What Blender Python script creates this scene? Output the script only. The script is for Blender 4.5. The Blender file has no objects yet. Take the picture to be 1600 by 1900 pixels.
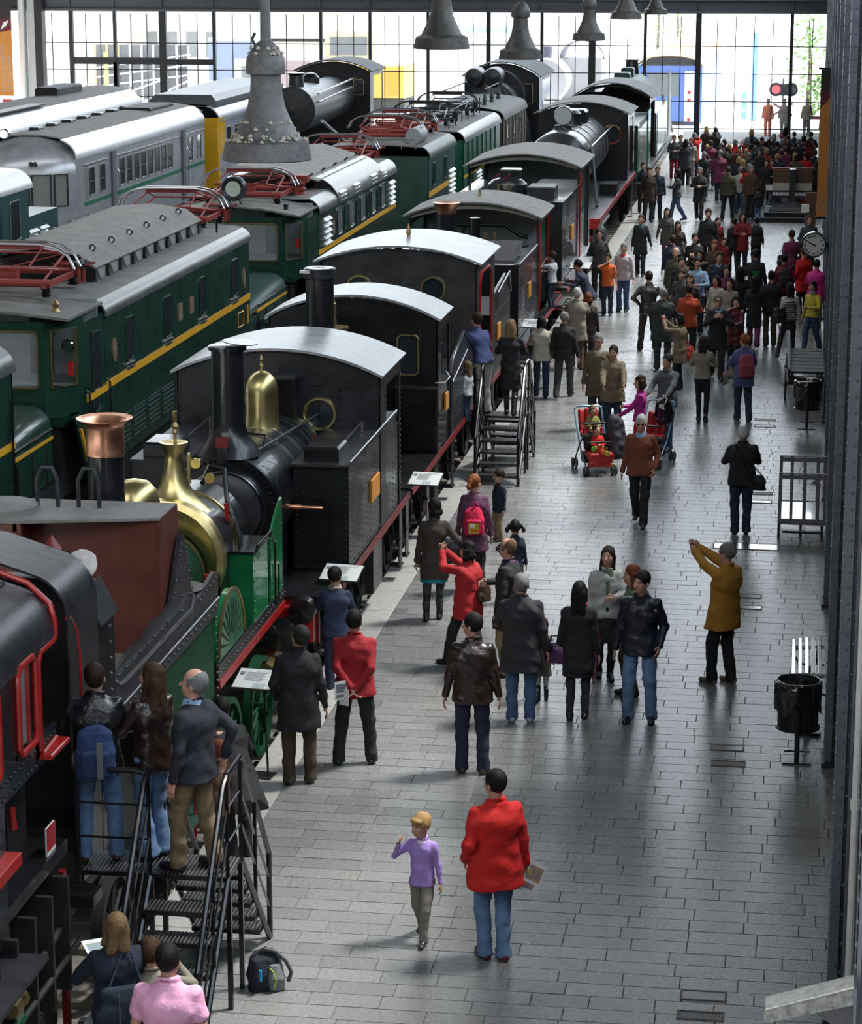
import bpy, bmesh, math, random
import numpy as np
from mathutils import Vector
random.seed(7); rng = np.random.default_rng(7)
PI = math.pi
sc = bpy.context.scene
col = sc.collection

# ---------------------------------------------------------------- camera
FPX, CAM_H = 4570.0, 8.8                       # focal length in pixels of a 1600 wide frame, eye height over the platform
PITCH = math.radians(12.940); YAW = math.radians(8.4906)
cd = bpy.data.cameras.new('camera'); cam = bpy.data.objects.new('camera', cd); col.objects.link(cam)
cam.location = (0, 0, CAM_H); cam.rotation_euler = (PI / 2 - PITCH, 0, YAW)
cd.sensor_fit = 'VERTICAL'; cd.sensor_height = 24.0; cd.lens = FPX / 1900 * 24.0
cd.clip_start = 0.5; cd.clip_end = 800
sc.camera = cam
CF = np.array([-math.sin(YAW) * math.cos(PITCH), math.cos(YAW) * math.cos(PITCH), -math.sin(PITCH)])
CR = np.array([math.cos(YAW), math.sin(YAW), 0.0]); CU = np.cross(CR, CF)
def at(px, py, z=0.0):                         # point of the photograph that lies at height z -> place in the hall
    d = CF * FPX + CR * (px - 800) + CU * (950 - py)
    t = (z - CAM_H) / d[2]
    return float(d[0] * t), float(d[1] * t)

# ---------------------------------------------------------------- light
world = bpy.data.worlds.new('world'); sc.world = world; world.use_nodes = True
wn = world.node_tree.nodes; wl = world.node_tree.links
bg = wn['Background']
tc = wn.new('ShaderNodeTexCoord'); sep = wn.new('ShaderNodeSeparateXYZ'); rmp = wn.new('ShaderNodeValToRGB')
rmp.color_ramp.elements[0].position = 0.0; rmp.color_ramp.elements[0].color = (0.93, 0.97, 1.0, 1)
rmp.color_ramp.elements[1].position = 0.6; rmp.color_ramp.elements[1].color = (0.70, 0.85, 1.0, 1)
wl.new(tc.outputs['Generated'], sep.inputs[0]); wl.new(sep.outputs['Z'], rmp.inputs[0]); wl.new(rmp.outputs[0], bg.inputs[0])
bg.inputs[1].default_value = 4.4
def sun(name, energy, angle, direction, color):
    d = bpy.data.lights.new(name, 'SUN'); d.energy = energy; d.angle = math.radians(angle); d.color = color
    o = bpy.data.objects.new(name, d); o.rotation_euler = Vector(direction).to_track_quat('-Z', 'Y').to_euler(); col.objects.link(o)
def area(name, loc, sx, sy, energy, direction, color):
    d = bpy.data.lights.new(name, 'AREA'); d.shape = 'RECTANGLE'; d.size = sx; d.size_y = sy; d.energy = energy; d.color = color
    o = bpy.data.objects.new(name, d); o.location = loc
    o.rotation_euler = Vector(direction).to_track_quat('-Z', 'Y').to_euler(); col.objects.link(o)
# area lamp added under the closed ceiling to light the trains from above
area('roof_fill_light', (-16.0, 55, 24.8), 8.0, 118, 9000, (0.25, 0.1, -1), (0.93, 0.97, 1.0))
# fill lamp added behind the viewer for surfaces facing it; rear wall is closed
area('rear_fill_light', (-14, -6.5, 22), 34, 12, 4300, (0, 1, -0.45), (0.96, 0.98, 1.0))
# sun through the open clerestory band of the right-hand wall; the wall below it keeps the right edge of the platform in shade
sun('daylight_sun', 7.0, 11, (-0.50, -0.26, -1.05), (1.0, 0.97, 0.92))
for v in (sc.view_settings,):
    v.view_transform = 'Standard'; v.look = 'None'; v.gamma = 1.0; v.use_curve_mapping = False; v.exposure = 0.0
cy = sc.cycles
cy.use_denoising = True; cy.max_bounces = 6; cy.diffuse_bounces = 3; cy.glossy_bounces = 4; cy.transmission_bounces = 6; cy.transparent_max_bounces = 8
cy.caustics_reflective = False; cy.caustics_refractive = False; cy.sample_clamp_indirect = 6.0

# ---------------------------------------------------------------- materials
MATS = {}
def M(name, c, rough=0.5, metal=0.0, var=0.0, scale=6.0, bump=0.0, bscale=40.0, c2=None, coat=0.0, spec=0.5, emit=0.0, alpha=1.0, tone=False, world=False):
    if name in MATS: return MATS[name]
    m = bpy.data.materials.new(name); MATS[name] = m; m.use_nodes = True
    nt = m.node_tree; n = nt.nodes; l = nt.links; b = n['Principled BSDF']
    b.inputs['Base Color'].default_value = (*c, 1); b.inputs['Roughness'].default_value = rough; b.inputs['Metallic'].default_value = metal
    b.inputs['Coat Weight'].default_value = coat; b.inputs['Specular IOR Level'].default_value = spec; b.inputs['Alpha'].default_value = alpha
    if emit: b.inputs['Emission Color'].default_value = (*c, 1); b.inputs['Emission Strength'].default_value = emit
    co = n.new('ShaderNodeTexCoord'); cos = co.outputs['Object']
    if world: cos = n.new('ShaderNodeNewGeometry').outputs['Position']
    if var or c2:
        t = n.new('ShaderNodeTexNoise'); t.inputs['Scale'].default_value = scale; t.inputs['Detail'].default_value = 5; t.inputs['Roughness'].default_value = 0.65
        l.new(cos, t.inputs[0])
        r = n.new('ShaderNodeValToRGB'); r.color_ramp.elements[0].position = 0.32; r.color_ramp.elements[1].position = 0.68
        a = c2 if c2 else tuple(min(1, x * (1 + var)) for x in c)
        d = c if c2 else tuple(x * (1 - var) for x in c)
        r.color_ramp.elements[0].color = (*d, 1); r.color_ramp.elements[1].color = (*a, 1)
        l.new(t.outputs[0], r.inputs[0]); src = r.outputs[0]
        if tone:
            at_ = n.new('ShaderNodeAttribute'); at_.attribute_name = 'tone'
            mx = n.new('ShaderNodeMix'); mx.data_type = 'RGBA'; mx.blend_type = 'MULTIPLY'; mx.inputs[0].default_value = 1.0
            l.new(src, mx.inputs[6]); l.new(at_.outputs['Fac'], mx.inputs[7]); src = mx.outputs[2]
        l.new(src, b.inputs['Base Color'])
        mr = n.new('ShaderNodeMapRange'); mr.inputs[3].default_value = max(0.02, rough - 0.08); mr.inputs[4].default_value = min(1, rough + 0.1)
        l.new(t.outputs[0], mr.inputs[0]); l.new(mr.outputs[0], b.inputs['Roughness'])
    if bump:
        t2 = n.new('ShaderNodeTexNoise'); t2.inputs['Scale'].default_value = bscale; t2.inputs['Detail'].default_value = 3
        l.new(cos, t2.inputs[0])
        bp = n.new('ShaderNodeBump'); bp.inputs['Strength'].default_value = bump; bp.inputs['Distance'].default_value = 0.02
        l.new(t2.outputs[0], bp.inputs['Height']); l.new(bp.outputs[0], b.inputs['Normal'])
    return m

# ---------------------------------------------------------------- mesh builder
class MB:
    def __init__(s): s.v = []; s.f = []; s.t = []
    def add(s, vs, fs):
        b = len(s.v); s.v += [tuple(map(float, v)) for v in vs]; s.f += [tuple(b + i for i in f) for f in fs]; return s
    def box(s, x0, x1, y0, y1, z0, z1):
        return s.add([(x0,y0,z0),(x1,y0,z0),(x1,y1,z0),(x0,y1,z0),(x0,y0,z1),(x1,y0,z1),(x1,y1,z1),(x0,y1,z1)],
                     [(0,3,2,1),(4,5,6,7),(0,1,5,4),(1,2,6,5),(2,3,7,6),(3,0,4,7)])
    def cbox(s, x0, x1, y0, y1, z0, z1, c=0.02):      # box with its upper edges chamfered
        return s.add([(x0,y0,z0),(x1,y0,z0),(x1,y1,z0),(x0,y1,z0),(x0,y0,z1-c),(x1,y0,z1-c),(x1,y1,z1-c),(x0,y1,z1-c),
                      (x0+c,y0+c,z1),(x1-c,y0+c,z1),(x1-c,y1-c,z1),(x0+c,y1-c,z1)],
                     [(0,3,2,1),(8,9,10,11),(0,1,5,4),(1,2,6,5),(2,3,7,6),(3,0,4,7),(4,5,9,8),(5,6,10,9),(6,7,11,10),(7,4,8,11)])
    def prism(s, poly, axis, a, b):                   # poly in the plane across the axis: x->(y,z)  y->(x,z)  z->(x,y)
        n = len(poly)
        def P(u, w, t): return {'x': (t,u,w), 'y': (u,t,w), 'z': (u,w,t)}[axis]
        vs = [P(u,w,a) for u,w in poly] + [P(u,w,b) for u,w in poly]
        return s.add(vs, [tuple(range(n))[::-1], tuple(range(n, 2*n))] + [(i,(i+1)%n,n+(i+1)%n,n+i) for i in range(n)])
    def shell(s, line, axis, a, b, th, closed=False):   # a bent plate: open polyline, extruded, with thickness towards its left
        n = len(line); off = []
        for i in range(n):
            p = line[max(0,i-1)]; q = line[min(n-1,i+1)]
            if closed: p = line[i-1]; q = line[(i+1) % n]
            dx, dz = q[0]-p[0], q[1]-p[1]; L = math.hypot(dx,dz) or 1
            off.append((line[i][0]-dz/L*th, line[i][1]+dx/L*th))
        def P(u, w, t): return {'x': (t,u,w), 'y': (u,t,w), 'z': (u,w,t)}[axis]
        vs = [P(*q, a) for q in line]+[P(*q, b) for q in line]+[P(*q, a) for q in off]+[P(*q, b) for q in off]; fs = []
        for i in range(n if closed else n-1):
            j = (i+1) % n; fs += [(i,j,n+j,n+i), (2*n+i,3*n+i,3*n+j,2*n+j), (i,2*n+i,2*n+j,j), (n+i,n+j,3*n+j,3*n+i)]
        if not closed: fs += [(0,n,3*n,2*n), (n-1,3*n-1,4*n-1,2*n-1)]
        return s.add(vs, fs)
    def tube(s, pts, r, n=6, closed=False):
        pts = [Vector(p) for p in pts]; k = len(pts); rr = r if isinstance(r, (list,tuple)) else [r]*k
        vs = []; up = None
        for i, p in enumerate(pts):
            if closed: t = pts[(i+1)%k] - pts[i-1]
            else: t = pts[min(i+1,k-1)] - pts[max(i-1,0)]
            t.normalize()
            if up is None:
                up = Vector((0,0,1)) if abs(t.z) < 0.9 else Vector((1,0,0))
            u = up - t*up.dot(t)
            if u.length < 1e-4: u = Vector((0,1,0.1)) - t*t.dot(Vector((0,1,0.1)))
            u.normalize(); up = u; w = t.cross(u)
            for j in range(n):
                a = 2*PI*j/n; vs.append(p + (u*math.cos(a) + w*math.sin(a))*rr[i])
        fs = []
        for i in range(k if closed else k-1):
            i2 = (i+1) % k
            for j in range(n): fs.append((i*n+j, i*n+(j+1)%n, i2*n+(j+1)%n, i2*n+j))
        if not closed: fs += [tuple(range(n))[::-1], tuple(range((k-1)*n, k*n))]
        return s.add(vs, fs)
    def lathe(s, prof, c=(0,0,0), axis='z', n=20, a0=0.0, a1=2*PI, caps=True):
        full = abs(a1-a0-2*PI) < 1e-6; m = n if full else n+1; vs = []; fs = []
        for r, h in prof:
            for j in range(m):
                a = a0 + (a1-a0)*j/n; u, w = r*math.cos(a), r*math.sin(a)
                p = {'z': (u,w,h), 'y': (u,h,w), 'x': (h,u,w)}[axis]
                vs.append((c[0]+p[0], c[1]+p[1], c[2]+p[2]))
        for i in range(len(prof)-1):
            for j in range(n):
                j2 = (j+1) % m
                fs.append((i*m+j, i*m+j2, (i+1)*m+j2, (i+1)*m+j))
        flat = len(prof) == 2 and prof[0][1] == prof[1][1]
        if prof[0][0] > 1e-5 and full and caps and not flat: fs.append(tuple(range(m))[::-1])
        if prof[-1][0] > 1e-5 and full and caps and not flat: fs.append(tuple(range((len(prof)-1)*m, len(prof)*m)))
        return s.add(vs, fs)
    def cyl(s, c, r, h, axis='z', n=20): return s.lathe([(r,0),(r,h)], c, axis, n)
    def ring(s, c, R, r, axis='y', n=28, k=6):       # torus
        pts = []
        for j in range(n):
            a = 2*PI*j/n; u, w = R*math.cos(a), R*math.sin(a)
            pts.append({'z': (c[0]+u,c[1]+w,c[2]), 'y': (c[0]+u,c[1],c[2]+w), 'x': (c[0],c[1]+u,c[2]+w)}[axis])
        return s.tube(pts, r, k, True)
    def rivets(s, pts, nrm, r=0.018):
        nx = Vector(nrm).normalized(); u = nx.orthogonal().normalized(); w = nx.cross(u)
        for p in pts:
            p = Vector(p); b = [p + (u*math.cos(a)+w*math.sin(a))*r for a in (0.4, 1.65, 2.9, 4.16, 5.4)]
            t = [p + nx*r*0.75 + (q-p)*0.45 for q in b]
            s.add(b+t, [(i,(i+1)%5,5+(i+1)%5,5+i) for i in range(5)] + [(5,6,7,8,9)])
        return s
    def build(s, name, mat, parent=None, smooth=0.6, label=None, kind=None):
        loc = wl_(parent) if parent else Vector((0,0,0))
        me = bpy.data.meshes.new(name)
        me.from_pydata([(v[0]-loc[0], v[1]-loc[1], v[2]-loc[2]) for v in s.v], [], s.f)
        me.materials.append(mat)
        if smooth: me.shade_smooth(); me.set_sharp_from_angle(angle=smooth)
        o = bpy.data.objects.new(name, me); col.objects.link(o)
        if parent: o.parent = parent
        if label: o['label'] = label
        if kind: o['kind'] = kind
        return o
def wl_(o):                                           # location of an unrotated parent chain
    p = Vector(o.location)
    while o.parent: o = o.parent; p += Vector(o.location)
    return p
def arc(cx, cz, rx, rz, a0, a1, n):
    return [(cx+rx*math.cos(math.radians(a0+(a1-a0)*i/n)), cz+rz*math.sin(math.radians(a0+(a1-a0)*i/n))) for i in range(n+1)]
def thing(name, label, cat, loc=(0,0,0), group=None, rz=0.0):
    o = bpy.data.objects.new(name, None); o.location = loc; o.rotation_euler[2] = rz; o.empty_display_size = 0.2; col.objects.link(o)
    o['label'] = label; o['category'] = cat
    if group: o['group'] = group
    return o
def tag(o, label, cat, group=None, kind=None):
    o['label'] = label; o['category'] = cat
    if group: o['group'] = group
    if kind: o['kind'] = kind
    return o
def struct(name, mb, mat, smooth=0.6, label=None):
    o = mb.build(name, mat, None, smooth); o['kind'] = 'structure'; o['label'] = label or name.replace('_', ' ')
    return o
def dup(root, loc=None, rz=None, label=None):
    def cp(o, par):
        c = o.copy(); col.objects.link(c); c.parent = par
        for ch in o.children: cp(ch, c)
        return c
    r = cp(root, root.parent)
    if loc is not None: r.location = loc
    if rz is not None: r.rotation_euler[2] = rz
    if label: r['label'] = label
    return r
def rows(n, a, b): return [a + (b-a)*i/(n-1) for i in range(n)]

# recurring finishes
BLK   = M('black_enamel', (0.006,0.006,0.007), 0.30, 0.0, c2=(0.016,0.016,0.018), scale=3, bump=0.12, bscale=5, coat=0.25)
BLKM  = M('black_worn_steel', (0.018,0.018,0.020), 0.34, 0.2, c2=(0.048,0.048,0.052), scale=4, bump=0.15, bscale=9)
SOOT  = M('sooty_black', (0.010,0.010,0.010), 0.6, 0, c2=(0.022,0.021,0.020), scale=6, bump=0.2, bscale=20)
IRON  = M('dark_grey_iron', (0.028,0.029,0.032), 0.42, 0.3, c2=(0.055,0.055,0.058), scale=5, bump=0.1)
ROOFG = M('dusty_grey_roof', (0.19,0.18,0.165), 0.7, 0, c2=(0.31,0.295,0.27), scale=4, bump=0.25, bscale=30)
ROOFL = M('worn_light_roof', (0.30,0.305,0.31), 0.34, 0.2, c2=(0.50,0.51,0.52), scale=3, bump=0.2, bscale=12)
GREEN = M('dark_green_paint', (0.010,0.040,0.026), 0.28, 0, c2=(0.020,0.064,0.042), scale=2.5, bump=0.05, bscale=5, coat=0.4)
GREEN2 = M('dull_green_paint', (0.018,0.050,0.040), 0.42, 0, c2=(0.032,0.078,0.062), scale=3, bump=0.08, bscale=6)
LGREEN = M('bright_green_enamel', (0.010,0.150,0.045), 0.22, 0, c2=(0.018,0.225,0.075), scale=3, coat=0.5)
DGREEN = M('deep_green_enamel', (0.003,0.042,0.016), 0.55, 0, c2=(0.006,0.065,0.026), scale=3, spec=.25)
YEL   = M('yellow_line_paint', (0.90,0.44,0.03), 0.4, 0, var=0.06)
RED   = M('signal_red_paint', (0.42,0.015,0.012), 0.3, 0, var=0.15, coat=0.3)
DRED  = M('dark_red_paint', (0.20,0.012,0.012), 0.35, 0, var=0.2)
PANTO = M('pantograph_red', (0.30,0.045,0.035), 0.5, 0.1, var=0.25, scale=20)
RUST  = M('red_oxide_paint', (0.105,0.028,0.018), 0.42, 0, c2=(0.16,0.046,0.030), scale=2.5, bump=0.06, bscale=4)
BRASS = M('polished_brass', (0.66,0.52,0.22), 0.30, 1.0, c2=(0.84,0.71,0.36), scale=5, bump=0.05, bscale=10)
BRASSD = M('dull_brass', (0.36,0.27,0.12), 0.38, 0.9, var=0.2)
COPPER = M('polished_copper', (0.78,0.34,0.20), 0.32, 1.0, c2=(0.92,0.50,0.33), scale=6, bump=0.03, bscale=9)
STEEL = M('bright_steel', (0.45,0.45,0.46), 0.3, 1.0, var=0.15)
SILV  = M('silver_aluminium', (0.42,0.43,0.46), 0.34, 0.55, c2=(0.55,0.56,0.59), scale=3)
GLASS = M('dark_window_glass', (0.03,0.035,0.04), 0.08, 0, spec=0.8)
GLASSG = M('grey_window_glass', (0.16,0.18,0.18), 0.15, 0, c2=(0.22,0.24,0.24), scale=1.5)
INT   = M('pale_cab_interior', (0.30,0.35,0.35), 0.6, 0, var=0.1)
WOODB = M('brown_varnished_wood', (0.10,0.055,0.030), 0.5, 0, var=0.3, scale=12)
WHITE = M('white_card', (0.78,0.78,0.76), 0.5)
CREAM = M('cream_paint', (0.50,0.46,0.38), 0.5, 0, var=0.15)
ORANGE = M('number_plate_orange', (0.75,0.30,0.04), 0.4)
RUBBER = M('black_rubber', (0.015,0.015,0.015), 0.6)
CHROME = M('chrome', (0.7,0.7,0.72), 0.12, 1.0)

# ---------------------------------------------------------------- floor, track bed, walls, roof
XE, XW = -5.68, 0.545                                   # platform edge and right wall
PITZ = -0.62
FLOORM = M('granite_flags', (0.15,0.153,0.152), 0.25, 0, c2=(0.205,0.208,0.202), scale=26, bump=0.16, bscale=55, tone=True, world=True)
JOINT = M('floor_joint', (0.10,0.10,0.098), 0.7)
KERB = M('kerb_granite', (0.27,0.265,0.25), 0.6, 0, c2=(0.36,0.355,0.34), scale=10, bump=0.3, bscale=60)
fl = MB(); fl.box(XE, 1.3, 8, 122, -0.9, -0.012)
floor = struct('floor', fl, JOINT, label='grey stone platform floor')
def tile_mesh(x0, x1, y0, y1, z):
    c = 0.004
    return ([(x0,y0,-0.012),(x1,y0,-0.012),(x1,y1,-0.012),(x0,y1,-0.012),(x0+c,y0+c,z),(x1-c,y0+c,z),(x1-c,y1-c,z),(x0+c,y1-c,z)],
            [(4,5,6,7),(0,1,5,4),(1,2,6,5),(2,3,7,6),(3,0,4,7)])
def set_tone(me, vals):
    a = me.attributes.new('tone', 'FLOAT', 'FACE'); a.data.foreach_set('value', vals)
y = 17.6; k = 0; far = MB(); tones = []; made = 0
while y < 114:
    d = 0.262 if y < 60 else 0.262
    x = XE + 0.40; off = -random.uniform(0, 0.35) if k % 2 else -random.uniform(0.3, 0.6)
    xs = [x]; cur = x + 0.58 + off
    while cur < 1.2:
        if cur > xs[-1] + 0.12: xs.append(cur)
        cur += random.choice((0.5, 0.56, 0.62, 0.5, 0.78))
    xs.append(1.28)
    for a, b in zip(xs[:-1], xs[1:]):
        z = random.uniform(-0.0025, 0.0005); t = random.uniform(0.86, 1.08) * (0.82 if random.random() < 0.06 else 1)
        vs, fs = tile_mesh(a+0.0015, b-0.0015, y+0.002, y+d-0.002, z)
        if made < 290 and y < 24.5 and a < XW:
            m = MB().add([(v[0]-a, v[1]-y, v[2]) for v in vs], fs); o = m.build('paving_stone', FLOORM, None, 0)
            o.location = (a, y, 0); o.parent = floor; set_tone(o.data, [t]*5); made += 1
        else:
            far.add(vs, fs); tones += [t]*5
    y += d; k += 1
o = far.build('paving_course', FLOORM, None, 0); o.parent = floor; o['kind'] = 'stuff'; set_tone(o.data, tones)
y = 15.0
while y < 116:                                         # kerb of long pale slabs
    L = random.uniform(0.95, 1.35)
    m = MB().cbox(XE-0.04, XE+0.395, y+0.004, y+L-0.004, -0.25, 0.0, 0.012); o = m.build('kerb_stone', KERB, None, 0); o.parent = floor; y += L
# cast covers set in the floor
def cover(px, py, w, d, kind, lab):
    x, yy = at(px, py)
    m = MB().box(x-w/2, x+w/2, yy-d/2, yy+d/2, -0.01, 0.004)
    t = thing('floor_cover', lab, 'floor cover', (x, yy, 0.0))
    fr = MB()
    for a in ((x-w/2-0.02, x-w/2, yy-d/2-.02, yy+d/2+.02), (x+w/2, x+w/2+0.02, yy-d/2-.02, yy+d/2+.02), (x-w/2, x+w/2, yy-d/2-.02, yy-d/2), (x-w/2, x+w/2, yy+d/2, yy+d/2+.02)): fr.box(*a, -0.01, 0.007)
    fr.build('cover_frame', RUSTF, t)
    if kind == 'plate': m.build('cover_plate', COVER, t)
    elif kind == 'wood': m.build('cover_plate', COVERL, t)
    else:
        g = MB()
        for i in range(14):
            xx = x-w/2 + w*(i+0.5)/14; g.box(xx-0.012, xx+0.012, yy-d/2, yy+d/2, -0.01, 0.003)
        g.build('grating', IRON, t); MB().box(x-w/2, x+w/2, yy-d/2, yy+d/2, -0.011, -0.008).build('drain_bed', SOOT, t)
COVER = M('steel_cover', (0.16,0.165,0.175), 0.3, 0.5, var=0.12); COVERL = M('pale_steel_cover', (0.30,0.31,0.32), 0.2, 0.7, var=0.12)
RUSTF = M('rusty_frame', (0.10,0.07,0.05), 0.6, 0.2, var=0.2)
for a in ((1350,1388,.34,.16,'plate','steel cover plate in the floor beside the litter bin'), (1352,1417,.34,.16,'grate','small drain grating in the floor beside the litter bin'),
          (1306,1848,.36,.17,'plate','steel cover plate in the floor near the lowest visible paving'), (1300,1885,.36,.14,'grate','rust framed drain grating at the bottom end of the floor'),
          (1390,1106,.32,.16,'plate','steel cover plate behind the man in the mustard jacket, upper of two'), (1390,1127,.32,.16,'wood','shiny cover plate behind the man in the mustard jacket, lower of two'),
          (1410,931,.36,.16,'wood','shiny cover plate near the slatted luggage barrow'), (1412,916,.36,.12,'grate','drain grating near the slatted luggage barrow'),
          (1385,1014,.95,.36,'wood','long shiny plate set in the floor in front of the slatted barrow'),
          (1420,779,.36,.16,'grate','drain grating beside the woman with the pink backpack, nearer one'), (1420,791,.36,.16,'plate','cover plate beside the woman with the pink backpack')):
    cover(*a)

# track bed with sleepers and rails
GRAV = M('track_ballast', (0.15,0.14,0.12), 0.9, 0, c2=(0.24,0.225,0.20), scale=25, bump=0.6, bscale=60)
SLEEP = M('old_timber_sleeper', (0.17,0.15,0.125), 0.85, 0, c2=(0.26,0.235,0.20), scale=12, bump=0.5, bscale=30)
RAILM = M('rusty_rail', (0.075,0.07,0.065), 0.5, 0.4, var=0.25)
bed = MB().box(-34, XE, 8, 116.5, PITZ-0.4, PITZ-0.08); tb = struct('floor_trackbed', bed, GRAV, label='dusty brown track bed below the platform edge')
TRK = (-6.85, -11.95, -17.2, -21.6, -26.2)
def sleeper(x, yy):
    return MB().cbox(x-1.28, x+1.28, yy-0.12, yy+0.12, PITZ-0.1, PITZ, 0.015)
first = None; yy = 15.0; n = 0; smb = MB()
while yy < 112:
    if n < 90:
        if first is None:
            first = MB().cbox(-1.28, 1.28, -0.12, 0.12, 0, 0.1, 0.015).build('sleeper', SLEEP); o = first
        else: o = first.copy(); col.objects.link(o)
        o.location = (TRK[0]+random.uniform(-.03,.03), yy, PITZ-0.1); o.rotation_euler[2] = random.uniform(-.01,.01); o.parent = tb
    else: smb.cbox(TRK[0]-1.28, TRK[0]+1.28, yy-.12, yy+.12, PITZ-.1, PITZ, .015)
    yy += 0.6; n += 1
o = smb.build('sleeper_run', SLEEP); o.parent = tb; o['kind'] = 'stuff'
for tx in TRK:
    for s in (-1, 1):
        x = tx + s*0.87
        o = MB().prism([(x-.07,PITZ),(x+.07,PITZ),(x+.07,PITZ+.02),(x+.012,PITZ+.03),(x+.012,PITZ+.1),(x+.035,PITZ+.11),(x+.035,PITZ+.15),(x-.035,PITZ+.15),(x-.035,PITZ+.11),(x-.012,PITZ+.1),(x-.012,PITZ+.03),(x-.07,PITZ+.02)], 'y', 10, 116).build('rail', RAILM)
        o.parent = tb
m = MB()
for yy in np.arange(15, 60, 0.6):
    for s in (-1, 1): m.box(TRK[0]+.87+s*.13-.03, TRK[0]+.87+s*.13+.03, yy-.05, yy+.05, PITZ, PITZ+.05)
o = m.build('rail_fastening', RAILM, None, 0); o.parent = tb; o['kind'] = 'stuff'

# right wall with its riveted columns
WALLD = M('dark_hall_wall', (0.035,0.036,0.042), 0.7, 0, var=0.2)
COLD = M('column_dark_paint', (0.030,0.031,0.038), 0.45, 0.1, var=0.2, scale=4)
COLB = M('column_blue_grey_paint', (0.12,0.135,0.16), 0.42, 0.1, var=0.2, scale=5)
PIPEW = M('chalky_white_paint', (0.74,0.75,0.71), 0.55, 0, c2=(0.86,0.87,0.83), scale=10)
struct('wall_right', MB().box(1.28, 1.5, -8, 122, -0.9, 8.9), WALLD, label='dark wall behind the riveted columns')
def column(Y):
    X = XW+max(0, Y-22)*.0052
    t = thing('riveted_column', COL_LABELS.get(Y, 'dark riveted iron column far along the platform wall'), 'column', (X, Y, 0), 'iron columns along the platform wall')
    h = 12.6
    a = MB(); a.box(X-.10, X-.075, Y-.20, Y+.2, 0, h); a.box(X-.075, X-.02, Y-.215, Y-.2, 0, h); a.build('hall_flange', COLB, t, 0)
    MB().box(X-.075, X+.10, Y-.19, Y-.175, 0, h).build('front_web', COLD, t, 0)
    MB().box(X+.012, X+.035, Y-.23, Y-.19, 0, h).build('angle_bar', COLB, t, 0)
    p = MB().cyl((X+.072, Y-.27, 0.02), .034, h-.1, n=10)
    for z in (1.9, 4.6, 7.4): p.cyl((X+.072, Y-.27, z), .045, .09, n=10)
    p.build('drain_pipe', PIPEW, t)
    MB().box(X+.112, X+.155, Y-.25, Y+.1, 0, h).build('angle_bar', COLB, t, 0)
    MB().box(X+.155, X+.66, Y-.17, Y+.1, 0, h).build('back_web', COLD, t, 0)
    MB().box(X-.13, X+.66, Y-.31, Y+.24, 0, .05).build('foot_plate', COLD, t, 0)
    r = MB(); zs = np.arange(.12, 9 if Y < 40 else 7, .13 if Y < 40 else .3)
    r.rivets([(X-.048, Y-.215, z) for z in zs], (0,-1,0), .016)
    r.rivets([(X+.0, Y-.19, z+.05) for z in zs[::2]], (0,-1,0), .02)
    r.rivets([(X-.1, Y-.15, z) for z in zs], (-1,0,0), .017)
    r.rivets([(X+.133, Y-.25, z) for z in zs], (0,-1,0), .016); r.rivets([(X+.23, Y-.17, z) for z in zs], (0,-1,0), .02)
    r.build('rivets', COLB, t, 0, kind='stuff')
    return t
COL_LABELS = {19.7: 'nearest riveted column, at the edge of the photo with white drain pipe', 26.4: 'riveted column beside the litter bin, white drain pipe in front',
              33.2: 'riveted column behind the slatted bench', 39.9: 'riveted column beside the slatted luggage barrow', 46.7: 'riveted column beside the bin with a black bag against the wall',
              53.4: 'riveted column beside the station clock', 12.9: 'riveted column with the grey bracket arm'}
for Y in (12.9, 19.7, 26.4, 33.2, 39.9, 46.7, 53.4, 60.1, 66.9, 73.6, 80.4, 87.1, 93.9, 100.6, 107.4): column(Y)
for i, Y in enumerate(np.arange(12.9, 47, 6.75)):       # low partition plates between the columns
    struct('trim_%d' % (i+1), MB().box(XW+.12, XW+.16, Y+.3, Y+6.3, 0, .14).box(XW+.18, XW+.22, Y+.2, Y+6.4, 2.9, 3.1), COLD, 0, 'dark iron rail between wall columns')
# bracket arm on the nearest column of the wall
t = thing('bracket_arm', 'weathered grey bracket arm reaching out from the wall near the corner', 'bracket', (0.45, 12.6, 3.1))
m = MB().prism([(-.05,3.07),(-.04,3.16),(.43,3.32),(.43,3.21)], 'y', 12.60, 12.72); m.build('arm', M('bird_stained_grey', (0.10,0.10,0.105), 0.6, 0, c2=(0.40,0.40,0.37), scale=18, bump=.2), t)
MB().prism([(-.04,3.158),(-.04,3.168),(.43,3.328),(.43,3.318)], 'y', 12.58, 12.74).build('top_plate', M('pale_droppings', (0.68,0.67,0.60), 0.7, 0, var=.3, scale=20), t)
MB().prism([(.22,3.14),(.43,3.22),(.43,3.0)], 'y', 12.64, 12.67).build('gusset', IRON, t)
MB().box(.43, .445, 12.5, 12.85, 2.85, 3.35).build('bracket_plate', COLB, t, 0); MB().box(.445, .466, 12.62, 12.85, 0, 12).build('bracket_post', COLB, t, 0)

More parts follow.
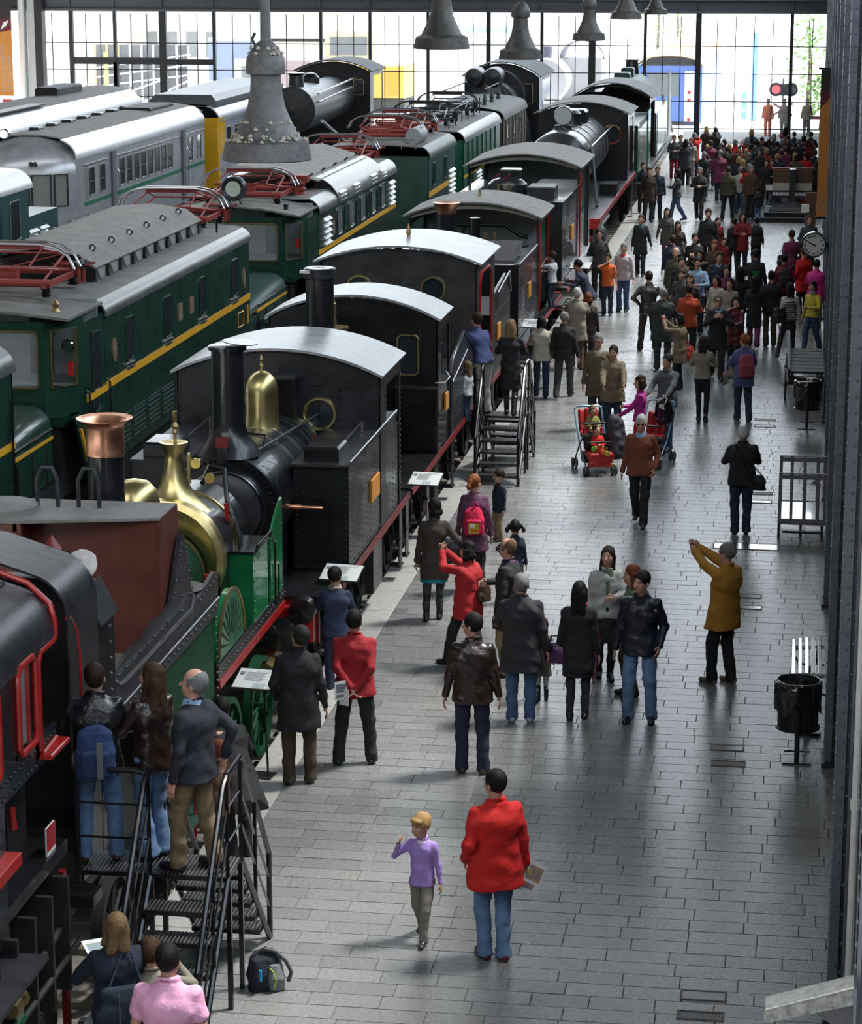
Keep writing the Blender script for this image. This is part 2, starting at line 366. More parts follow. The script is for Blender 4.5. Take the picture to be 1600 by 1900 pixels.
# far end: glazed screen under a steel beam
FR = M('window_iron', (0.016,0.016,0.018), 0.5); YW = 116.0
wx = [-36.6,-34.7,-32.55,-30.2,-27.7,-25.05,-22.55,-20.2,-17.45,-14.6,-12.1,-9.75,-7.3,-4.85,-0.6,1.3]
GL = M('window_pane_glass', (1,1,1), 0.02, 0, alpha=0.12, spec=0.5)
def win(i, x0, x1, zb=0.05, zt=5.66):
    w = bpy.data.objects.new('window_%d' % i, None); col.objects.link(w); w.location = (x0, YW, zb); w['kind'] = 'structure'; w['label'] = 'glazed bay of the end wall with thin glazing bars'
    n = max(1, round((x1-x0)/0.78)); m = MB()
    for k in range(1, n): xx = x0+(x1-x0)*k/n; m.box(xx-.018, xx+.018, YW-.03, YW+.03, zb, zt)
    for z in (.54, 1.79, 3.05, 4.30):
        if z > zb: m.box(x0, x1, YW-.03, YW+.03, z-.022, z+.022)
    m.build('glazing_bars', FR, w, 0)
    MB().box(x0, x1, YW-.004, YW+.004, zb, zt).build('window_glass', GL, w, 0)
for i in range(len(wx)-1): win(i+1, wx[i], wx[i+1], .05 if i < 13 else 2.3 if False else .05)
posts = {3: .17, 11: .16, 13: .13, 14: .08, 9: .1, 0: .12, 1: .1}
m = [MB().box(x-posts.get(i,.07), x+posts.get(i,.07), YW-.12, YW+.12, -.6, 5.9) for i, x in enumerate(wx)]
for i, q in enumerate(m): struct('trim_%d' % (40+i), q, FR, 0, 'dark iron post of the end window')
struct('trim_60', MB().box(-30.2, -27.7, YW-.1, YW+.1, 3.3, 3.55).box(-34.7, -30.2, YW-.1, YW+.1, 3.3, 3.62).box(-32.65,-32.4,YW-.12,YW+.12,0,3.4), FR, 0, 'dark iron transom of the end window')
BEAM = M('painted_steel_beam', (0.10,0.105,0.115), 0.6, 0.1, var=.15)
m = MB().box(-40, 3, YW-.15, YW+.1, 5.82, 7.4)
for x in wx: m.box(x-.03, x+.03, YW-.25, YW-.15, 5.82, 7.4)
m.box(-40, 3, YW-.35, YW-.1, 6.35, 6.5); m.box(-40, 3, YW-.3, YW-.1, 5.78, 5.9)
struct('wall_far', m, BEAM, 0, 'grey steel beam over the end window')
CEIL = 30.0
for i in range(len(wx)-1):                             # glazed gable over the beam
    m = MB().box(wx[i]-.07, wx[i]+.07, YW-.1, YW+.1, 7.4, CEIL)
    for z in (10,12.6,15.2,17.8,20.4,23.0,25.6,28.2): m.box(wx[i], wx[i+1], YW-.05, YW+.05, z-.05, z+.05)
    struct('trim_%d' % (100+i), m, FR, 0, 'iron bars of the glazed gable over the end window')
struct('wall_right_upper', MB().box(1.28, 1.5, -8, YW, 15.5, CEIL), WALLD, 0)
struct('ceiling', MB().box(-40, 1.5, -8, YW+.2, CEIL, CEIL+.2), M('dark_ceiling', (0.06,0.06,0.06), 0.8), 0)
struct('wall_left', MB().box(-40.2, -40, -8, YW, -.9, CEIL), M('pale_hall_wall', (0.30,0.30,0.29), 0.8), 0)
struct('wall_rear', MB().box(-40, 3, -8.2, -8, -.9, CEIL), WALLD, 0)

# ---------------------------------------------------------------- figures: smooth fields turned into meshes
def V3(*a): return np.array(a, dtype=np.float32)
class Field:
    """A union of tapered limbs, ellipsoids and profiles, blended smoothly, then cut."""
    def __init__(s, k=0.02): s.k = k; s.p = []; s.c = []; s.w = 0
    def rc(s, a, b, ra, rb, ys=1.0, k=None): s.p.append(('rc', np.array(a,np.float32), np.array(b,np.float32), ra, rb, ys, k)); return s
    def el(s, c, r, R=None, k=None): s.p.append(('el', np.array(c,np.float32), np.array(r,np.float32), R, k)); return s
    def st(s, prof, k=None, sq=2.4): s.p.append(('st', np.array(prof,np.float32).T, sq, k)); return s     # rows (z, half width, half depth, x, y)
    def cut_el(s, c, r, R=None): s.c.append(('el', np.array(c,np.float32), np.array(r,np.float32), R, None)); return s
    def cut_pl(s, p, n): s.c.append(('pl', np.array(p,np.float32), np.array(n,np.float32)/np.linalg.norm(n))); return s
    def cut_rc(s, a, b, ra, rb): s.c.append(('rc', np.array(a,np.float32), np.array(b,np.float32), ra, rb, 1.0, None)); return s
    def cut_box(s, c, h): s.c.append(('bx', np.array(c,np.float32), np.array(h,np.float32))); return s
    @staticmethod
    def ev(q, P):
        t = q[0]
        if t == 'rc':
            _, a, b, ra, rb, ys, _k = q
            ab = b-a; x = P-a
            L2 = float(ab@ab) + 1e-9; h = np.clip((x@ab)/L2, 0, 1)
            d = x - h[:,None]*ab
            if ys != 1.0: d = d/np.array([1, ys, 1], np.float32)
            r = ra + (rb-ra)*h
            o = np.sqrt((d*d).sum(1)) - r
            return o*(ys if ys < 1 else 1)
        if t == 'el':
            _, c, r, R, _k = q
            x = P-c
            if R is not None: x = x@R
            k0 = np.sqrt(((x/r)**2).sum(1)); k1 = np.sqrt(((x/(r*r))**2).sum(1))+1e-6
            return k0*(k0-1)/k1
        if t == 'st':
            _, pr, sq, _k = q
            z = P[:,2]; zz = pr[0]; w = np.interp(z, zz, pr[1]); dd = np.interp(z, zz, pr[2]); cx = np.interp(z, zz, pr[3]); cy = np.interp(z, zz, pr[4])
            e = (np.abs((P[:,0]-cx)/w)**sq + np.abs((P[:,1]-cy)/dd)**sq)**(1/sq)
            s1 = (e-1)*np.minimum(w, dd); s2 = np.maximum(zz[0]-z, z-zz[-1])
            return np.maximum(s1, s2)
        if t == 'pl': return (P-q[1])@q[2]
        if t == 'bx':
            x = np.abs(P-q[1])-q[2]; return np.sqrt((np.maximum(x,0)**2).sum(1)) + np.minimum(x.max(1), 0)
    mg = .06
    def box(s, q):
        if q[0] == 'rc': r = max(q[3], q[4]); return np.minimum(q[1], q[2])-r, np.maximum(q[1], q[2])+r
        if q[0] == 'el': r = q[2].max() if q[3] is not None else q[2]; return q[1]-r, q[1]+r
        pr = q[1]; w, d = pr[1], pr[2]; return np.array([(pr[3]-w).min(), (pr[4]-d).min(), pr[0].min()]), np.array([(pr[3]+w).max(), (pr[4]+d).max(), pr[0].max()])
    def __call__(s, P):
        out = np.ones(len(P), np.float32)
        for q in s.p:                                   # each shape only where it can matter
            a, b = s.box(q); g = s.mg+(q[-1] or s.k); m = np.nonzero(((P > a-g) & (P < b+g)).all(1))[0]
            if not len(m): continue
            d = s.ev(q, P[m]); k = q[-1] or s.k; o = out[m]
            h = np.clip(0.5+0.5*(o-d)/k, 0, 1); out[m] = o+(d-o)*h-k*h*(1-h)
        if s.w:
            x,y,z = P[:,0],P[:,1],P[:,2]
            ph = s.ph; xx = x+.05*np.sin(9*z+ph); zz = z+.04*np.sin(11*x+2*ph)+.03*np.sin(13*y)
            out = out + s.w*(np.sin(11*xx+24*zz+ph)*np.sin(13*y-9*zz+7*x+2*ph) + 0.55*np.sin(44*zz+16*math.cos(ph)*xx-12*y+1.3*ph)*np.sin(15*xx+18*y+ph) + .35*np.sin(38*xx+9*zz+3*ph)*np.sin(8*zz+ph))
        for q in s.c: out = np.maximum(out, -s.ev(q, P))
        return out.astype(np.float32)
    ph = 0.0
CORN = np.array([(i,j,k) for i in (0,1) for j in (0,1) for k in (0,1)])
EDG = [(a,b) for a in range(8) for b in range(a+1,8) if np.abs(CORN[a]-CORN[b]).sum() == 1]
def mesh_field(f, lo, hi, h):
    lo = np.array(lo, np.float32)-2*h; hi = np.array(hi, np.float32)+2*h
    f.mg = max(.03, h*4*1.7); S = 4; n = np.ceil((hi-lo)/(h*S)).astype(int)+1; N = n*S
    g = [lo[i]+h*S*(np.arange(n[i])+0.5) for i in range(3)]
    C = np.stack(np.meshgrid(*g, indexing='ij'), -1).reshape(-1,3).astype(np.float32)
    dc = f(C).reshape(n); near = np.abs(dc) < h*S*1.45
    V = np.repeat(np.repeat(np.repeat(np.where(dc < 0, -1.0, 1.0).astype(np.float32), S, 0), S, 1), S, 2)
    m = np.repeat(np.repeat(np.repeat(near, S, 0), S, 1), S, 2)
    idx = np.argwhere(m); P = (lo + h*(idx+0.5)).astype(np.float32)
    V[m] = f(P)
    ng = V < 0
    ng[0]=ng[-1]=False; ng[:,0]=ng[:,-1]=False; ng[:,:,0]=ng[:,:,-1]=False; V = np.where(ng, V, np.abs(V)+1e-6)
    a = np.zeros(np.array(V.shape)-1, np.int8)
    for c in CORN: a += ng[c[0]:c[0]+a.shape[0], c[1]:c[1]+a.shape[1], c[2]:c[2]+a.shape[2]]
    cells = np.argwhere((a > 0) & (a < 8))
    if len(cells) == 0: return np.zeros((0,3)), np.zeros((0,4), int)
    vals = np.stack([V[cells[:,0]+c[0], cells[:,1]+c[1], cells[:,2]+c[2]] for c in CORN], 1)
    acc = np.zeros((len(cells),3)); cnt = np.zeros(len(cells))
    for i,j in EDG:
        va, vb = vals[:,i], vals[:,j]; x = (va < 0) != (vb < 0)
        t = np.where(x, va/(va-vb+1e-12), 0)
        acc += np.where(x[:,None], CORN[i]+(CORN[j]-CORN[i])*t[:,None], 0); cnt += x
    vert = lo + h*(cells + acc/cnt[:,None] + 0.5)
    idm = -np.ones(a.shape, int); idm[tuple(cells.T)] = np.arange(len(cells))
    fs = []
    for ax in range(3):
        o1 = np.eye(3, dtype=int)[(ax+1)%3]; o2 = np.eye(3, dtype=int)[(ax+2)%3]; e = np.eye(3, dtype=int)[ax]
        A = ng[:-1,:-1,:-1]; B = ng[e[0]:e[0]+A.shape[0], e[1]:e[1]+A.shape[1], e[2]:e[2]+A.shape[2]]
        x = np.argwhere(A != B)
        x = x[(x[:,(ax+1)%3] > 0) & (x[:,(ax+2)%3] > 0)]
        inside = A[tuple(x.T)]
        q = np.stack([idm[tuple((x-o1-o2).T)], idm[tuple((x-o2).T)], idm[tuple(x.T)], idm[tuple((x-o1).T)]], 1)
        q[~inside] = q[~inside][:, ::-1]
        fs.append(q[(q >= 0).all(1)])
    return vert, np.concatenate(fs)
def mesh_obj(name, verts, faces, mats, parent=None, mi=None):
    me = bpy.data.meshes.new(name); nv, nf = len(verts), len(faces)
    me.vertices.add(nv); me.vertices.foreach_set('co', np.asarray(verts, np.float32).ravel())
    me.loops.add(nf*4); me.loops.foreach_set('vertex_index', np.asarray(faces, np.int32).ravel())
    me.polygons.add(nf); me.polygons.foreach_set('loop_start', np.arange(nf, dtype=np.int32)*4)
    for m in mats: me.materials.append(m)
    if mi is not None: me.polygons.foreach_set('material_index', np.asarray(mi, np.int32))
    me.update(calc_edges=True); me.polygons.foreach_set('use_smooth', np.ones(nf, bool))
    o = bpy.data.objects.new(name, me); col.objects.link(o)
    if parent: o.parent = parent
    return o
def rotm(yaw=0, pitch=0, roll=0):
    cy_, sy = math.cos(yaw), math.sin(yaw); cp, sp = math.cos(pitch), math.sin(pitch); cr, sr = math.cos(roll), math.sin(roll)
    Z = np.array([[cy_,-sy,0],[sy,cy_,0],[0,0,1]]); X = np.array([[1,0,0],[0,cp,-sp],[0,sp,cp]]); Y = np.array([[cr,0,sr],[0,1,0],[-sr,0,cr]])
    return (Z@X@Y).astype(np.float32)
def ik(a, t, l1, l2, hint):
    a = np.array(a, float); t = np.array(t, float); d = t-a; L = np.linalg.norm(d); mx = (l1+l2)*0.995
    if L > mx: t = a+d/L*mx; d = t-a; L = mx
    u = d/L; x = (l1*l1-l2*l2+L*L)/(2*L); hgt = math.sqrt(max(0, l1*l1-x*x))
    hint = np.array(hint, float); w = hint-u*(hint@u); w /= (np.linalg.norm(w)+1e-9)
    return a+u*x+w*hgt, t
CL = {}
def cloth(c, kind='cloth'):
    key = (tuple(round(x,3) for x in c), kind)
    if key not in CL:
        nm = {'leather': 'leather', 'down': 'quilted', 'hair': 'hair'}.get(kind, 'fabric')+'_%d' % len(CL)
        if kind == 'hair': CL[key] = M(nm, tuple(x*.8 for x in c), 0.6, 0, var=.35, scale=45, bump=.4, bscale=90, spec=.2)
        elif kind == 'leather': CL[key] = M(nm, c, 0.30, 0, var=.3, scale=9, bump=.5, bscale=18, spec=.6)
        elif kind == 'down': CL[key] = M(nm, c, 0.4, 0, var=.15, scale=9, bump=.5, bscale=14)
        elif kind == 'hair': CL[key] = M(nm, c, 0.42, 0, var=.35, scale=45, bump=.5, bscale=90)
        elif kind == 'denim': CL[key] = M(nm, c, 0.85, 0, c2=tuple(min(1,x*1.6+.01) for x in c), scale=7, bump=.3, bscale=30)
        else: CL[key] = M(nm, c, 0.82, 0, var=.14, scale=8, bump=.35, bscale=26)
    return CL[key]
SKIN = M('skin', (0.50,0.27,0.19), 0.5, 0, var=.06, scale=9); LIPS = M('lips', (0.40,0.13,0.11), 0.4); SCLERA = M('eye_white', (0.7,0.68,0.66), 0.25)
BROW = M('brow_hair', (0.10,0.05,0.035), 0.6); IRIS = M('dark_iris', (0.03,0.02,0.015), 0.15)
NAMED = {'black': (.012,.012,.014), 'navy': (.014,.020,.042), 'dgrey': (.04,.042,.046), 'grey': (.14,.145,.15), 'brown': (.07,.035,.02), 'dbrown': (.028,.018,.014), 'tan': (.17,.125,.078),
  'beige': (.25,.215,.165), 'cream': (.42,.39,.31), 'red': (.55,.012,.010), 'dred': (.20,.010,.014), 'wine': (.12,.012,.022), 'white': (.7,.7,.7), 'blue': (.05,.09,.22), 'lblue': (.24,.36,.52),
  'jeans': (.045,.085,.17), 'djeans': (.016,.026,.055), 'ljeans': (.09,.16,.28), 'pink': (.62,.03,.24), 'lpink': (.85,.42,.62), 'purple': (.16,.05,.30), 'lilac': (.36,.24,.60), 'mustard': (.36,.17,.018),
  'rust': (.17,.045,.025), 'orange': (.75,.13,.02), 'olive': (.06,.055,.03), 'green': (.03,.14,.05), 'yellow': (.50,.42,.05), 'teal': (.02,.20,.28), 'lgrey': (.38,.38,.37), 'khaki': (.22,.165,.09),
  'magenta': (.38,.02,.22), 'sage': (.10,.13,.075), 'plum': (.15,.02,.06), 'dusk': (.085,.10,.22), 'orangered': (.42,.055,.015)}
HAIRC = {'black': (.010,.008,.007), 'dbrown': (.030,.016,.010), 'brown': (.07,.035,.018), 'auburn': (.17,.045,.018), 'blond': (.40,.26,.10), 'dblond': (.22,.14,.07), 'grey': (.22,.22,.22), 'white': (.60,.59,.57), 'ginger': (.26,.08,.02)}
def C_(c): return NAMED[c] if isinstance(c, str) else c
HANDS = {'down': ((.27,.02,.80),(0.15,-1,0)), 'pocket': ((.215,.10,.92),(.45,-1,0)), 'behind': ((.03,-.20,.93),(1,-.6,0)), 'camera': ((.05,.40,1.56),(.8,.2,-1)), 'front': ((.07,.30,1.14),(1,0,-1)),
  'phone': ((.09,.24,1.30),(.8,0,-1)), 'fold': ((-.10,.22,1.14),(1,0,-.6)), 'swing': ((.26,.24,.90),(.2,-1,0)), 'swingb': ((.27,-.20,.84),(.2,-.6,0.3)), 'push': ((.19,.44,1.06),(.6,-.4,-.6)),
  'up': ((.20,.14,1.50),(.5,-.3,-1)), 'hip': ((.19,.06,1.02),(1,-.6,0)), 'side': ((.34,.05,.84),(.3,-1,0)), 'reach': ((.30,.42,1.15),(.4,-.5,-1)), 'mouth': ((.03,.16,1.50),(1,0,-.6)), 'strap': ((.13,.15,1.32),(.9,-.2,-1))}
NPEOPLE = 0
def person(px, py, label, h=1.72, face=180, top='black', legs='black', hair='dbrown', style='short', hands=('down','down'), stance='stand', shoes='black', topkind='cloth',
           cut='jacket', legkind='cloth', legcut='trousers', turn=0, tilt=0, z=0.0, shirt=None, collar=True, child=0.0, lean=0.0, pos=None, group=None, w=1.0, feet=None, skirt=None, boots=None, extra=None, glasses=None, name='person', cat='person', hide_legs=False, seated=False):
    """face: heading of the body in degrees, 0 = looking up the hall away from the camera, 180 = towards the camera, 90 = to the left."""
    global NPEOPLE
    NPEOPLE += 1
    if w == 1.0 and ('woman' in label or 'girl' in label): w = .93
    x0, y0 = pos if pos else at(px, py, z)
    dist = math.sqrt(x0*x0+y0*y0+(CAM_H-z)**2); ppm = FPX/dist
    S = h/1.75; hs = 1.06+child*0.42; R0 = random.Random(int(px*7+py))
    Lg = 1-child*0.08                                       # shorter legs of children
    def J(x, y, z): return np.array([x*S*w if abs(x) > .0 else 0, y*S, z*S])
    lb = lean
    hipz = .91*Lg
    so = .41 if seated else 0.0
    def T(x, y, z):                                         # trunk points follow the lean
        z = z-so; dz = z-hipz; return J(x, y+math.sin(lb)*dz, hipz+math.cos(lb)*dz)
    st = {'stand': ((-.085,.0,0),(.095,.03,0)), 'wide': ((-.17,.0,0),(.17,.03,0)), 'walk': ((-.08,.24,.0),(.08,-.26,.06)), 'walk2': ((-.08,-.26,.06),(.08,.24,.0)), 'step': ((-.09,.10,0),(.10,-.12,0)),
          'together': ((-.065,.0,0),(.065,.0,0)), 'lunge': ((-.12,.22,0),(.16,-.42,.03)), 'relax': ((-.09,-.02,0),(.13,.10,0))}[stance] if feet is None else feet
    hip = [T(-.085,0,hipz), T(.085,0,hipz)]
    knee=[]; ank=[]
    for i in (0,1):
        a = J(st[i][0], st[i][1]-.02, .085+st[i][2])
        kn, an = ik(hip[i], a, .425*S*Lg, .41*S*Lg, (0.1*(-1,1)[i], 1, 0)); knee.append(kn); ank.append(an)
    sh = [T(-.162,-.01,1.375), T(.162,-.01,1.375)]
    el=[]; wr=[]; hd=[]
    for i, s in ((0,-1),(1,1)):
        hp = hands[i]
        tgt, hint = HANDS[hp] if isinstance(hp, str) else (hp[0], hp[1] if len(hp) == 2 and not isinstance(hp[1], (int,float)) else (1,-.4,-.6)) if isinstance(hp[0], tuple) else (hp, (1,-.4,-.6))
        t = J(s*tgt[0], tgt[1], tgt[2])
        if isinstance(hp, str): t = T(s*tgt[0], tgt[1], tgt[2])
        e, q = ik(sh[i], t, .285*S, .255*S, (s*hint[0], hint[1], hint[2])); el.append(e); wr.append(q)
        f = q-e; f /= np.linalg.norm(f); hd.append(f)
    nb = T(0,-.015,1.47); neck0 = T(0,-.01,1.44)
    RH = rotm(math.radians(turn), math.radians(-tilt), 0); hc = T(0,.012,1.485)      # head frame at the top of the neck
    RHw = RH @ rotm(0, -lb*0.4, 0)
    def H(x, y, z): return hc + RHw@(np.array([x,y,z])*S*hs)
    e3 = lambda a: np.array(a, np.float32)*S*hs
    # ---- body: one continuous mesh with head, torso, arms, hands and legs
    B = Field(.018*S)
    B.rc(neck0, H(0,-.005,.06), .056*S, .052*S*hs**.5)
    B.el(H(0,-.008,.150), e3((.074,.094,.098)), RHw); B.el(H(0,.022,.085), e3((.056,.066,.078)), RHw, .03); B.rc(H(0,.060,.045), H(0,.062,.05), .026*S*hs, .026*S*hs, k=.02)
    B.rc(H(0,.088,.125), H(0,.108,.092), .008*S*hs, .0135*S*hs, k=.008)
    B.rc(H(-.035,.080,.142), H(.035,.080,.142), .010*S*hs, .010*S*hs, k=.01)
    for s in (-1,1):
        B.el(H(s*.074,-.005,.11), e3((.011,.019,.031)), RHw, .008); B.rc(H(s*.036,.058,.098), H(s*.036,.058,.098), .022*S*hs, .022*S*hs, k=.02)
    B.rc(H(-.016,.083,.064), H(.016,.083,.064), .0085*S*hs, .0085*S*hs, k=.006)
    B.rc(T(-.09,0,1.30), T(.09,0,1.30), .10*S*w, .10*S*w, .8); B.rc(T(0,0,1.25), T(0,0,hipz+.05), .11*S, .10*S, .8); B.rc(T(-.12,-.01,1.36), T(.12,-.01,1.36), .05*S, .05*S)
    ar = .8 if child else 1.0
    for i, s in ((0,-1),(1,1)):
        B.rc(sh[i], el[i], .045*S*ar, .036*S*ar, k=.02); B.rc(el[i], wr[i], .036*S*ar, .024*S*ar, k=.01)
        B.rc(hip[i], knee[i], .075*S, .05*S); B.rc(knee[i], ank[i], .048*S, .035*S)
        # hand
        f = hd[i]; side = np.array([0,0,1.0]) if abs(f[2]) < .75 else np.array([0,1.0,0]); side = side - f*(side@f); side /= np.linalg.norm(side); nrm = np.cross(f, side)*(-s)
        pal = wr[i]+f*.045*S; fr = max(.0085*S, .0) if ppm > 100 else .0105
        for q in (-.024,-.008,.008,.022) if ppm > 55 else (-.012,.012): B.rc(wr[i]+f*.015*S+side*q*.7*S, wr[i]+f*.085*S+side*q*S, .012*S, .0115*S, k=.006)
        up_ = hands[i] in ('camera','phone','mouth','front')
        for q, ln in ((-.030,.062),(-.010,.074),(.010,.078),(.030,.070)) if ppm > 55 else ((-.014,.06),(.014,.06)):
            b = wr[i]+f*.088*S+side*q*S*.95; c1 = .35 if up_ else .25
            m1 = b+(f*math.cos(c1)+nrm*math.sin(c1))*ln*.52*S; m2 = m1+(f*math.cos(c1*2.6)+nrm*math.sin(c1*2.6))*ln*.5*S
            B.rc(b, m1, fr, fr*.95, k=.003); B.rc(m1, m2, fr*.95, fr*.8, k=.003)
        tb_ = wr[i]+f*.03*S+side*.026*S; t1 = tb_+(f*.6+side*.6+nrm*.35)*.042*S; t2 = t1+(f*.9+side*.15+nrm*.3)*.034*S
        B.rc(tb_, t1, .013*S, .0105*S, k=.005); B.rc(t1, t2, .0105*S, .009*S, k=.003)
    allp = np.array([*hip,*knee,*ank,*sh,*el,*wr, H(0,0,.25), H(0,0,0)]); lo = allp.min(0)-.16*S-.1; hi = allp.max(0)+.16*S+.1; lo[2] = 0.0 if not seated else allp[:,2].min()-.1; 
    vb = min(.026, max(.0065, 1.05/ppm)); vc = min(.032, max(.0105, 1.7/ppm))
    vs, fs = mesh_field(B, lo, hi, vb)
    # colour of lips, brows and eyes as separate finishes of the same skin
    cen = vs[fs].mean(1); loc = (cen-hc)@RHw/(S*hs)
    mi = np.zeros(len(fs), int); X, Y, Z = loc.T
    frt = Y > .055
    if ppm > 60:
        mi[frt & (np.abs(X) < .024) & (np.abs(Z-.064) < .0085)] = 1
        if ppm > 120: mi[frt & (np.abs(np.abs(X)-.033) < .017) & (np.abs(Z-.148) < .0045)] = 2
        ey = frt & (np.abs(np.abs(X)-.031) < .012) & (np.abs(Z-.122) < .0055)
        if ppm > 120: mi[ey] = 3; mi[ey & (np.abs(np.abs(X)-.031) < .0065)] = 4
        else: mi[ey] = 2
    root = mesh_obj(name, vs, fs, [SKIN, LIPS, BROW, SCLERA, IRIS], None, mi)
    root.location = (x0, y0, z); root.rotation_euler[2] = math.radians(face)
    tag(root, label, cat, group)
    # ---- hair
    if style != 'none':
        Hf = Field(.02*S)
        Hf.el(H(0,-.014,.158), e3((.083,.102,.104)), RHw)
        lowz = .075
        if style in ('long','longs'):
            Hf.rc(H(-.03,-.055,.12), T(-.05,-.085,1.36 if style == 'long' else 1.45), .062*S, .045*S); Hf.rc(H(.03,-.055,.12), T(.05,-.085,1.36 if style == 'long' else 1.45), .062*S, .045*S)
            for s in (-1,1): Hf.rc(H(s*.066,.0,.15), T(s*.085,.01,1.40 if style == 'long' else 1.48), .026*S, .03*S)
        if style in ('bob','curly'):
            for s in (-1,1): Hf.rc(H(s*.060,-.02,.15), H(s*.066,-.02,.04), .036*S*hs, .036*S*hs)
            Hf.rc(H(-.03,-.06,.08), H(.03,-.06,.08), .055*S*hs, .055*S*hs)
            if style == 'curly': Hf.w = .010
        if style in ('tail','tails'):
            if style == 'tail': Hf.rc(H(0,-.115,.17), H(0,-.15,.09), .028*S, .034*S); Hf.rc(H(0,-.15,.09), H(0,-.14,-.01), .034*S, .016*S)
            else:
                for s in (-1,1): Hf.rc(H(s*.085,-.04,.17), H(s*.13,-.05,.10), .024*S*hs, .028*S*hs); Hf.rc(H(s*.13,-.05,.10), H(s*.12,-.05,.02), .028*S*hs, .012*S*hs)
        if style == 'bun': Hf.rc(H(0,-.12,.17), H(0,-.13,.17), .045*S, .04*S)
        Hf.cut_el(H(0,.098,.100 if style != 'bowl' else .075), e3((.062,.085,.086 if style != 'bowl' else .075)), RHw)
        if style == 'bald': Hf.cut_el(H(0,.115,.13), e3((.095,.095,.10)), RHw); Hf.cut_el(H(0,.03 if style == 'bald' else .098,.205), e3((.072,.105,.080) if style == 'bald' else (.040,.05,.040)), RHw)
        if style in ('short','bald','receding','tail','tails','bun','bowl'): Hf.cut_box(H(0,0,-.165 if style != 'bowl' else -.145), (.3,.3,.215*S*hs))
        if style == 'bowl': Hf.el(H(0,.058,.190), e3((.068,.046,.034)), RHw); Hf.el(H(0,-.02,.13), e3((.088,.085,.07)), RHw)
        if not Hf.w: Hf.w = .0035; Hf.ph = R0.random()*6
        hv, hf_ = mesh_field(Hf, lo, hi, vb*1.1)
        if len(hf_): mesh_obj('hair', hv, hf_, [cloth(HAIRC[hair] if isinstance(hair, str) and hair in HAIRC else C_(hair), 'hair')], root)
    if glasses:
        g = MB()
        for s in (-1,1): p = H(s*.031,.098,.122); g.lathe([(.0,-.003),(.019*S,-.003),(.019*S,.003),(0,.003)], tuple(p), 'y', 10)
        g.tube([H(-.078,0,.125), H(-.05,.09,.126), H(0,.105,.126), H(.05,.09,.126), H(.078,0,.125)], .003*S, 4); _local(g, 'glasses', BLK, root)
    # ---- legs wear
    if legs and not hide_legs:
        K = Field(.03*S); K.w = .006*S if legkind != 'tights' else 0; K.ph = R0.random()*6
        g = {'trousers': (.096,.076,.066,.070), 'jeans': (.095,.074,.064,.068), 'flare': (.098,.066,.068,.092), 'slim': (.090,.060,.050,.047), 'tights': (.084,.060,.053,.044), 'wide': (.098,.078,.072,.078)}[legcut]
        if legcut != 'tights':
            a = T(0,0,hipz+.10); K.rc(T(-.05,.0,hipz+.02), T(.05,.0,hipz+.02), .108*S*w, .108*S*w, .85)
        for i in (0,1):
            m_ = knee[i]*.45+ank[i]*.55
            K.rc(hip[i], knee[i], g[0]*S, g[1]*S); K.rc(knee[i], m_, g[1]*S, g[2]*S, k=.015); K.rc(m_, ank[i]+np.array([0,.0,-.035*S]), g[2]*S, g[3]*S, k=.015)
        K.cut_box((0,0,-.2+.028*S), (2,2,.2))
        K.cut_box((0,0,(hipz-so)*S+.13*S+.5), (2,2,.5))
        kv, kf = mesh_field(K, lo, hi, vc)
        mesh_obj('tights' if legcut == 'tights' else 'trousers', kv, kf, [cloth(C_(legs), legkind if legkind != 'tights' else 'cloth')], root)
    if skirt:
        zb, c_, wd = skirt
        K = Field(.02*S); K.w = .004*S
        K.st([(zb*S,wd*S,wd*.85*S,0,(knee[0][1]+knee[1][1])*.3),(hipz*S,.145*S*w,.12*S,0,0),((hipz+.14)*S,.12*S,.10*S,0,0)])
        kv, kf = mesh_field(K, lo, hi, vc); mesh_obj('skirt', kv, kf, [cloth(C_(c_))], root)
    if not hide_legs:
        for i in (0,1):
            K = Field(.02*S); a = ank[i]; fo = np.array([(-.12,.12)[i]*.6, 1, 0]); fo /= np.linalg.norm(fo); g0 = np.array([a[0],a[1],st[i][2]*S])
            K.rc(g0-fo*.035*S+V3(0,0,.036*S), g0+fo*.15*S+V3(0,0,.028*S-st[i][2]*.5*S), .043*S, .036*S); K.rc(a+V3(0,0,0), g0+fo*.05*S+V3(0,0,.045*S), .042*S, .040*S)
            if boots: K.rc(a, knee[i]*boots+a*(1-boots), .046*S, .058*S)
            K.cut_box((0,0,-.2), (2,2,.2+.001))
            l2 = np.minimum(g0, knee[i])-.25*S; h2 = np.maximum(g0, knee[i])+.25*S; l2[2] = 0
            kv, kf = mesh_field(K, l2, h2, vb*1.1); mesh_obj('boot' if boots else 'shoe', kv, kf, [cloth(C_(shoes), 'leather')], root)
    # ---- upper wear
    if top:
        hem = {'jacket': .80, 'coat': .62, 'long': .50, 'sweater': .88, 'shirt': .86, 'vest': .82, 'puffy': .82, 'parka': .70, 'polo': .86}[cut]*Lg
        bulk = {'jacket': 1.08, 'coat': 1.10, 'long': 1.05, 'sweater': .98, 'shirt': .96, 'vest': 1.06, 'puffy': 1.06, 'parka': 1.18, 'polo': .98}[cut]*w
        K = Field(.035*S); K.w = {'puffy': .010, 'sweater': .004, 'polo': .004}.get(cut, .0065)*S; K.ph = R0.random()*6
        sy = math.sin(lb)
        def row(zz, ww, dd, yy=0): zz -= so; dz = zz-hipz; return (zz*S if not lb else (hipz+math.cos(lb)*dz)*S, ww*S*bulk, dd*S*bulk, 0, (yy+sy*dz)*S)
        fl_ = .200 if cut in ('coat','parka','long') else .192
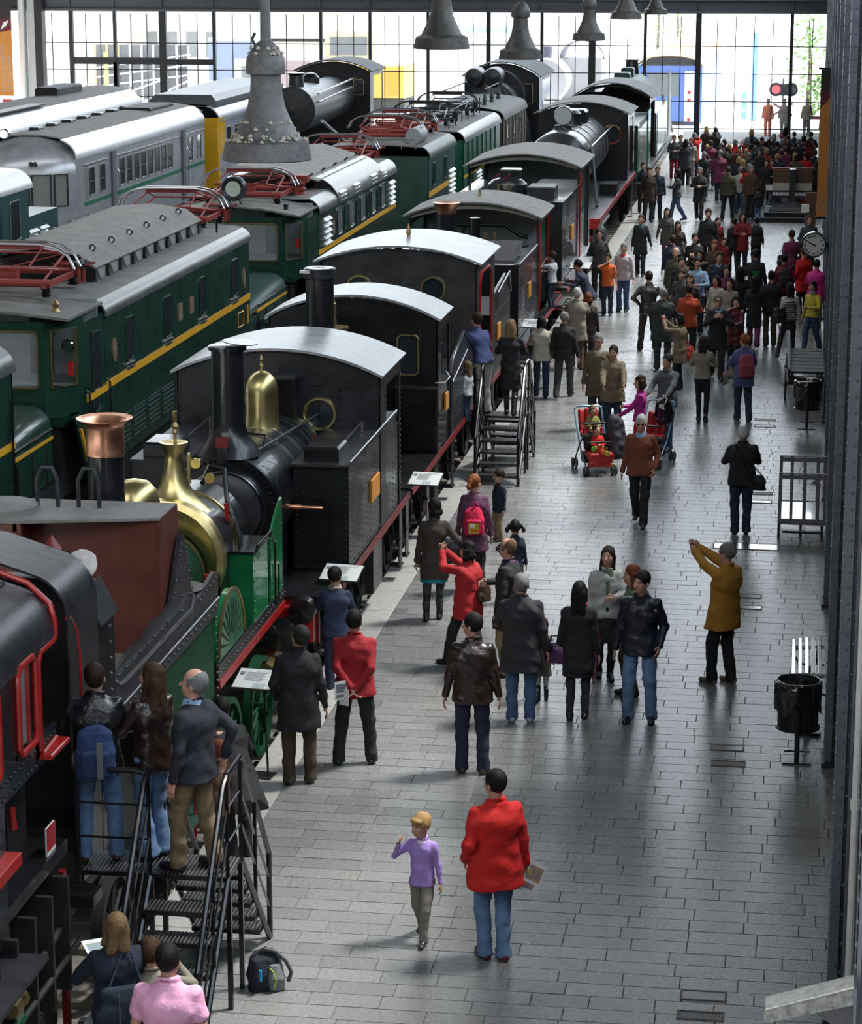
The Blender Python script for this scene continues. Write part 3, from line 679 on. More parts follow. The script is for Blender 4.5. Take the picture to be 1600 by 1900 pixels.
        K.st([row(hem, fl_, fl_*.78), row(.95*Lg, .178, .132), row(1.08, .158, .118), row(1.25, .170, .125), row(1.34, .150, .115,-.005), row(1.40, .13, .09,-.01), row(1.44, .085, .07,-.01), row(1.475, .060, .060,-.01)])
        K.rc(T(-.125,-.012,1.350), T(0,-.012,1.405), .058*S*bulk, .062*S*bulk, .9); K.rc(T(.125,-.012,1.350), T(0,-.012,1.405), .058*S*bulk, .062*S*bulk, .9)
        K.rc(T(-.10,-.04,1.28), T(.10,-.04,1.28), .085*S*bulk, .085*S*bulk, k=.05)
        sl = (.062,.052,.040) if cut not in ('puffy','parka') else (.070,.062,.048)
        if cut in ('shirt','sweater','polo'): sl = (.057,.047,.036)
        if child: sl = tuple(q*.95 for q in sl)
        for i in (0,1):
            K.rc(sh[i], el[i], sl[0]*S, sl[1]*S, k=.03)
            if cut == 'polo': K.p.pop(); K.rc(sh[i], sh[i]*.45+el[i]*.55, .066*S, .066*S, k=.03)
            else: K.rc(el[i], wr[i]*.97+el[i]*.03, sl[1]*S, sl[2]*S, k=.012)
        if collar:
            for j in range(10):
                a1 = 2*PI*j/10; a2 = 2*PI*(j+1)/10; r_ = .070*S
                if shirt and j in (2,): continue
                K.rc(T(0,-.005,1.485)+V3(r_*math.cos(a1), r_*math.sin(a1)*1.0, -.022*math.sin(a1)*S), T(0,-.005,1.480)+V3(r_*math.cos(a2), r_*math.sin(a2), -.022*math.sin(a2)*S), .014*S, .014*S, k=.012)
        K.cut_rc(T(0,-.0,1.47), H(0,0,.06), .055*S, .06*S)
        if shirt:   # open front that shows what is worn underneath
            a, b = T(0,.17,1.52), T(0,.20,shirt[1] if len(shirt) > 1 else 1.20)
            K.cut_rc(a, b, .070*S, (.035 if len(shirt) < 3 else shirt[2])*S)
        kv, kf = mesh_field(K, lo, hi, vc)
        mesh_obj({'jacket': 'jacket', 'coat': 'coat', 'long': 'coat', 'sweater': 'sweater', 'shirt': 'shirt', 'vest': 'jacket', 'puffy': 'padded_jacket', 'parka': 'parka', 'polo': 'polo_shirt'}[cut], kv, kf, [cloth(C_(top), topkind)], root)
        if shirt:
            K = Field(.03*S); K.w = .003*S
            K.st([row(.92, .118, .104), row(1.08, .118, .104), row(1.25, .125, .110,.004), row(1.38, .10, .085,.004), row(1.475, .066, .066,.0), row(1.50, .062, .062,.0)])
            K.cut_rc(T(0,.02,1.47), H(0,.02,.06), .052*S, .052*S)
            K.cut_box(((0,0,(hem-so)*S+.0-.5)), (2,2,.5))
            kv, kf = mesh_field(K, lo, hi, vc); mesh_obj('shirt', kv, kf, [cloth(C_(shirt[0]))], root)
    if extra: extra(root, dict(S=S, T=T, H=H, wr=wr, el=el, sh=sh, hd=hd, hip=hip, hc=hc, h=h))
    return root, dict(S=S, T=T, H=H, wr=wr, el=el, sh=sh, hd=hd, hip=hip, pos=(x0,y0,z), face=math.radians(face))
def _local(mb, name, mat, root, smooth=.6):             # part built in the figure's own frame
    me = bpy.data.meshes.new(name); me.from_pydata(mb.v, [], mb.f); me.materials.append(mat)
    if smooth: me.shade_smooth(); me.set_sharp_from_angle(angle=smooth)
    o = bpy.data.objects.new(name, me); col.objects.link(o); o.parent = root; return o
def world_of(info, p):                                   # figure frame -> hall
    c, s = math.cos(info['face']), math.sin(info['face']); x, y, z = p
    return (info['pos'][0]+c*x-s*y, info['pos'][1]+s*x+c*y, info['pos'][2]+z)

# ---------------------------------------------------------------- steam engines of the first track
XC = -6.85
RIVD = M('polished_rivet', (0.10,0.10,0.105), 0.3, 0.5)
def wheelset(t, ys, r=0.55, z=None, hw=0.80, mat=None, spokes=10):
    z = PITZ+0.15+r if z is None else z
    for yv in ys:
        for s in (-1, 1):
            x = XC+s*hw; m = MB(); m.lathe([(r-.07,-.06),(r,-.06),(r,.05),(r-.07,.05),(r-.07,-.06)], (x,yv,z), 'x', 22, caps=False); m.lathe([(0,-.07),(.1,-.07),(.1,.08),(0,.08)], (x,yv,z), 'x', 10)
            for k in range(spokes):
                a = 2*PI*k/spokes; m.tube([(x,yv+.08*math.cos(a),z+.08*math.sin(a)),(x,yv+(r-.06)*math.cos(a),z+(r-.06)*math.sin(a))], .022, 4)
            m.build('wheel', mat or SOOT, t)
def boiler(t, y0, y1, z, r, mat=BLKM, bands=4, name='boiler'):
    m = MB().lathe([(0,y0),(r,y0),(r,y1),(0,y1)], (XC,0,z), 'y', 40); m.build(name, mat, t, .5)
    if bands:
        b = MB()
        for yy_ in rows(bands, y0+.15, y1-.1): b.lathe([(r,yy_-.025),(r+.012,yy_-.025),(r+.012,yy_+.025),(r,yy_+.025)], (XC,0,z), 'y', 40)
        b.build('boiler_band', STEEL if mat is BLKM else BRASSD, t)
def chimney(t, Y, z0, z1, r, mat=BLK, cap=None, x=XC):
    h = z1-z0
    m = MB().lathe([(r*2.0,z0-.12),(r*1.65,z0),(r*1.25,z0+.1),(r*1.05,z0+.22),(r,z0+.3),(r,z1 if not cap else cap)], (x,Y,0), 'z', 28); m.build('chimney', mat, t)
    return t
def cab_arch(x0, x1, ze, za, n=14):
    cx = (x0+x1)/2; w = (x1-x0)/2; sag = za-ze; R = (w*w+sag*sag)/(2*sag); cz = za-R
    a0 = math.degrees(math.atan2(ze-cz, w)); return arc(cx, cz, R, R, a0, 180-a0, n)
def cab(t, x0, x1, y0, y1, zb, ze, za, front=True, roofmat=ROOFL, wall=BLK, over=.12, holes=None, side_open=(0.25,0.95), roof_ov=(.25,.1), frontmat=None):
    """cab with an arched roof; holes are (x, z, half width, half height, round) openings of the wall that faces the camera"""
    ar = cab_arch(x0-over, x1+over, ze, za+.02, 16)
    MB().shell(ar, 'y', y0-roof_ov[0], y1+roof_ov[1], -.035).build('cab_roof', roofmat, t, .8)
    inner = cab_arch(x0, x1, ze, za-.02, 16)
    if front:
        m = MB(); cols = sorted(set([x0, x1] + [v for h_ in (holes or []) for v in (h_[0]-h_[2], h_[0]+h_[2])]))
        def top(x):
            cx = (x0+x1)/2; w = (x1-x0)/2; sag = za-.02-ze; R = (w*w+sag*sag)/(2*sag); return za-.02-R+math.sqrt(max(R*R-(x-cx)**2, 0))
        for a, b in zip(cols[:-1], cols[1:]):
            hh = [h_ for h_ in (holes or []) if abs((a+b)/2-h_[0]) < h_[2]]
            nn = max(1, int((b-a)/.12)); xs = rows(nn+1, a, b) if nn > 1 else [a, b]
            topl = [(x, top(x)) for x in xs]
            if not hh: m.prism([(a,zb)]+[(b,zb)]+topl[::-1], 'y', y0, y0+.03)
            else:
                h_ = hh[0]
                if h_[4]:
                    lo = [(x, h_[1]-math.sqrt(max(h_[3]**2-((x-h_[0])*h_[3]/h_[2])**2,0))) for x in rows(13,a,b)]; hi = [(x, 2*h_[1]-z) for x, z in lo]
                else: lo = [(a,h_[1]-h_[3]),(b,h_[1]-h_[3])]; hi = [(a,h_[1]+h_[3]),(b,h_[1]+h_[3])]
                for p, q in zip(lo[:-1], lo[1:]): m.prism([(p[0],zb),(q[0],zb),q,p], 'y', y0, y0+.03)
                for p, q in zip(hi[:-1], hi[1:]): m.prism([p,q,(q[0],top(q[0])),(p[0],top(p[0]))], 'y', y0, y0+.03)
        m.build('cab_front', frontmat or wall, t, 0)
        for h_ in holes or []:
            w_ = None
            if h_[4]: w_ = MB().ring((h_[0],y0-.01,h_[1]), h_[3]+.01, .03, 'y', 24).build('window_ring', BRASS, t)
            else:
                c = .05; a, b, lo, hi = h_[0]-h_[2], h_[0]+h_[2], h_[1]-h_[3], h_[1]+h_[3]
                w_ = MB().tube([(a+c,y0-.01,lo),(b-c,y0-.01,lo),(b,y0-.01,lo+c),(b,y0-.01,hi-c),(b-c,y0-.01,hi),(a+c,y0-.01,hi),(a,y0-.01,hi-c),(a,y0-.01,lo+c)], .02, 6, True).build('window_frame', BRASS, t)
            g = MB(); g.lathe([(0,0),(h_[3],0)], (h_[0],y0+.015,h_[1]), 'y', 20) if h_[4] else g.box(a,b,y0+.012,y0+.018,lo,hi)
            o = g.build('window_glass', GLASS, t)
    L = y1-y0; d0, d1 = y0+L*side_open[0], y0+L*side_open[1]
    for s, x in ((-1,x0),(1,x1)):
        m = MB(); m.box(x-.015, x+.015, y0, d0, zb, ze); m.box(x-.015, x+.015, d1, y1, zb, ze); m.box(x-.015, x+.015, d0, d1, ze-.18, ze)
        m.build('cab_side', wall, t)
    MB().box(x0, x1, y0, y1, zb-.02, zb).build('cab_floor', SOOT, t)
def riv_line(m, p, q, n, nrm, r=.015):
    m.rivets([tuple(p[i]+(q[i]-p[i])*k/(n-1) for i in range(3)) for k in range(n)], nrm, r)
def frame_under(t, y0, y1, x1=-5.55, ztop=1.05, edge=RED):
    MB().box(-8.2, x1, y0, y1, ztop, ztop+.05).build('footplate', BLK, t)
    MB().box(x1, x1+.02, y0, y1, ztop-.05, ztop+.035).build('footplate_edge', edge, t, 0)
    for s in (-1,1): MB().box(XC+s*.66-.02, XC+s*.66+.02, y0+.1, y1-.1, .05, ztop).build('main_frame', SOOT, t, 0)
def beam(t, y, z0, z1, x0=-8.15, x1=-5.55, mat=DRED):
    MB().cbox(x0, x1, y-.06, y+.06, z0, z1, .01).build('buffer_beam', mat, t)
    for s in (-1,1):
        xx = XC+s*.92; MB().lathe([(.10,0),(.085,-.25),(.05,-.26),(.05,-.42),(.2,-.43),(.21,-.47),(0,-.5)], (xx,y-.06,(z0+z1)/2), 'y', 18).build('buffer', BLK, t)
    MB().tube([(XC,y-.06,(z0+z1)/2),(XC,y-.22,(z0+z1)/2-.03),(XC,y-.25,(z0+z1)/2-.15),(XC,y-.16,(z0+z1)/2-.2)], .03, 6).build('coupling_hook', IRON, t)
def stairs_iron(t, x, y, zt=1.0):
    MB().box(x-.14, x+.02, y-.12, y+.12, .2, .22).box(x-.12,x+.02,y-.12,y+.12,.6,.62).box(x-.02,x,y-.12,y+.12,.2,zt).build('footstep', BLK, t)
def text(s, size, mat, parent, name, loc, rot, ext=.002, align='CENTER'):
    c = bpy.data.curves.new(name, 'FONT'); c.body = s; c.size = size; c.extrude = ext; c.align_x = align; c.resolution_u = 2
    o = bpy.data.objects.new(name, c); col.objects.link(o); p = wl_(parent) if parent else Vector((0,0,0)); o.location = Vector(loc)-p; o.rotation_euler = rot; o.parent = parent; c.materials.append(mat); return o

# --- black engine with red framed cab windows
t = thing('steam_locomotive', 'black steam engine cab with red framed windows at the lower left edge', 'locomotive', (XC, 17, PITZ+.15))
XS = -5.9; XL = -7.8
prof = [(XS,3.30)]+arc(XS-.42,3.30,.42,.42,0,62,6)[1:]
roofp = prof + [(XC+.2,3.84),(XC,3.86),(XC-.2,3.84)] + [(2*XC-x,z) for x,z in prof[::-1]]
MB().shell(roofp, 'y', 13.6, 18.72, -.02).build('cab_roof', BLKM, t, .9)
m = MB()
m.box(XS-.03, XS, 13.6, 17.28, 1.25, 2.36); m.box(XS-.03, XS, 13.6, 18.66, 2.36, 2.60)
m.box(XS-.03, XS, 13.6, 17.66, 2.60, 3.32); m.box(XS-.03, XS, 18.10, 18.20, 2.44, 3.32); m.box(XS-.03, XS, 17.6, 18.2, 2.6, 2.64)
m.build('cab_side', BLK, t)
def rounded_loop(X, y0, y1, z0, z1, c=.06): return [(X,y0+c,z0),(X,y1-c,z0),(X,y1,z0+c),(X,y1,z1-c),(X,y1-c,z1),(X,y0+c,z1),(X,y0,z1-c),(X,y0,z0+c)]
MB().tube(rounded_loop(XS+.015, 17.66, 18.11, 2.62, 3.33), .028, 8, True).build('window_frame', RED, t)
MB().tube(rounded_loop(XS+.015, 16.55, 17.18, 2.62, 3.33), .028, 8, True).build('window_frame', RED, t)
MB().box(XS-.02, XS-.012, 17.68, 17.95, 2.66, 3.3).build('window_glass', GLASSG, t)
MB().box(XS-.02, XS-.012, 16.6, 17.15, 2.66, 3.3).build('window_glass', GLASSG, t)
MB().box(XS-.05, XS+.01, 17.93, 17.97, 2.66, 3.3).build('window_post', RED, t)
MB().tube([(XS+.01,18.62,2.47),(XS+.01,18.26,2.44),(XS+.01,18.2,2.5),(XS+.01,18.2,3.22),(XS+.01,18.26,3.3),(XS+.01,18.64,3.3),(XS+.01,18.68,3.34),(XS+.01,18.68,3.46),(XS-.04,18.72,3.58),(XS-.22,18.73,3.74),(XS-.45,18.73,3.82)], .026, 8).build('door_moulding', RED, t)
MB().cbox(XS-.03, XS+.10, 18.2, 18.7, 2.42, 2.46, .01).build('arm_rest', RED, t)
m = MB(); riv_line(m, (XS,17.3,3.36), (XS,18.6,3.36), 16, (1,0,.3), .014)
for zz in (2.40, 2.52): riv_line(m, (XS,16.2,zz), (XS,18.6,zz), 24, (1,0,0), .016)
riv_line(m, (XS-.45,14,3.77), (XS-.45,18.6,3.77), 50, (.3,0,1), .011); riv_line(m, (XS-.5,14,3.78), (XS-.5,18.6,3.78), 50, (.3,0,1), .011)
m.build('rivets', BLK, t, 0, kind='stuff')
m = MB(); m.tube([(XS-.40,13.6,3.74),(XS-.40,18.6,3.75)], .02, 6); m.tube([(XC-.1,18.70,3.9),(XS-.5,18.73,3.84),(XS-.40,18.73,3.77)], .02, 6); m.build('gutter', BLKM, t)
MB().box(XS-.34, XS+.04, 13.6, 18.72, 1.44, 1.56).build('ledge', BLK, t); MB().box(XL, XS-.35, 13.6, 18.72, 1.1, 1.5).build('cab_floor', SOOT, t)
MB().box(XL, XL+.03, 13.6, 18.7, 1.3, 3.4).build('cab_side', BLK, t); MB().box(XS-.34, XS-.30, 17.28, 18.7, 1.5, 2.4).build('inner_plate', SOOT, t)
m = MB(); m.box(XC-.3,XS-.30,17.0,17.05,1.5,3.4); m.build('inner_bulkhead', SOOT, t)
m = MB().tube([(XS-.2,17.9,1.6),(XS-.2,17.9,2.05),(XS-.16,17.92,2.1)], .018, 6); m.build('hand_lever', BLK, t); MB().tube([(XS-.16,17.92,2.1),(XS-.15,17.93,1.92)], .03, 8).build('lever_grip', RED, t)
MB().box(XS-.33, XS-.31, 18.28, 18.31, 1.5, 2.4).build('pipe_rail', RED, t)
MB().box(XS-.005, XS+.01, 18.27, 18.50, 1.46, 1.80).build('warning_plate', WHITE, t); o = MB().box(XS+.01, XS+.014, 18.27, 18.50, 1.60, 1.80).build('warning_plate_red', RED, t)
MB().cbox(XS-.02, XS+.12, 13.6, 17.3, 1.88, 1.98, .01).build('red_rail', RED, t)
MB().box(XS-.3, XS+.32, 13.6, 17.25, 1.12, 1.16).build('running_board', IRON, t)
m = MB()
for yy_ in np.arange(14, 18.8, .45): m.box(XS-.4, XS+.1, yy_, yy_+.05, .3, 1.3)
m.tube([(XS,14,.9),(XS,16.5,.95),(XS+.05,17.5,.8),(XS,18.9,.85)], .035, 6); m.tube([(XS+.08,14,.55),(XS+.08,18.9,.6)], .028, 6); m.build('under_gear', SOOT, t)
MB().lathe([(0,-.15),(.07,-.15),(.09,-.05),(.05,0),(.05,.1),(.08,.12),(0,.14)], (XS+.12,17.0,.85), 'y', 14).build('brass_valve', BRASSD, t)
MB().tube([(XS+.1,16.7,.62),(XS+.15,17.05,.72)], .05, 8).build('green_hose', DGREEN, t)
MB().box(XS-.02, XS+.03, 18.62, 18.70, -.3, 1.3).build('step_post', DRED, t); MB().cbox(XS-.1, XS+.25, 18.72, 18.98, .95, 1.08, .03).build('sand_box', BLK, t)
wheelset(t, (14.6, 16.4, 18.2), .55)

# --- its tender: sheltered front, lamp box, coal space with a rust red bulkhead
t = thing('tender', 'black tender with rust red bulkhead and riveted side wing beside the green engine', 'tender', (XC, 21, PITZ+.15))
prof2 = [(XS,2.2),(XS,3.34)]+arc(XS-.42,3.34,.42,.40,0,62,6)[1:]
roofp2 = prof2 + [(XC+.2,3.86),(XC,3.88),(XC-.2,3.86)] + [(2*XC-x,z) for x,z in prof2[::-1]]
MB().shell(roofp2, 'y', 19.05, 19.88, -.02).build('weather_roof', BLKM, t, .9)
MB().box(XS-.025, XS, 19.3, 19.9, .95, 2.3).build('side_sheet', BLK, t)
MB().tube([(XS+.01,19.34,1.0),(XS+.01,19.32,3.0),(XS+.01,19.25,3.22),(XS,19.12,3.36),(XS,19.06,3.36)], .022, 6).build('door_moulding', RED, t)
MB().box(XL, XS-.06, 19.36, 19.9, .9, 1.4).box(XC-.6, XS-.05, 19.8, 19.86, 1.3, 3.5).build('vestibule', SOOT, t)
m = MB().prism([(XL,1.0),(XS,1.0),(XS,3.05),(XS-.14,3.34),(XS-.3,3.36),(XL,3.36)], 'y', 19.92, 20.45); m.build('water_tank_end', BLK, t)
MB().prism([(XS+.004,3.02),(XS-.136,3.34),(XS-.13,3.36),(XS+.03,3.05)], 'y', 19.95, 20.5).build('sloping_flap', IRON, t)
MB().box(XL, XS-.3, 19.92, 20.45, 3.36, 3.375).build('tank_top', ROOFG, t)
m = MB().cyl((XS-.42,20.05,3.36), .055, .34, n=12); m.build('vent_pipe', BLK, t); MB().lathe([(.085,3.70),(0,3.83)], (XS-.42,20.05,0), 'z', 14).build('vent_cap', DRED, t)
MB().tube([(XS-.36,20.05,3.38),(XS-.34,20.05,3.62),(XS-.30,20.1,3.66),(XS-.28,20.15,3.40)], .035, 8).build('bent_pipe', BLK, t)
m = MB().lathe([(.0,0),(.15,0),(.15,.02),(0,.02)], (0,0,0), 'y', 18); m.v = [(XS-.22+x, 20.22+y*1+z*.5, 3.52+z*.8) for x,y,z in m.v]; m.build('round_flap', STEEL, t)
m = MB(); riv_line(m, (XS,20.3,1.2), (XS,20.3,2.95), 13, (1,0,0), .026); m.build('rivets', RIVD, t, 0, kind='stuff')
XT = -6.02; YB = 22.6
MB().box(-7.95, XT, YB, YB+.03, 1.9, 3.38).build('coal_bulkhead', RUST, t); MB().box(XT-.03, XT+.005, YB-.02, YB+.62, 1.2, 3.40).build('bulkhead_edge', RUST, t)
MB().box(-7.4, -7.32, YB-.35, YB+.02, 1.9, 3.38).box(-7.95,-7.36,YB-.35,YB-.30,3.28,3.38).build('bulkhead_post', RUST, t)
MB().box(-7.95, -7.36, YB-.36, YB-.34, 2.0, 3.3).build('side_plate', RUST, t)
MB().prism([(-8.0,YB-.37),(-7.36,YB-.37),(XT,YB-.03),(XT,YB+.62),(-8.0,YB+.62)], 'z', 3.38, 3.41).build('tank_top', ROOFG, t)
MB().box(-8.0, XT, YB+.58, YB+.62, 2.0, 3.38).build('tank_rear', BLK, t)
MB().lathe([(.34,3.41),(.34,3.47),(.3,3.49),(0,3.52)], (-7.62,YB+.05,0), 'z', 26).build('filler_lid', ROOFG, t)
for xx in (-7.25, -6.83): MB().tube([(xx-.10,YB+.30,3.40),(xx-.10,YB+.30,3.68),(xx-.04,YB+.3,3.80),(xx+.06,YB+.3,3.80),(xx+.11,YB+.3,3.68),(xx+.11,YB+.30,3.40)], .022, 8).build('hoop_handrail', IRON, t)
MB().box(XL, XS-.1, 20.45, YB, 1.9, 2.02).build('coal_floor', ROOFG, t)
MB().box(XS-.35, XS-.2, 21.2, 22.2, 2.02, 2.12).build('timber_block', WOODB, t)
# riveted wing plates along the right side
w = [(20.6,1.92),(24.6,1.92),(24.6,2.36),(24.42,2.40),(23.72,2.30),(23.45,2.48),(23.22,3.08),(23.1,3.14),(22.95,2.95),(22.66,2.55),(22.4,2.5),(22.0,2.53),(21.6,2.46),(21.2,2.5),(20.6,2.44)]
MB().prism([(a,b) for a,b in w], 'x', -5.99, -5.95).build('wing_plate', BLKM, t, 0)
m = MB()
for p, q, n in (((20.7,2.0),(24.5,2.0),22),((20.7,2.38),(22.5,2.38),8),((22.78,2.6),(23.08,3.02),5),((23.25,2.95),(23.48,2.48),6),((23.8,2.26),(24.5,2.32),6),((23.05,2.05),(23.05,2.95),7)): riv_line(m, (-5.95,p[0],p[1]), (-5.95,q[0],q[1]), n, (1,0,0), .02)
m.build('rivets', RIVD, t, 0, kind='stuff')
MB().tube([(-5.95,20.7,2.30),(-5.90,20.75,2.32),(-5.90,23.25,2.32),(-5.91,23.4,2.42),(-5.95,23.42,2.42)], .02, 8).build('handrail', STEEL, t); MB().tube([(-5.93,20.7,2.08),(-5.93,24.55,2.10)], .012, 6).build('bead', STEEL, t)
MB().lathe([(.28,2.3),(.30,2.34)], (-6.25,24.0,0), 'z', 20).build('seat_rim', BLKM, t); MB().box(-6.45,-6.0,23.55,24.4,2.22,2.27).build('side_shelf', ROOFL, t)
MB().box(-7.9, -6.08, 19.95, 22.9, .6, 1.2).build('tender_frame', SOOT, t); wheelset(t, (20.6, 22.3), .5)

MB().box(-6.06, -6.0, 21.6, 24.55, 1.0, 1.95).build('outer_frame', DGREEN, t)
m = MB(); riv_line(m, (-6.0,24.4,1.05), (-6.0,24.4,1.9), 9, (1,0,0), .016); riv_line(m, (-6.0,22.4,1.05), (-6.0,22.4,1.9), 9, (1,0,0), .016); m.build('frame_rivets', DGREEN, t, 0, kind='stuff')
MB().box(-6.15,-5.85,23.4,23.9,.45,.98).build('horn_block', DGREEN, t); MB().box(-7.6,-5.85,21.8,24.4,.10,.16).build('green_deck', GREEN2, t)
# --- bright green engine with brass dome
t = thing('steam_locomotive', 'small bright green engine with trumpet shaped brass dome and copper capped chimney', 'locomotive', (XC, 26, PITZ+.15))
chimney(t, 23.62, 2.5, 4.18, .185, cap=3.80); MB().lathe([(.19,3.79),(.20,3.80),(.20,3.83),(.195,3.85),(.195,4.07),(.205,4.11),(.235,4.145),(.285,4.165),(.285,4.175),(.22,4.16),(.17,4.08),(.0,4.0)], (XC,23.62,0), 'z', 32).build('chimney_cap', COPPER, t)
MB().lathe([(.27,3.0),(.27,3.08),(.24,3.2),(.16,3.29),(.05,3.32),(0,3.32)], (XC,24.65,0), 'z', 26).lathe([(.30,2.4),(.27,2.55),(.27,3.0)], (XC,24.65,0),'z',26).build('small_dome', BRASS, t)
boiler(t, 23.3, 25.8, 2.02, .47, DGREEN, 3); MB().lathe([(0,0),(.56,0),(.56,.3)], (XC,25.86,2.15), 'y', 40).build('firebox_front', LGREEN, t)
MB().lathe([(.56,-.01),(.60,-.03),(.67,.0),(.67,.16),(.64,.2)], (XC,25.84,2.15), 'y', 44).build('firebox_ring', BRASS, t)
MB().lathe([(.61,0),(.61,1.35),(0,1.35)], (XC,26.0,2.13), 'y', 40).build('firebox', BLK, t); MB().box(XC-.6,XC+.6,25.95,27.3,.9,2.1).build('firebox_lower', BLK, t)
MB().ring((XC,26.75,2.13), .62, .014, 'y', 40).build('boiler_band', BRASS, t); MB().ring((XC,25.84,2.15), .42, .010, 'y', 40, 5).build('lining', BRASSD, t)
MB().lathe([(.40,2.60),(.33,2.66),(.24,2.76),(.165,2.90),(.125,3.05),(.105,3.2),(.105,3.28),(.16,3.37),(.16,3.385),(.10,3.37),(0,3.36)], (XC,26.35,0), 'z', 32).build('brass_dome', BRASS, t)
MB().lathe([(.02,3.37),(.02,3.46),(.035,3.48),(.02,3.52),(.045,3.55),(.02,3.60),(.03,3.62),(.03,3.72),(0,3.73)], (XC,26.42,0), 'z', 12).build('safety_valve', BRASSD, t)
m = MB().tube([(XC+.18,26.9,2.80),(XC+.22,27.1,2.95),(XC+.40,27.1,2.93),(XC+.47,26.9,2.6),(XC+.66,26.7,2.25),(XC+.72,26.6,1.6)], .03, 8); m.build('steam_pipe', BLK, t)
MB().lathe([(.0,-.02),(.06,-.02),(.06,.02),(0,.02)], (XC+.1,26.95,3.02), 'y', 14).lathe([(.02,2.78),(.03,3.1),(.015,3.14)], (XC+.02,26.95,0), 'z', 8).build('brass_tap', BRASS, t)
MB().lathe([(.0,-.01),(.06,-.01),(.06,.01),(0,.01)], (XC+.27,26.9,2.86), 'y', 14).build('pressure_gauge', BRASSD, t)
for (xx, yv, z0, z1) in ((-6.30,26.6,1.9,2.62),(-6.22,25.25,1.95,2.14),(-6.17,25.3,1.95,2.16)):
    o = MB().tube([(xx,yv,z0),(xx-.02,yv,z1)], .016, 6).build('lever', BLK, t); MB().tube([(xx-.013,yv,z1-.18),(xx-.022,yv,z1+.02)], .026, 8).build('lever_grip', RED, t)
MB().box(-7.7, -5.98, 24.7, 28.05, 1.08, 1.14).build('footplate', BLK, t); MB().box(-5.98, -5.955, 24.65, 28.05, 1.05, 1.14).build('footplate_edge', RED, t); MB().box(-6.0,-5.97,24.63,28.05,1.14,1.30).build('valance', BLKM, t)
m = MB(); riv_line(m, (-5.97,24.7,1.22), (-5.97,28.1,1.22), 26, (1,0,0), .016); riv_line(m, (-5.97,24.56,1.0), (-5.97,24.56,2.3), 16, (1,0,0), .018); m.build('rivets', RIVD, t, 0, kind='stuff')
sp = [(24.72,1.32)]+[(24.72+.62*(1-math.cos(a)), 1.32+.66*math.sin(a)) for a in rows(14,0.05,PI-.05)]+[(25.96,1.32)]
MB().prism(sp, 'x', -6.06, -5.99).build('wheel_splasher', LGREEN, t); MB().tube([(-5.985,a,b) for a,b in sp[1:-1]], .018, 6).build('splasher_beading', BRASSD, t)
for k in range(11):
    a = math.radians(12+156*k/10); c, s_ = math.cos(a), math.sin(a); nx, nz = -s_*.017, c*.017
    p0 = (25.34-.14*c, 1.36+.14*s_); p1 = (25.34-.50*c, 1.36+.50*s_)
    MB().prism([(p0[0]+nx*-.35,p0[1]+nz*.35),(p1[0]+nx*-1.2,p1[1]+nz*1.2),(p1[0]+nx*1.2,p1[1]-nz*1.2),(p0[0]+nx*.35,p0[1]-nz*.35)][::1], 'x', -5.992, -5.986).build('slot', SOOT, t, 0)
MB().box(-6.30, -5.98, 26.42, 27.2, 1.2, 2.10).build('tool_box', LGREEN, t); MB().box(-6.32,-5.96,26.40,27.22,2.10,2.13).build('box_rim', BLK, t); MB().tube([(-5.95,26.45,2.12),(-5.93,26.45,2.2),(-5.93,27.2,2.2),(-5.95,27.2,2.12)], .014, 6).build('handrail', BLK, t)
MB().prism([(27.34,1.2),(28.0,1.2),(28.0,2.42),(27.80,2.38),(27.34,2.12)], 'x', -6.0, -5.975).build('cab_side_sheet', LGREEN, t)
m = MB(); riv_line(m, (-5.975,27.4,1.25), (-5.975,27.4,2.05), 9, (1,0,0), .014); riv_line(m, (-5.975,27.94,1.25), (-5.975,27.94,2.3), 12, (1,0,0), .014); riv_line(m, (-5.98,26.5,1.3), (-5.98,26.5,2.0), 7, (1,0,0), .014); riv_line(m, (-5.98,27.12,1.3), (-5.98,27.12,2.0), 7, (1,0,0), .014); m.build('rivets', LGREEN, t, 0, kind='stuff')
MB().tube([(-5.94,27.42,1.25),(-5.94,27.42,2.0),(-5.97,27.46,2.04)], .014, 6).tube([(-5.94,27.6,1.25),(-5.94,27.6,1.7)], .012, 6).build('grab_rail', BLK, t)
beam(t, 28.12, .62, 1.05, -7.95, -5.62, RED); MB().lathe([(.16,0),(.16,-.18),(0,-.2)], (-5.75,28.15,1.02), 'y', 18).build('buffer_head', BLK, t)
m = MB().box(-7.6,-7.55,24.5,28.1,.2,1.1); m.build('main_frame', SOOT, t); wheelset(t, (25.34,27.0), .6, mat=DGREEN, spokes=14, hw=.78)
MB().lathe([(0,-.1),(.14,-.1),(.14,.5),(0,.5)], (-6.05,27.3,.45), 'y', 14).build('oil_pump', BRASSD, t)
MB().tube([(-5.9,23.2,-.2),(-5.9,23.2,1.3)], .015, 6).tube([(-5.88,22.6,.8),(-5.88,23.6,1.2)], .02, 6).build('red_staff', RED, t)

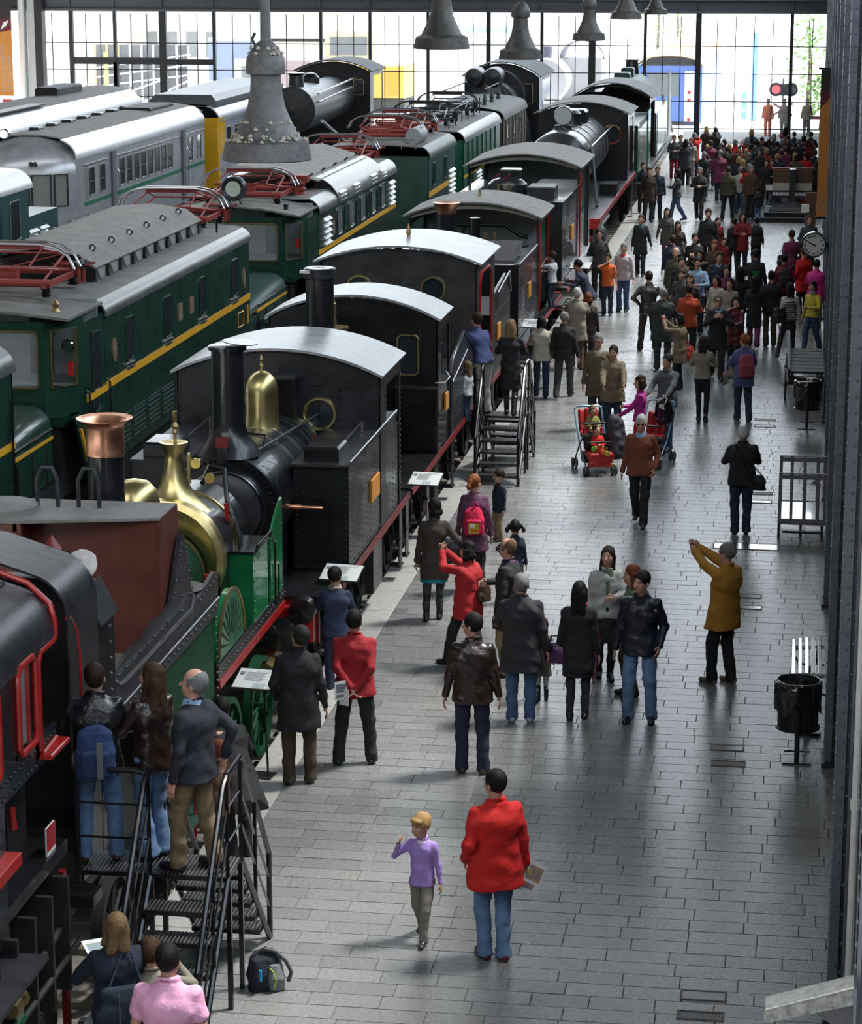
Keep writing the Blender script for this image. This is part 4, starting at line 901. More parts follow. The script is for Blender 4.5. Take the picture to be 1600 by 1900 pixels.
# --- black side tank engine with tall brass dome
t = thing('steam_locomotive', 'black riveted side tank engine with tall bell shaped brass dome and round cab window', 'locomotive', (XC, 31, PITZ+.15))
zb = 2.06; R_ = .70
MB().lathe([(0,-.02),(.50,-.02),(.52,0),(R_-.02,0),(R_,.03),(R_,.9),(R_-.05,.92)], (XC,28.75,zb), 'y', 48).build('smokebox', BLK, t); MB().lathe([(0,-.09),(.2,-.08),(.38,-.05),(.47,0)], (XC,28.74,zb), 'y', 32).build('smokebox_door', BLKM, t)
m = MB(); m.rivets([(XC+.62*math.cos(a),28.73,zb+.62*math.sin(a)) for a in rows(34,-.3,PI+.3)], (0,-1,0), .022); m.rivets([(XC+(R_+.0)*math.cos(a),28.9,zb+R_*math.sin(a)) for a in rows(30,.2,PI-.2)], (0,0,1), .014); m.build('rivets', BLK, t, 0, kind='stuff')
MB().tube([(XC+.50*math.cos(a),28.66,zb+.50*math.sin(a)) for a in rows(18,.45,PI-.1)], .013, 6).build('handrail', STEEL, t)
MB().box(XC-.62, XC+.62, 28.8, 29.5, 1.1, 2.0).build('smokebox_saddle', BLK, t)
boiler(t, 29.6, 31.95, zb, .64, BLKM, 5)
MB().tube([(XC+.655*math.cos(a),29.75,zb+.655*math.sin(a)) for a in rows(18,-.3,PI+.3)], .014, 6).build('copper_band', COPPER, t)
chimney(t, 29.05, zb+R_+.06, 4.02, .20); MB().lathe([(.20,4.0),(.235,4.0),(.235,4.05),(.2,4.06),(0,4.06)], (XC,29.05,0), 'z', 30).build('chimney_rim', BLK, t)
m = MB().lathe([(0,0),(.215,0),(.215,.012),(0,.012)], (0,0,0), 'z', 26); m.v = [(XC+.16+x*math.cos(.10), 29.05+y, 4.09+z-x*.10) for x,y,z in m.v]; m.build('chimney_lid', BLK, t)
MB().lathe([(.215,2.98),(.215,3.0),(.2,3.0)], (XC,29.05,0), 'z', 28).build('chimney_joint', STEEL, t); o = MB().box(XC-.07,XC+.07,28.62,28.72,2.86,2.98).build('lamp_bracket', DRED, t); MB().box(XC-.05,XC+.05,28.64,28.70,2.66,2.86).build('bracket_stem', BLK, t)
dome = [(.34,2.52),(.26,2.60),(.225,2.72),(.215,2.9),(.215,3.16)]+[(.215*math.cos(a),3.16+.26*math.sin(a)) for a in rows(9,0.1,PI/2)]
MB().lathe(dome, (XC,30.95,0), 'z', 36).build('brass_dome', BRASS, t); MB().lathe([(.03,3.41),(.02,3.46),(.035,3.49),(.02,3.53),(.03,3.57),(.01,3.62)], (XC,30.95,0), 'z', 12).build('whistle', BRASSD, t)
MB().box(XC-.0, XC+.30, 31.45, 31.75, 2.65, 3.22).build('sand_box', BLK, t); MB().box(XC-.03, XC+.33, 31.42, 31.78, 3.22, 3.25).build('box_lid', IRON, t)
MB().lathe([(.66,-.04),(.70,-.04),(.70,.04),(.66,.04)], (XC,31.2,zb), 'y', 40).lathe([(.66,-.04),(.70,-.04),(.70,.04),(.66,.04)], (XC,31.4,zb), 'y', 40).build('boiler_hoop', IRON, t)
for s in (-1,1):
    a, b = (XC+.68, -5.46) if s > 0 else (-8.24, XC-.68)
    o = MB().box(a, b, 29.6, 33.25, 1.14, 2.46).build('side_tank', BLK, t); MB().box(a-.02, b+.02, 29.55, 33.3, 2.46, 2.49).build('tank_top', IRON, t)
    MB().cbox(a+.12, b-.14, 29.7, 30.3, 2.49, 2.68, .03).build('filler_box', BLK, t)
    MB().tube([(b-.2,30.5,2.5),(b-.2,30.5,2.62),(b-.2,31.7,2.64),(b-.2,31.7,2.5)], .016, 6).build('tank_rail', STEEL, t)
m = MB()
for yy_ in np.arange(29.68, 33.3, .30): riv_line(m, (-5.46,yy_,1.2), (-5.46,yy_,2.42), 16, (1,0,0), .013)
riv_line(m, (-5.46,29.6,1.18), (-5.46,33.2,1.18), 40, (1,0,0), .013); riv_line(m, (-6.1,29.6,2.4), (-5.5,29.6,2.4), 12, (0,-1,0), .013); riv_line(m, (-5.5,29.6,1.2), (-5.5,29.6,2.4), 16, (0,-1,0), .013); riv_line(m, (-6.12,29.6,1.2), (-6.12,29.6,2.4), 16, (0,-1,0), .013)
m.build('tank_rivets', IRON, t, 0, kind='stuff')
MB().tube([(-5.44,29.6,2.52),(-5.44,33.2,2.52)], .014, 6).build('tank_beading', STEEL, t)
o = MB().cbox(-5.46, -5.43, 31.15, 31.75, 1.66, 1.96, .01).build('number_plate', ORANGE, t)
cab(t, -8.24, -5.46, 31.95, 33.55, 1.14, 3.20, 3.52, holes=[(-6.28,2.68,.2,.2,True),(-7.42,2.68,.2,.2,True)], roof_ov=(.12,.25), over=.05, wall=BLKM)
m = MB(); riv_line(m, (-6.02,31.94,2.0), (-6.02,31.94,3.1), 12, (0,-1,0), .014); riv_line(m, (-5.50,31.94,2.5), (-5.50,31.94,3.1), 6, (0,-1,0), .014); riv_line(m, (-8.2,31.94,2.5), (-8.2,31.94,3.1), 8, (0,-1,0), .014); riv_line(m, (-7.68,31.94,2.5), (-7.68,31.94,3.25), 8, (0,-1,0), .014)
riv_line(m, (-5.44,33.5,1.2), (-5.44,33.5,3.1), 26, (1,0,0), .014); riv_line(m,(-5.44,32.3,2.5),(-5.44,32.3,3.1),8,(1,0,0),.014); m.build('cab_rivets', BLK, t, 0, kind='stuff')
m = MB()
for xx in (-7.2,-6.75,-6.3,-5.95): m.box(xx-.1, xx+.1, 31.93, 31.95, 3.10-.05*abs(xx+6.85), 3.16-.05*abs(xx+6.85))
m.build('vent_slot', SOOT, t)
for s in (1,):
    MB().tube([(XC+.36,29.1,2.75),(XC+.55,31.9,2.68)], .02, 6).build('long_handrail', STEEL, t); MB().tube([(XC+.36,29.3,2.72),(XC+.4,29.3,2.9),(XC+.02,29.3,2.93)], .014, 6).build('bracket_rod', BLK, t)
MB().tube([(XC+.25,31.9,2.6),(XC+.5,31.5,2.45),(XC+.8,31.95,2.3)], .03, 8).build('hose', DRED, t)
MB().lathe([(0,-.2),(.03,-.2),(.04,0),(.02,.05),(.02,.3),(0,.3)], (XC+.82,29.3,2.0), 'x', 10).build('brass_valve', COPPER, t)
MB().box(-8.1,-5.6,33.55,34.3,1.1,2.15).build('bunker', BLK, t)
frame_under(t, 28.3, 34.4, -5.45, 1.07, DRED); m = MB(); riv_line(m, (-5.43,28.4,1.10), (-5.43,34.3,1.10), 50, (1,0,0), .014); m.build('edge_rivets', BLK, t, 0, kind='stuff')
MB().box(-8.1,-5.6,28.3,28.36,.55,1.07).build('front_beam', DRED, t); MB().box(-5.62,-5.5,31.6,32.3,.3,1.05).build('cylinder_cover', BLK, t); stairs_iron(t, -5.45, 33.6); stairs_iron(t, -5.45, 34.2)
wheelset(t, (29.9,31.5,33.1), .55)

# --- black tank engine with two tall cab windows
t = thing('steam_locomotive', 'black tank engine with rounded rectangular brass cab windows and tall straight chimney', 'locomotive', (XC, 38, PITZ+.15))
boiler(t, 34.75, 37.3, 2.1, .58, BLK, 3); MB().lathe([(0,-.06),(.4,-.03),(.6,0),(.6,.7)], (XC,34.6,2.1), 'y', 36).build('smokebox', BLK, t)
chimney(t, 34.95, 2.72, 4.26, .205); MB().lathe([(.205,4.1),(.235,4.12),(.235,4.25),(0,4.27)], (XC,34.95,0), 'z', 28).build('chimney_cap', BLKM, t); MB().box(XC-.25,XC-.1,34.72,34.78,4.2,4.24).build('cap_hinge', STEEL, t)
MB().lathe([(.26,2.6),(.21,2.7),(.2,2.8),(.2,3.16)], (XC-.06,36.3,0), 'z', 26).build('dome', BLK, t); MB().lathe([(.2,3.16),(.235,3.16),(.235,3.19),(0,3.2)], (XC-.06,36.3,0), 'z', 26).build('dome_rim', BRASSD, t)
MB().lathe([(.04,3.2),(.05,3.3),(.03,3.36),(.045,3.38),(.045,3.54),(.03,3.56),(.015,3.62)], (XC-.06,36.3,0), 'z', 12).build('safety_valve', BRASSD, t)
cab(t, -8.12, -5.47, 37.3, 38.55, 1.1, 3.16, 3.5, holes=[(-5.93,2.62,.165,.31,False),(-7.62,2.62,.165,.31,False)], roof_ov=(.06,.1), over=.05)
MB().box(-6.12, -5.47, 37.2, 38.5, 1.12, 2.10).build('side_tank', BLK, t); MB().box(-6.14,-5.45,37.18,38.52,2.1,2.13).build('tank_edge', BLKM, t)
MB().tube([(XC+.2,36.9,2.7),(XC+.5,37.0,2.75),(XC+.6,37.1,2.65),(XC+.62,37.2,2.35)], .025, 8).build('copper_pipe', COPPER, t); MB().tube([(-6.15,34.7,2.6),(-6.1,34.8,2.3),(-6.0,34.8,1.9),(-5.95,34.75,1.55),(-6.1,34.6,1.35)], .03, 8).build('copper_pipe', COPPER, t)
MB().lathe([(.0,-.02),(.16,-.02),(.16,.05)], (-6.1,34.9,1.5), 'y', 18).build('lamp', BRASSD, t); MB().cbox(-5.46,-5.43,38.0,38.3,1.62,1.9,.01).build('number_plate', ORANGE, t)
MB().box(-6.9,-6.05,34.5,36.5,1.1,1.7).build('valve_chest', BLK, t)
MB().tube([(-5.5,37.25,2.2),(-5.35,37.3,2.2),(-5.33,37.7,2.22),(-5.4,37.75,2.3)], .014, 6).build('grab_rail', STEEL, t)
MB().prism([(38.75,1.1),(41.5,1.1),(41.5,2.05),(40.2,2.55),(39.0,2.30),(38.75,2.1)], 'x', -5.50, -5.46).build('rear_side_plate', BLKM, t); MB().tube([(-5.45,38.75,1.15),(-5.45,38.75,2.1),(-5.45,39.0,2.31),(-5.45,40.2,2.56),(-5.45,41.5,2.06)], .02, 6).build('plate_rim', STEEL, t)
MB().tube([(-5.44,38.8,1.95),(-5.44,40.6,2.2)], .015, 6).build('handrail', STEEL, t)
m = MB()
for zz in (1.3,1.6,1.9): riv_line(m, (-5.46,38.9,zz), (-5.46,41.4,zz), 18, (1,0,0), .014)
m.build('rivets', RIVD, t, 0, kind='stuff')
MB().box(-8.1,-5.5,38.75,41.4,1.1,1.9).build('coal_bunker', SOOT, t); MB().lathe([(.22,1.9),(.22,2.45),(.2,2.47),(0,2.5)], (-5.95,39.6,0), 'z', 18).build('filler_pot', BLKM, t)
frame_under(t, 34.6, 41.6, -5.45, 1.05, DRED); stairs_iron(t, -5.45, 38.9); stairs_iron(t, -5.45, 36.2); wheelset(t, (35.8,37.5,39.4), .5)
MB().box(-5.9,-5.6,37.9,38.3,.2,.9).build('brake_cylinder', SOOT, t)

# --- black engine with a wide cab front and two portholes
t = thing('steam_locomotive', 'black engine with wide plain cab wall and two brass portholes', 'locomotive', (XC, 45, PITZ+.15))
cab(t, -8.2, -5.46, 41.9, 44.3, 1.1, 3.45, 3.72, holes=[(-6.22,3.02,.2,.2,True),(-7.52,3.02,.2,.2,True)], roof_ov=(.12,.15), over=.1, side_open=(.12,.80), wall=M('mottled_black', (.022,.022,.023), .5, 0, c2=(.06,.058,.055), scale=3, bump=.2, bscale=14))
MB().tube([(-5.44,42.2,1.2),(-5.44,42.2,3.1),(-5.44,42.4,3.26),(-5.44,43.5,3.26),(-5.44,43.75,3.1),(-5.44,43.75,1.2)], .025, 6).build('door_moulding', RED, t)
MB().lathe([(.03,3.72),(.045,3.76),(.03,3.8),(.05,3.84),(.03,3.92),(.01,4.0)], (XC,43.2,0), 'z', 10).build('whistle', BRASSD, t)
MB().prism([(44.5,1.1),(47.0,1.1),(47.0,2.3),(46.3,2.75),(44.5,2.6)], 'x', -5.52, -5.47).build('bunker_side', BLKM, t); MB().tube([(-5.46,44.5,2.3),(-5.4,44.5,2.62),(-5.4,46.3,2.78),(-5.46,47,2.32)], .02, 6).build('rim_rail', STEEL, t)
m = MB()
for zz in (1.3,1.6,1.9,2.2,2.5): riv_line(m, (-5.47,44.6,zz), (-5.47,46.6,zz), 15, (1,0,0), .015)
m.build('rivets', RIVD, t, 0, kind='stuff')
MB().box(-8.1,-5.52,44.5,47.0,1.1,2.2).build('coal_bunker', SOOT, t); boiler(t, 41.75, 41.9, 2.1, .5, BLK, 0); MB().cbox(-5.46,-5.43,44.8,45.2,1.7,2.0,.01).build('number_plate', ORANGE, t)
frame_under(t, 41.7, 47.1, -5.45, 1.05, DRED); wheelset(t, (42.6,44.6,46.4), .5); stairs_iron(t, -5.45, 44.2)
MB().box(-8.2,-8.17,41.9,44.3,1.1,3.45).build('cab_side', BLK, t)

# --- engine with copper rimmed chimney and open cab
def open_cab(t, y0, y1, ze, za, interior, roofmat=ROOFG, x0=-8.22, x1=-5.48):
    cab(t, x0, x1, y0, y1, 1.1, ze, za, front=False, roofmat=roofmat, roof_ov=(.25,.2), over=.12, side_open=(.1,.9))
    MB().box(x0+.02, x1-.02, y1-.05, y1, 1.1, ze+.05).build('back_wall', interior, t)
    ar = cab_arch(x0+.02, x1-.02, ze-.04, za-.12, 12)
    MB().shell(ar, 'y', y0, y0+.06, -.10).build('roof_bow', CREAM if interior is INT else SOOT, t)
t = thing('steam_locomotive', 'black tank engine with copper rimmed chimney, open cab and louvred tank front', 'locomotive', (XC, 51, PITZ+.15))
chimney(t, 47.95, 2.6, 3.9, .19, cap=3.70); MB().lathe([(.19,3.68),(.2,3.78),(.26,3.88),(.27,3.9),(.2,3.88),(0,3.86)], (XC,47.95,0), 'z', 24).build('chimney_rim', COPPER, t)
boiler(t, 47.5, 51.9, 2.05, .62, BLK, 0); MB().lathe([(.36,0),(.34,.16),(.26,.3),(.14,.37),(0,.39)], (XC-.35,47.6,2.65), 'z', 26).build('steel_dome', BLKM, t)
MB().box(-8.2, -5.47, 48.4, 52.0, 1.12, 2.62).build('side_tank', BLK, t); MB().tube([(-8.2,48.4,2.63),(-5.6,48.4,2.63),(-5.47,48.5,2.63),(-5.47,52,2.63)], .02, 6).build('tank_rim', STEEL, t)
for k in range(4): o = MB().prism([(48.9+k*.42,2.66),(49.0+k*.42,2.66),(49.25+k*.42,2.86),(49.22+k*.42,2.88)], 'x', -7.7, -5.62).build('louvre', BLKM, t)
m = MB()
for yy_ in np.arange(48.6, 52, .45): riv_line(m, (-5.47,yy_,1.2), (-5.47,yy_,2.5), 12, (1,0,0), .016)
m.build('rivets', IRON, t, 0, kind='stuff')
open_cab(t, 52.0, 54.2, 3.18, 3.48, INT)
m = MB().tube([(-7.7,52.2,2.75),(-7.4,52.2,2.98),(-6.9,52.2,3.0),(-6.2,52.2,3.0),(-5.9,52.2,2.8),(-5.7,52.2,2.75)], .045, 8); m.cyl((XC,52.2,2.7), .12, .45, n=14); m.tube([(XC-.3,52.2,2.7),(XC-.2,52.2,3.0)], .03, 6); m.build('steam_manifold', BLK, t)
for xx in (-7.2,-6.6,-6.4): MB().lathe([(.04,0),(.04,.12),(0,.13)], (xx,52.15,2.72), 'z', 8).build('brass_tap', BRASSD, t)
MB().lathe([(.02,3.5),(.04,3.54),(.02,3.6),(.03,3.68),(0,3.7)], (XC,53,0), 'z', 10).build('whistle', BRASSD, t)
MB().cbox(-5.47,-5.44,50.1,50.5,1.75,2.05,.01).build('number_plate', ORANGE, t); MB().tube([(-5.44,52.1,1.2),(-5.44,52.1,3.1)], .018, 6).tube([(-5.44,53.9,1.2),(-5.44,53.9,3.1)], .018, 6).build('grab_rail', RED, t)
frame_under(t, 47.5, 55.5, -5.3, 1.05, DRED); wheelset(t, (49,50.7,52.4), .5); MB().box(-6.0,-5.15,54.2,55.5,.95,1.02).build('step_plate', IRON, t)

# --- engine with a huge black dome
t = thing('steam_locomotive', 'black tank engine with a broad dark dome and cream lined open cab roof', 'locomotive', (XC, 60, PITZ+.15))
MB().lathe([(.50,2.5),(.50,3.15),(.47,3.28),(.36,3.38),(.2,3.43),(0,3.44)], (XC-.05,58.6,0), 'z', 34).build('steam_dome', BLK, t); boiler(t, 56.6, 61.4, 2.05, .66, BLK, 0)
for xx in (-.2,.05): MB().tube([(XC+xx,58.05,2.75),(XC+xx,58.05,3.3)], .035, 8).build('brass_pipe', BRASSD, t); MB().tube([(XC+xx-.1,58.0,3.45),(XC+xx+.02,58.0,3.56)], .02, 6).build('valve_lever', DRED, t)
MB().cbox(XC-.25,XC+.25,58.6,59.1,3.44,3.62,.03).build('valve_box', BLK, t)
MB().box(-6.55, -5.47, 57.4, 63.2, 1.12, 2.95).box(-8.22,-7.15,57.4,63.2,1.12,2.95).build('side_tank', BLK, t); MB().box(-6.57,-5.45,57.38,63.22,2.95,2.98).build('tank_rim', BLK, t); MB().cbox(-6.4,-5.75,58.2,59.2,2.98,3.25,.03).build('tool_box', IRON, t)
m = MB()
for yy_ in np.arange(57.6, 63, .55): riv_line(m, (-5.47,yy_,1.2), (-5.47,yy_,2.85), 14, (1,0,0), .016)
m.build('rivets', IRON, t, 0, kind='stuff')
open_cab(t, 61.5, 64.9, 3.42, 3.72, INT); MB().cbox(-5.47,-5.44,59.6,60.1,1.85,2.2,.01).build('number_plate', ORANGE, t)
MB().tube([(-5.43,61.6,1.2),(-5.43,61.6,3.3)], .02, 6).build('grab_rail', RED, t)
frame_under(t, 56.5, 65.5, -5.25, 1.05, RED); wheelset(t, (58.5,60.4,62.3), .6); beam(t, 56.4, .6, 1.02, -8.1, -5.4)
MB().box(-5.85,-5.15,60.5,65.2,1.02,1.12).build('white_topped_step', ROOFL, t)
# luggage of the next engine's front platform
# --- large engine with headlamp
t = thing('steam_locomotive', 'large black engine with round headlamp, conical smokebox door and long boiler', 'locomotive', (XC, 74, PITZ+.15))
zc = 2.75
MB().lathe([(0,-.42),(.12,-.38),(.55,-.08),(.78,.0),(.88,.05),(.9,.12),(.9,1.3)], (XC,70.3,zc), 'y', 44).build('smokebox', BLK, t); MB().lathe([(.86,0),(.86,7.0)], (XC,71.5,zc), 'y', 44).build('boiler', BLKM, t)
m = MB()
for yy_ in (72.3,73.6,74.9,76.2,77.4): m.lathe([(.86,0),(.885,0),(.885,.09),(.86,.09)], (XC,yy_,zc), 'y', 44)
m.build('boiler_band', STEEL, t)
MB().lathe([(.27,.0),(.28,.04),(.28,.3),(.18,.36),(0,.36)], (XC+.02,71.6,4.02), 'y', 26).build('headlamp', BLK, t); MB().lathe([(0,-.01),(.25,-.01)], (XC+.02,71.58,4.02), 'y', 24).build('lamp_glass', M('milky_lens', (.45,.47,.46), .2), t)
MB().lathe([(.34,3.5),(.26,3.62),(.25,3.75)], (XC,71.75,0), 'z', 24).build('lamp_base', BLK, t)
MB().lathe([(.34,3.5),(.30,3.6),(.30,3.92),(.22,4.02),(0,4.04)], (XC,74.3,0), 'z', 26).build('steam_dome', BLK, t); MB().cbox(XC-.35,XC+.35,75.4,76.4,3.5,3.95,.08).build('sand_dome', BLK, t)
MB().lathe([(0,0),(.3,.03),(.45,.12),(.5,.3),(.5,1.2)], (XC-.62,68.6,1.9), 'y', 26).build('front_cylinder', BLKM, t)
MB().tube([(XC+.9,71,3.2),(XC+.95,78.3,3.3)], .03, 6).build('handrail', STEEL, t)
cab(t, -8.3, -5.45, 78.5, 81.7, 1.6, 3.62, 3.98, holes=[(-5.95,3.0,.16,.28,True)], roof_ov=(.2,.3), over=.1, roofmat=ROOFG, side_open=(.3,.8))
MB().ring((-5.93,78.48,3.0), .27, .025, 'y', 20).build('window_ring', DRED, t)
MB().box(-8.2,-5.4,67.2,81.8,1.5,1.56).build('running_board', IRON, t); MB().box(-5.4,-5.37,67.2,81.8,1.42,1.56).build('board_edge', DRED, t)
MB().box(-8.2,-5.4,67.1,67.2,1.28,1.56).build('front_edge', RED, t); MB().tube([(-5.7,70.2,1.56),(-5.95,71.2,3.0),(-6.0,71.3,3.1)], .05, 6).build('brace', IRON, t)
MB().lathe([(0,-.05),(.36,-.05),(.38,0),(.38,1.1),(0,1.1)], (-5.75,69.0,.75), 'y', 26).build('cylinder', BLKM, t); MB().prism([(68.2,.4),(68.5,.2),(68.9,.3),(68.9,1.5),(67.3,1.5),(67.6,1.2)], 'x', -5.6, -5.45).build('step_iron', BLKM, t)
wheelset(t, (71,73,75,77), .7); m = MB().tube([(-5.95,69.5,.6),(-5.9,77,.6)], .06, 6); m.build('side_rod', STEEL, t); beam(t, 67.0, .7, 1.1)
MB().box(-5.9,-5.4,73.5,74.5,1.56,1.9).build('air_pump', BLK, t); stairs_iron(t, -5.4, 80.5, 1.5)
# --- green engine furthest up the track
t = thing('steam_locomotive', 'green tank engine with cream panels and a wide dark arched cab near the end window', 'locomotive', (XC, 93, PITZ+.15))
MB().box(-8.2,-5.47,83.2,90.2,1.05,2.95).build('tender_body', BLKM, t); MB().box(-5.47,-5.45,84.0,88.8,1.15,2.75).build('pale_panel', M('polished_pale_green', (.22,.30,.25), .2, .1, var=.2, coat=.5), t)
MB().box(-5.46,-5.42,88.8,90.2,1.05,3.1).box(-5.46,-5.42,83.2,84,1.05,2.95).build('green_strip', M('mid_green', (.01,.12,.06), .3, coat=.4), t)
open_cab(t, 90.3, 93.5, 3.42, 3.95, SOOT, ROOFG); m = MB().lathe([(.78,93.6),(.78,101.5),(0,101.6)], (XC,0,3.05), 'y', 30); m.build('boiler', GREEN2, t); MB().cbox(XC-.3,XC+.3,95,96,3.8,4.1,.06).build('dome_casing', GREEN2, t); MB().cbox(XC-.25,XC+.25,98,98.8,3.8,4.15,.06).build('dome_casing', GREEN2, t)
MB().lathe([(.3,3.8),(.25,4.3),(.33,4.36),(0,4.37)], (XC,100.6,0), 'z', 20).build('chimney', BLK, t)
MB().box(-6.3,-5.42,93.6,101,1.1,2.7).build('side_tank', GREEN, t); MB().box(-5.42,-5.40,94.2,98.8,1.2,2.6).build('pale_panel', M('polished_pale_green', (0,0,0)), t)
MB().prism([(101.8,1.2),(103.6,1.2),(103.2,3.7),(102.2,3.9)], 'x', -5.46, -5.40).build('smoke_deflector', WHITE, t); MB().box(-8.1,-5.3,83,105,.95,1.05).build('footplate', IRON, t); wheelset(t, (85,87.5,94.5,97,99.5), .65); MB().tube([(-5.6,101,2.9),(-5.4,105,1.2)], .06, 6).build('brace', STEEL, t)

# ---------------------------------------------------------------- electric engines of the second track
EX, EC = -10.4, -11.9
def panto(t, Y, z, folded=True, s=1.0, mat=None, x=EC):
    mat = mat or PANTO; w = .95*s
    for e in (-1, 1):
        MB().tube([(x-w*.9,Y+e*.75*s,z+.18),(x+w*.9,Y+e*.75*s,z+.18)], .06, 8).build('base_tube', mat, t)
        MB().box(x+e*w*.8-.04, x+e*w*.8+.04, Y-.8*s, Y+.8*s, z+.10, z+.18).build('base_bar', mat, t)
        for q in (-1, 1):
            m = MB().lathe([(.05,0),(.10,.02),(.06,.05),(.10,.08),(.06,.11),(.09,.14),(.05,.17)], (x+e*w*.8,Y+q*.7*s,z-.04), 'z', 10); m.build('insulator', BLK, t)
        for q in (-1, 1):
            MB().tube([(x+q*w*.75,Y+e*.75*s,z+.18),(x+q*w*.6,Y-e*.95*s,z+.42)], .022, 6).build('lower_arm', mat, t)
            MB().tube([(x+q*w*.6,Y-e*.95*s,z+.42),(x+q*w*.5,Y+e*.12*s,z+.62)], .016, 6).build('upper_arm', mat, t)
        MB().tube([(x-w*.6,Y-e*.95*s,z+.42),(x+w*.6,Y-e*.95*s,z+.42)], .018, 6).build('cross_tube', mat, t)
        MB().tube([(x-w*.75,Y+e*.75*s,z+.18),(x+w*.6,Y-e*.95*s,z+.42)], .012, 5).build('diagonal', mat, t)
        MB().tube([(x-1.05*s,Y+e*.16,z+.32),(x-.95*s,Y+e*.16,z+.52),(x-.75*s,Y+e*.16,z+.64),(x-.5*s,Y+e*.16,z+.69),(x+.5*s,Y+e*.16,z+.69),(x+.75*s,Y+e*.16,z+.64),(x+.95*s,Y+e*.16,z+.52),(x+1.05*s,Y+e*.16,z+.32)], .022, 6).build('contact_bow', STEEL if mat is PANTO else IRON, t)
    MB().box(x-.5*s,x+.5*s,Y-.1,Y+.1,z+.60,z+.67).build('bow_cradle', mat, t)
    MB().lathe([(0,-.3),(.12,-.3),(.12,.3),(0,.3)], (x-.2,Y,z+.2), 'x', 12).build('spring_case', mat, t)
    for q in (.55,.8): MB().lathe([(.03,-.12),(.07,-.1),(.035,-.06),(.07,-.02),(.035,.02),(.07,.06),(.03,.1)], (x+w*.95,Y+q*s,z+.3), 'x', 10).build('insulator', IRON, t); MB().tube([(x+w*.5,Y+q*s,z+.3),(x+w*1.15,Y+q*s,z+.3)], .02, 6).tube([(x+w*.95,Y+q*s,z+.3),(x+w*.95,Y+q*s,z)], .03, 6).build('bus_bar', mat, t)
def wind(t, X, y0, y1, z0, z1, mat=GLASS, sill=True, frame=None):
    f = frame or GREEN; MB().tube(rounded_loop(X+.012, y0, y1, z0, z1, .05), .016, 6, True).build('window_frame', f, t)
    MB().box(X+.002, X+.008, y0, y1, z0, z1).build('window_pane', mat, t)
    if sill: MB().box(X, X+.04, y0-.02, y1+.02, z0-.07, z0-.04).box(X,X+.03,y0,y1,z0-.13,z0-.11).build('window_sill', STEEL, t)
def grille(t, X, y0, y1, z0, z1, n=5, mat=None):
    for k in range(n):
        z = z0+(z1-z0)*(k+.5)/n; h = (z1-z0)/n*.36
        MB().prism([(X,z-h),(X+.07,z-h*.8),(X+.075,z-h*.3),(X,z+h)], 'y', y0, y1).build('louvre_slat', mat or ALU, t)
ALU = M('pale_louvre_paint', (0.60,0.62,0.60), 0.35, 0.2)
ROOFC = M('green_grey_roof', (0.14,0.138,0.128), .68, 0, c2=(.24,.235,.215), scale=3, bump=.2, bscale=22)
SHOULD = M('sheen_green_roof_edge', (0.07,0.085,0.08), 0.30, 0.4, c2=(.16,.17,.165), scale=3, bump=.12, bscale=10)
def cab_front_e(t, y, zb, zt, za, mat=GREEN, x0=-13.35, x1=-10.42, wide=None):
    """front wall of an electric engine cab that looks along the track: two big panes and a chamfered corner pane"""
    xm = (x0+x1)/2; xc = x1-.42                                  # chamfer begins here
    H0, H1 = zb+.42, zt-.14
    m = MB(); m.box(x0, xc, y, y+.04, zb, H0); m.box(x0, xc, y, y+.04, H1, zt)
    for a, b in ((x0,x0+.12),(xm-.45,xm-.30),(xc-.10,xc)): m.box(a, b, y, y+.04, H0, H1)
    m.build('cab_front', mat, t)
    ang = [(xc,y),(x1,y+.62)]
    def quad(u0, u1, z0, z1, nm, mt, th=.04, off=0):
        p = lambda u: (ang[0][0]+(ang[1][0]-ang[0][0])*u, ang[0][1]+(ang[1][1]-ang[0][1])*u)
        nx, ny = .82*off, -.55*off; a, b = p(u0), p(u1)
        MB().prism([(a[0]+nx,a[1]+ny),(b[0]+nx,b[1]+ny),(b[0]-.03+nx,b[1]+.02+ny),(a[0]-.03+nx,a[1]+.02+ny)], 'z', z0, z1).build(nm, mt, t)
    quad(0,1,zb,H0,'corner_panel',mat); quad(0,1,H1,zt,'corner_panel',mat); quad(0,.14,H0,H1,'corner_post',mat); quad(.80,1,H0,H1,'corner_post',mat)
    for a, b in ((x0+.12,xm-.45),(xm-.30,xc-.10)):
        MB().tube([(a+.05,y-.01,H0),(b-.05,y-.01,H0),(b,y-.01,H0+.05),(b,y-.01,H1-.05),(b-.05,y-.01,H1),(a+.05,y-.01,H1),(a,y-.01,H1-.05),(a,y-.01,H0+.05)], .018, 6, True).build('window_frame', BRASSD, t)
        MB().box(a, b, y+.015, y+.02, H0, H1).build('window_pane', GL, t)
    p = lambda u: (ang[0][0]+(ang[1][0]-ang[0][0])*u+.01, ang[0][1]+(ang[1][1]-ang[0][1])*u-.01); a, b = p(.16), p(.78)
    MB().tube([(a[0],a[1],H0),(b[0],b[1],H0),(b[0],b[1],H1),(a[0],a[1],H1)], .02, 6, True).build('window_frame', BRASSD, t)
    MB().box(x0+.03, x1-.05, y+1.5, y+1.55, zb, zt+.15).build('cab_partition', INT, t); MB().box(x0+.02, x1-.06, y+.7, y+1.5, zb+.35, zb+.4).build('cab_desk_floor', INT, t)
    MB().box(x1-1.1,x1-.75,y+1.46,y+1.49,zb+.2,zt).build('cab_door', SOOT, t)
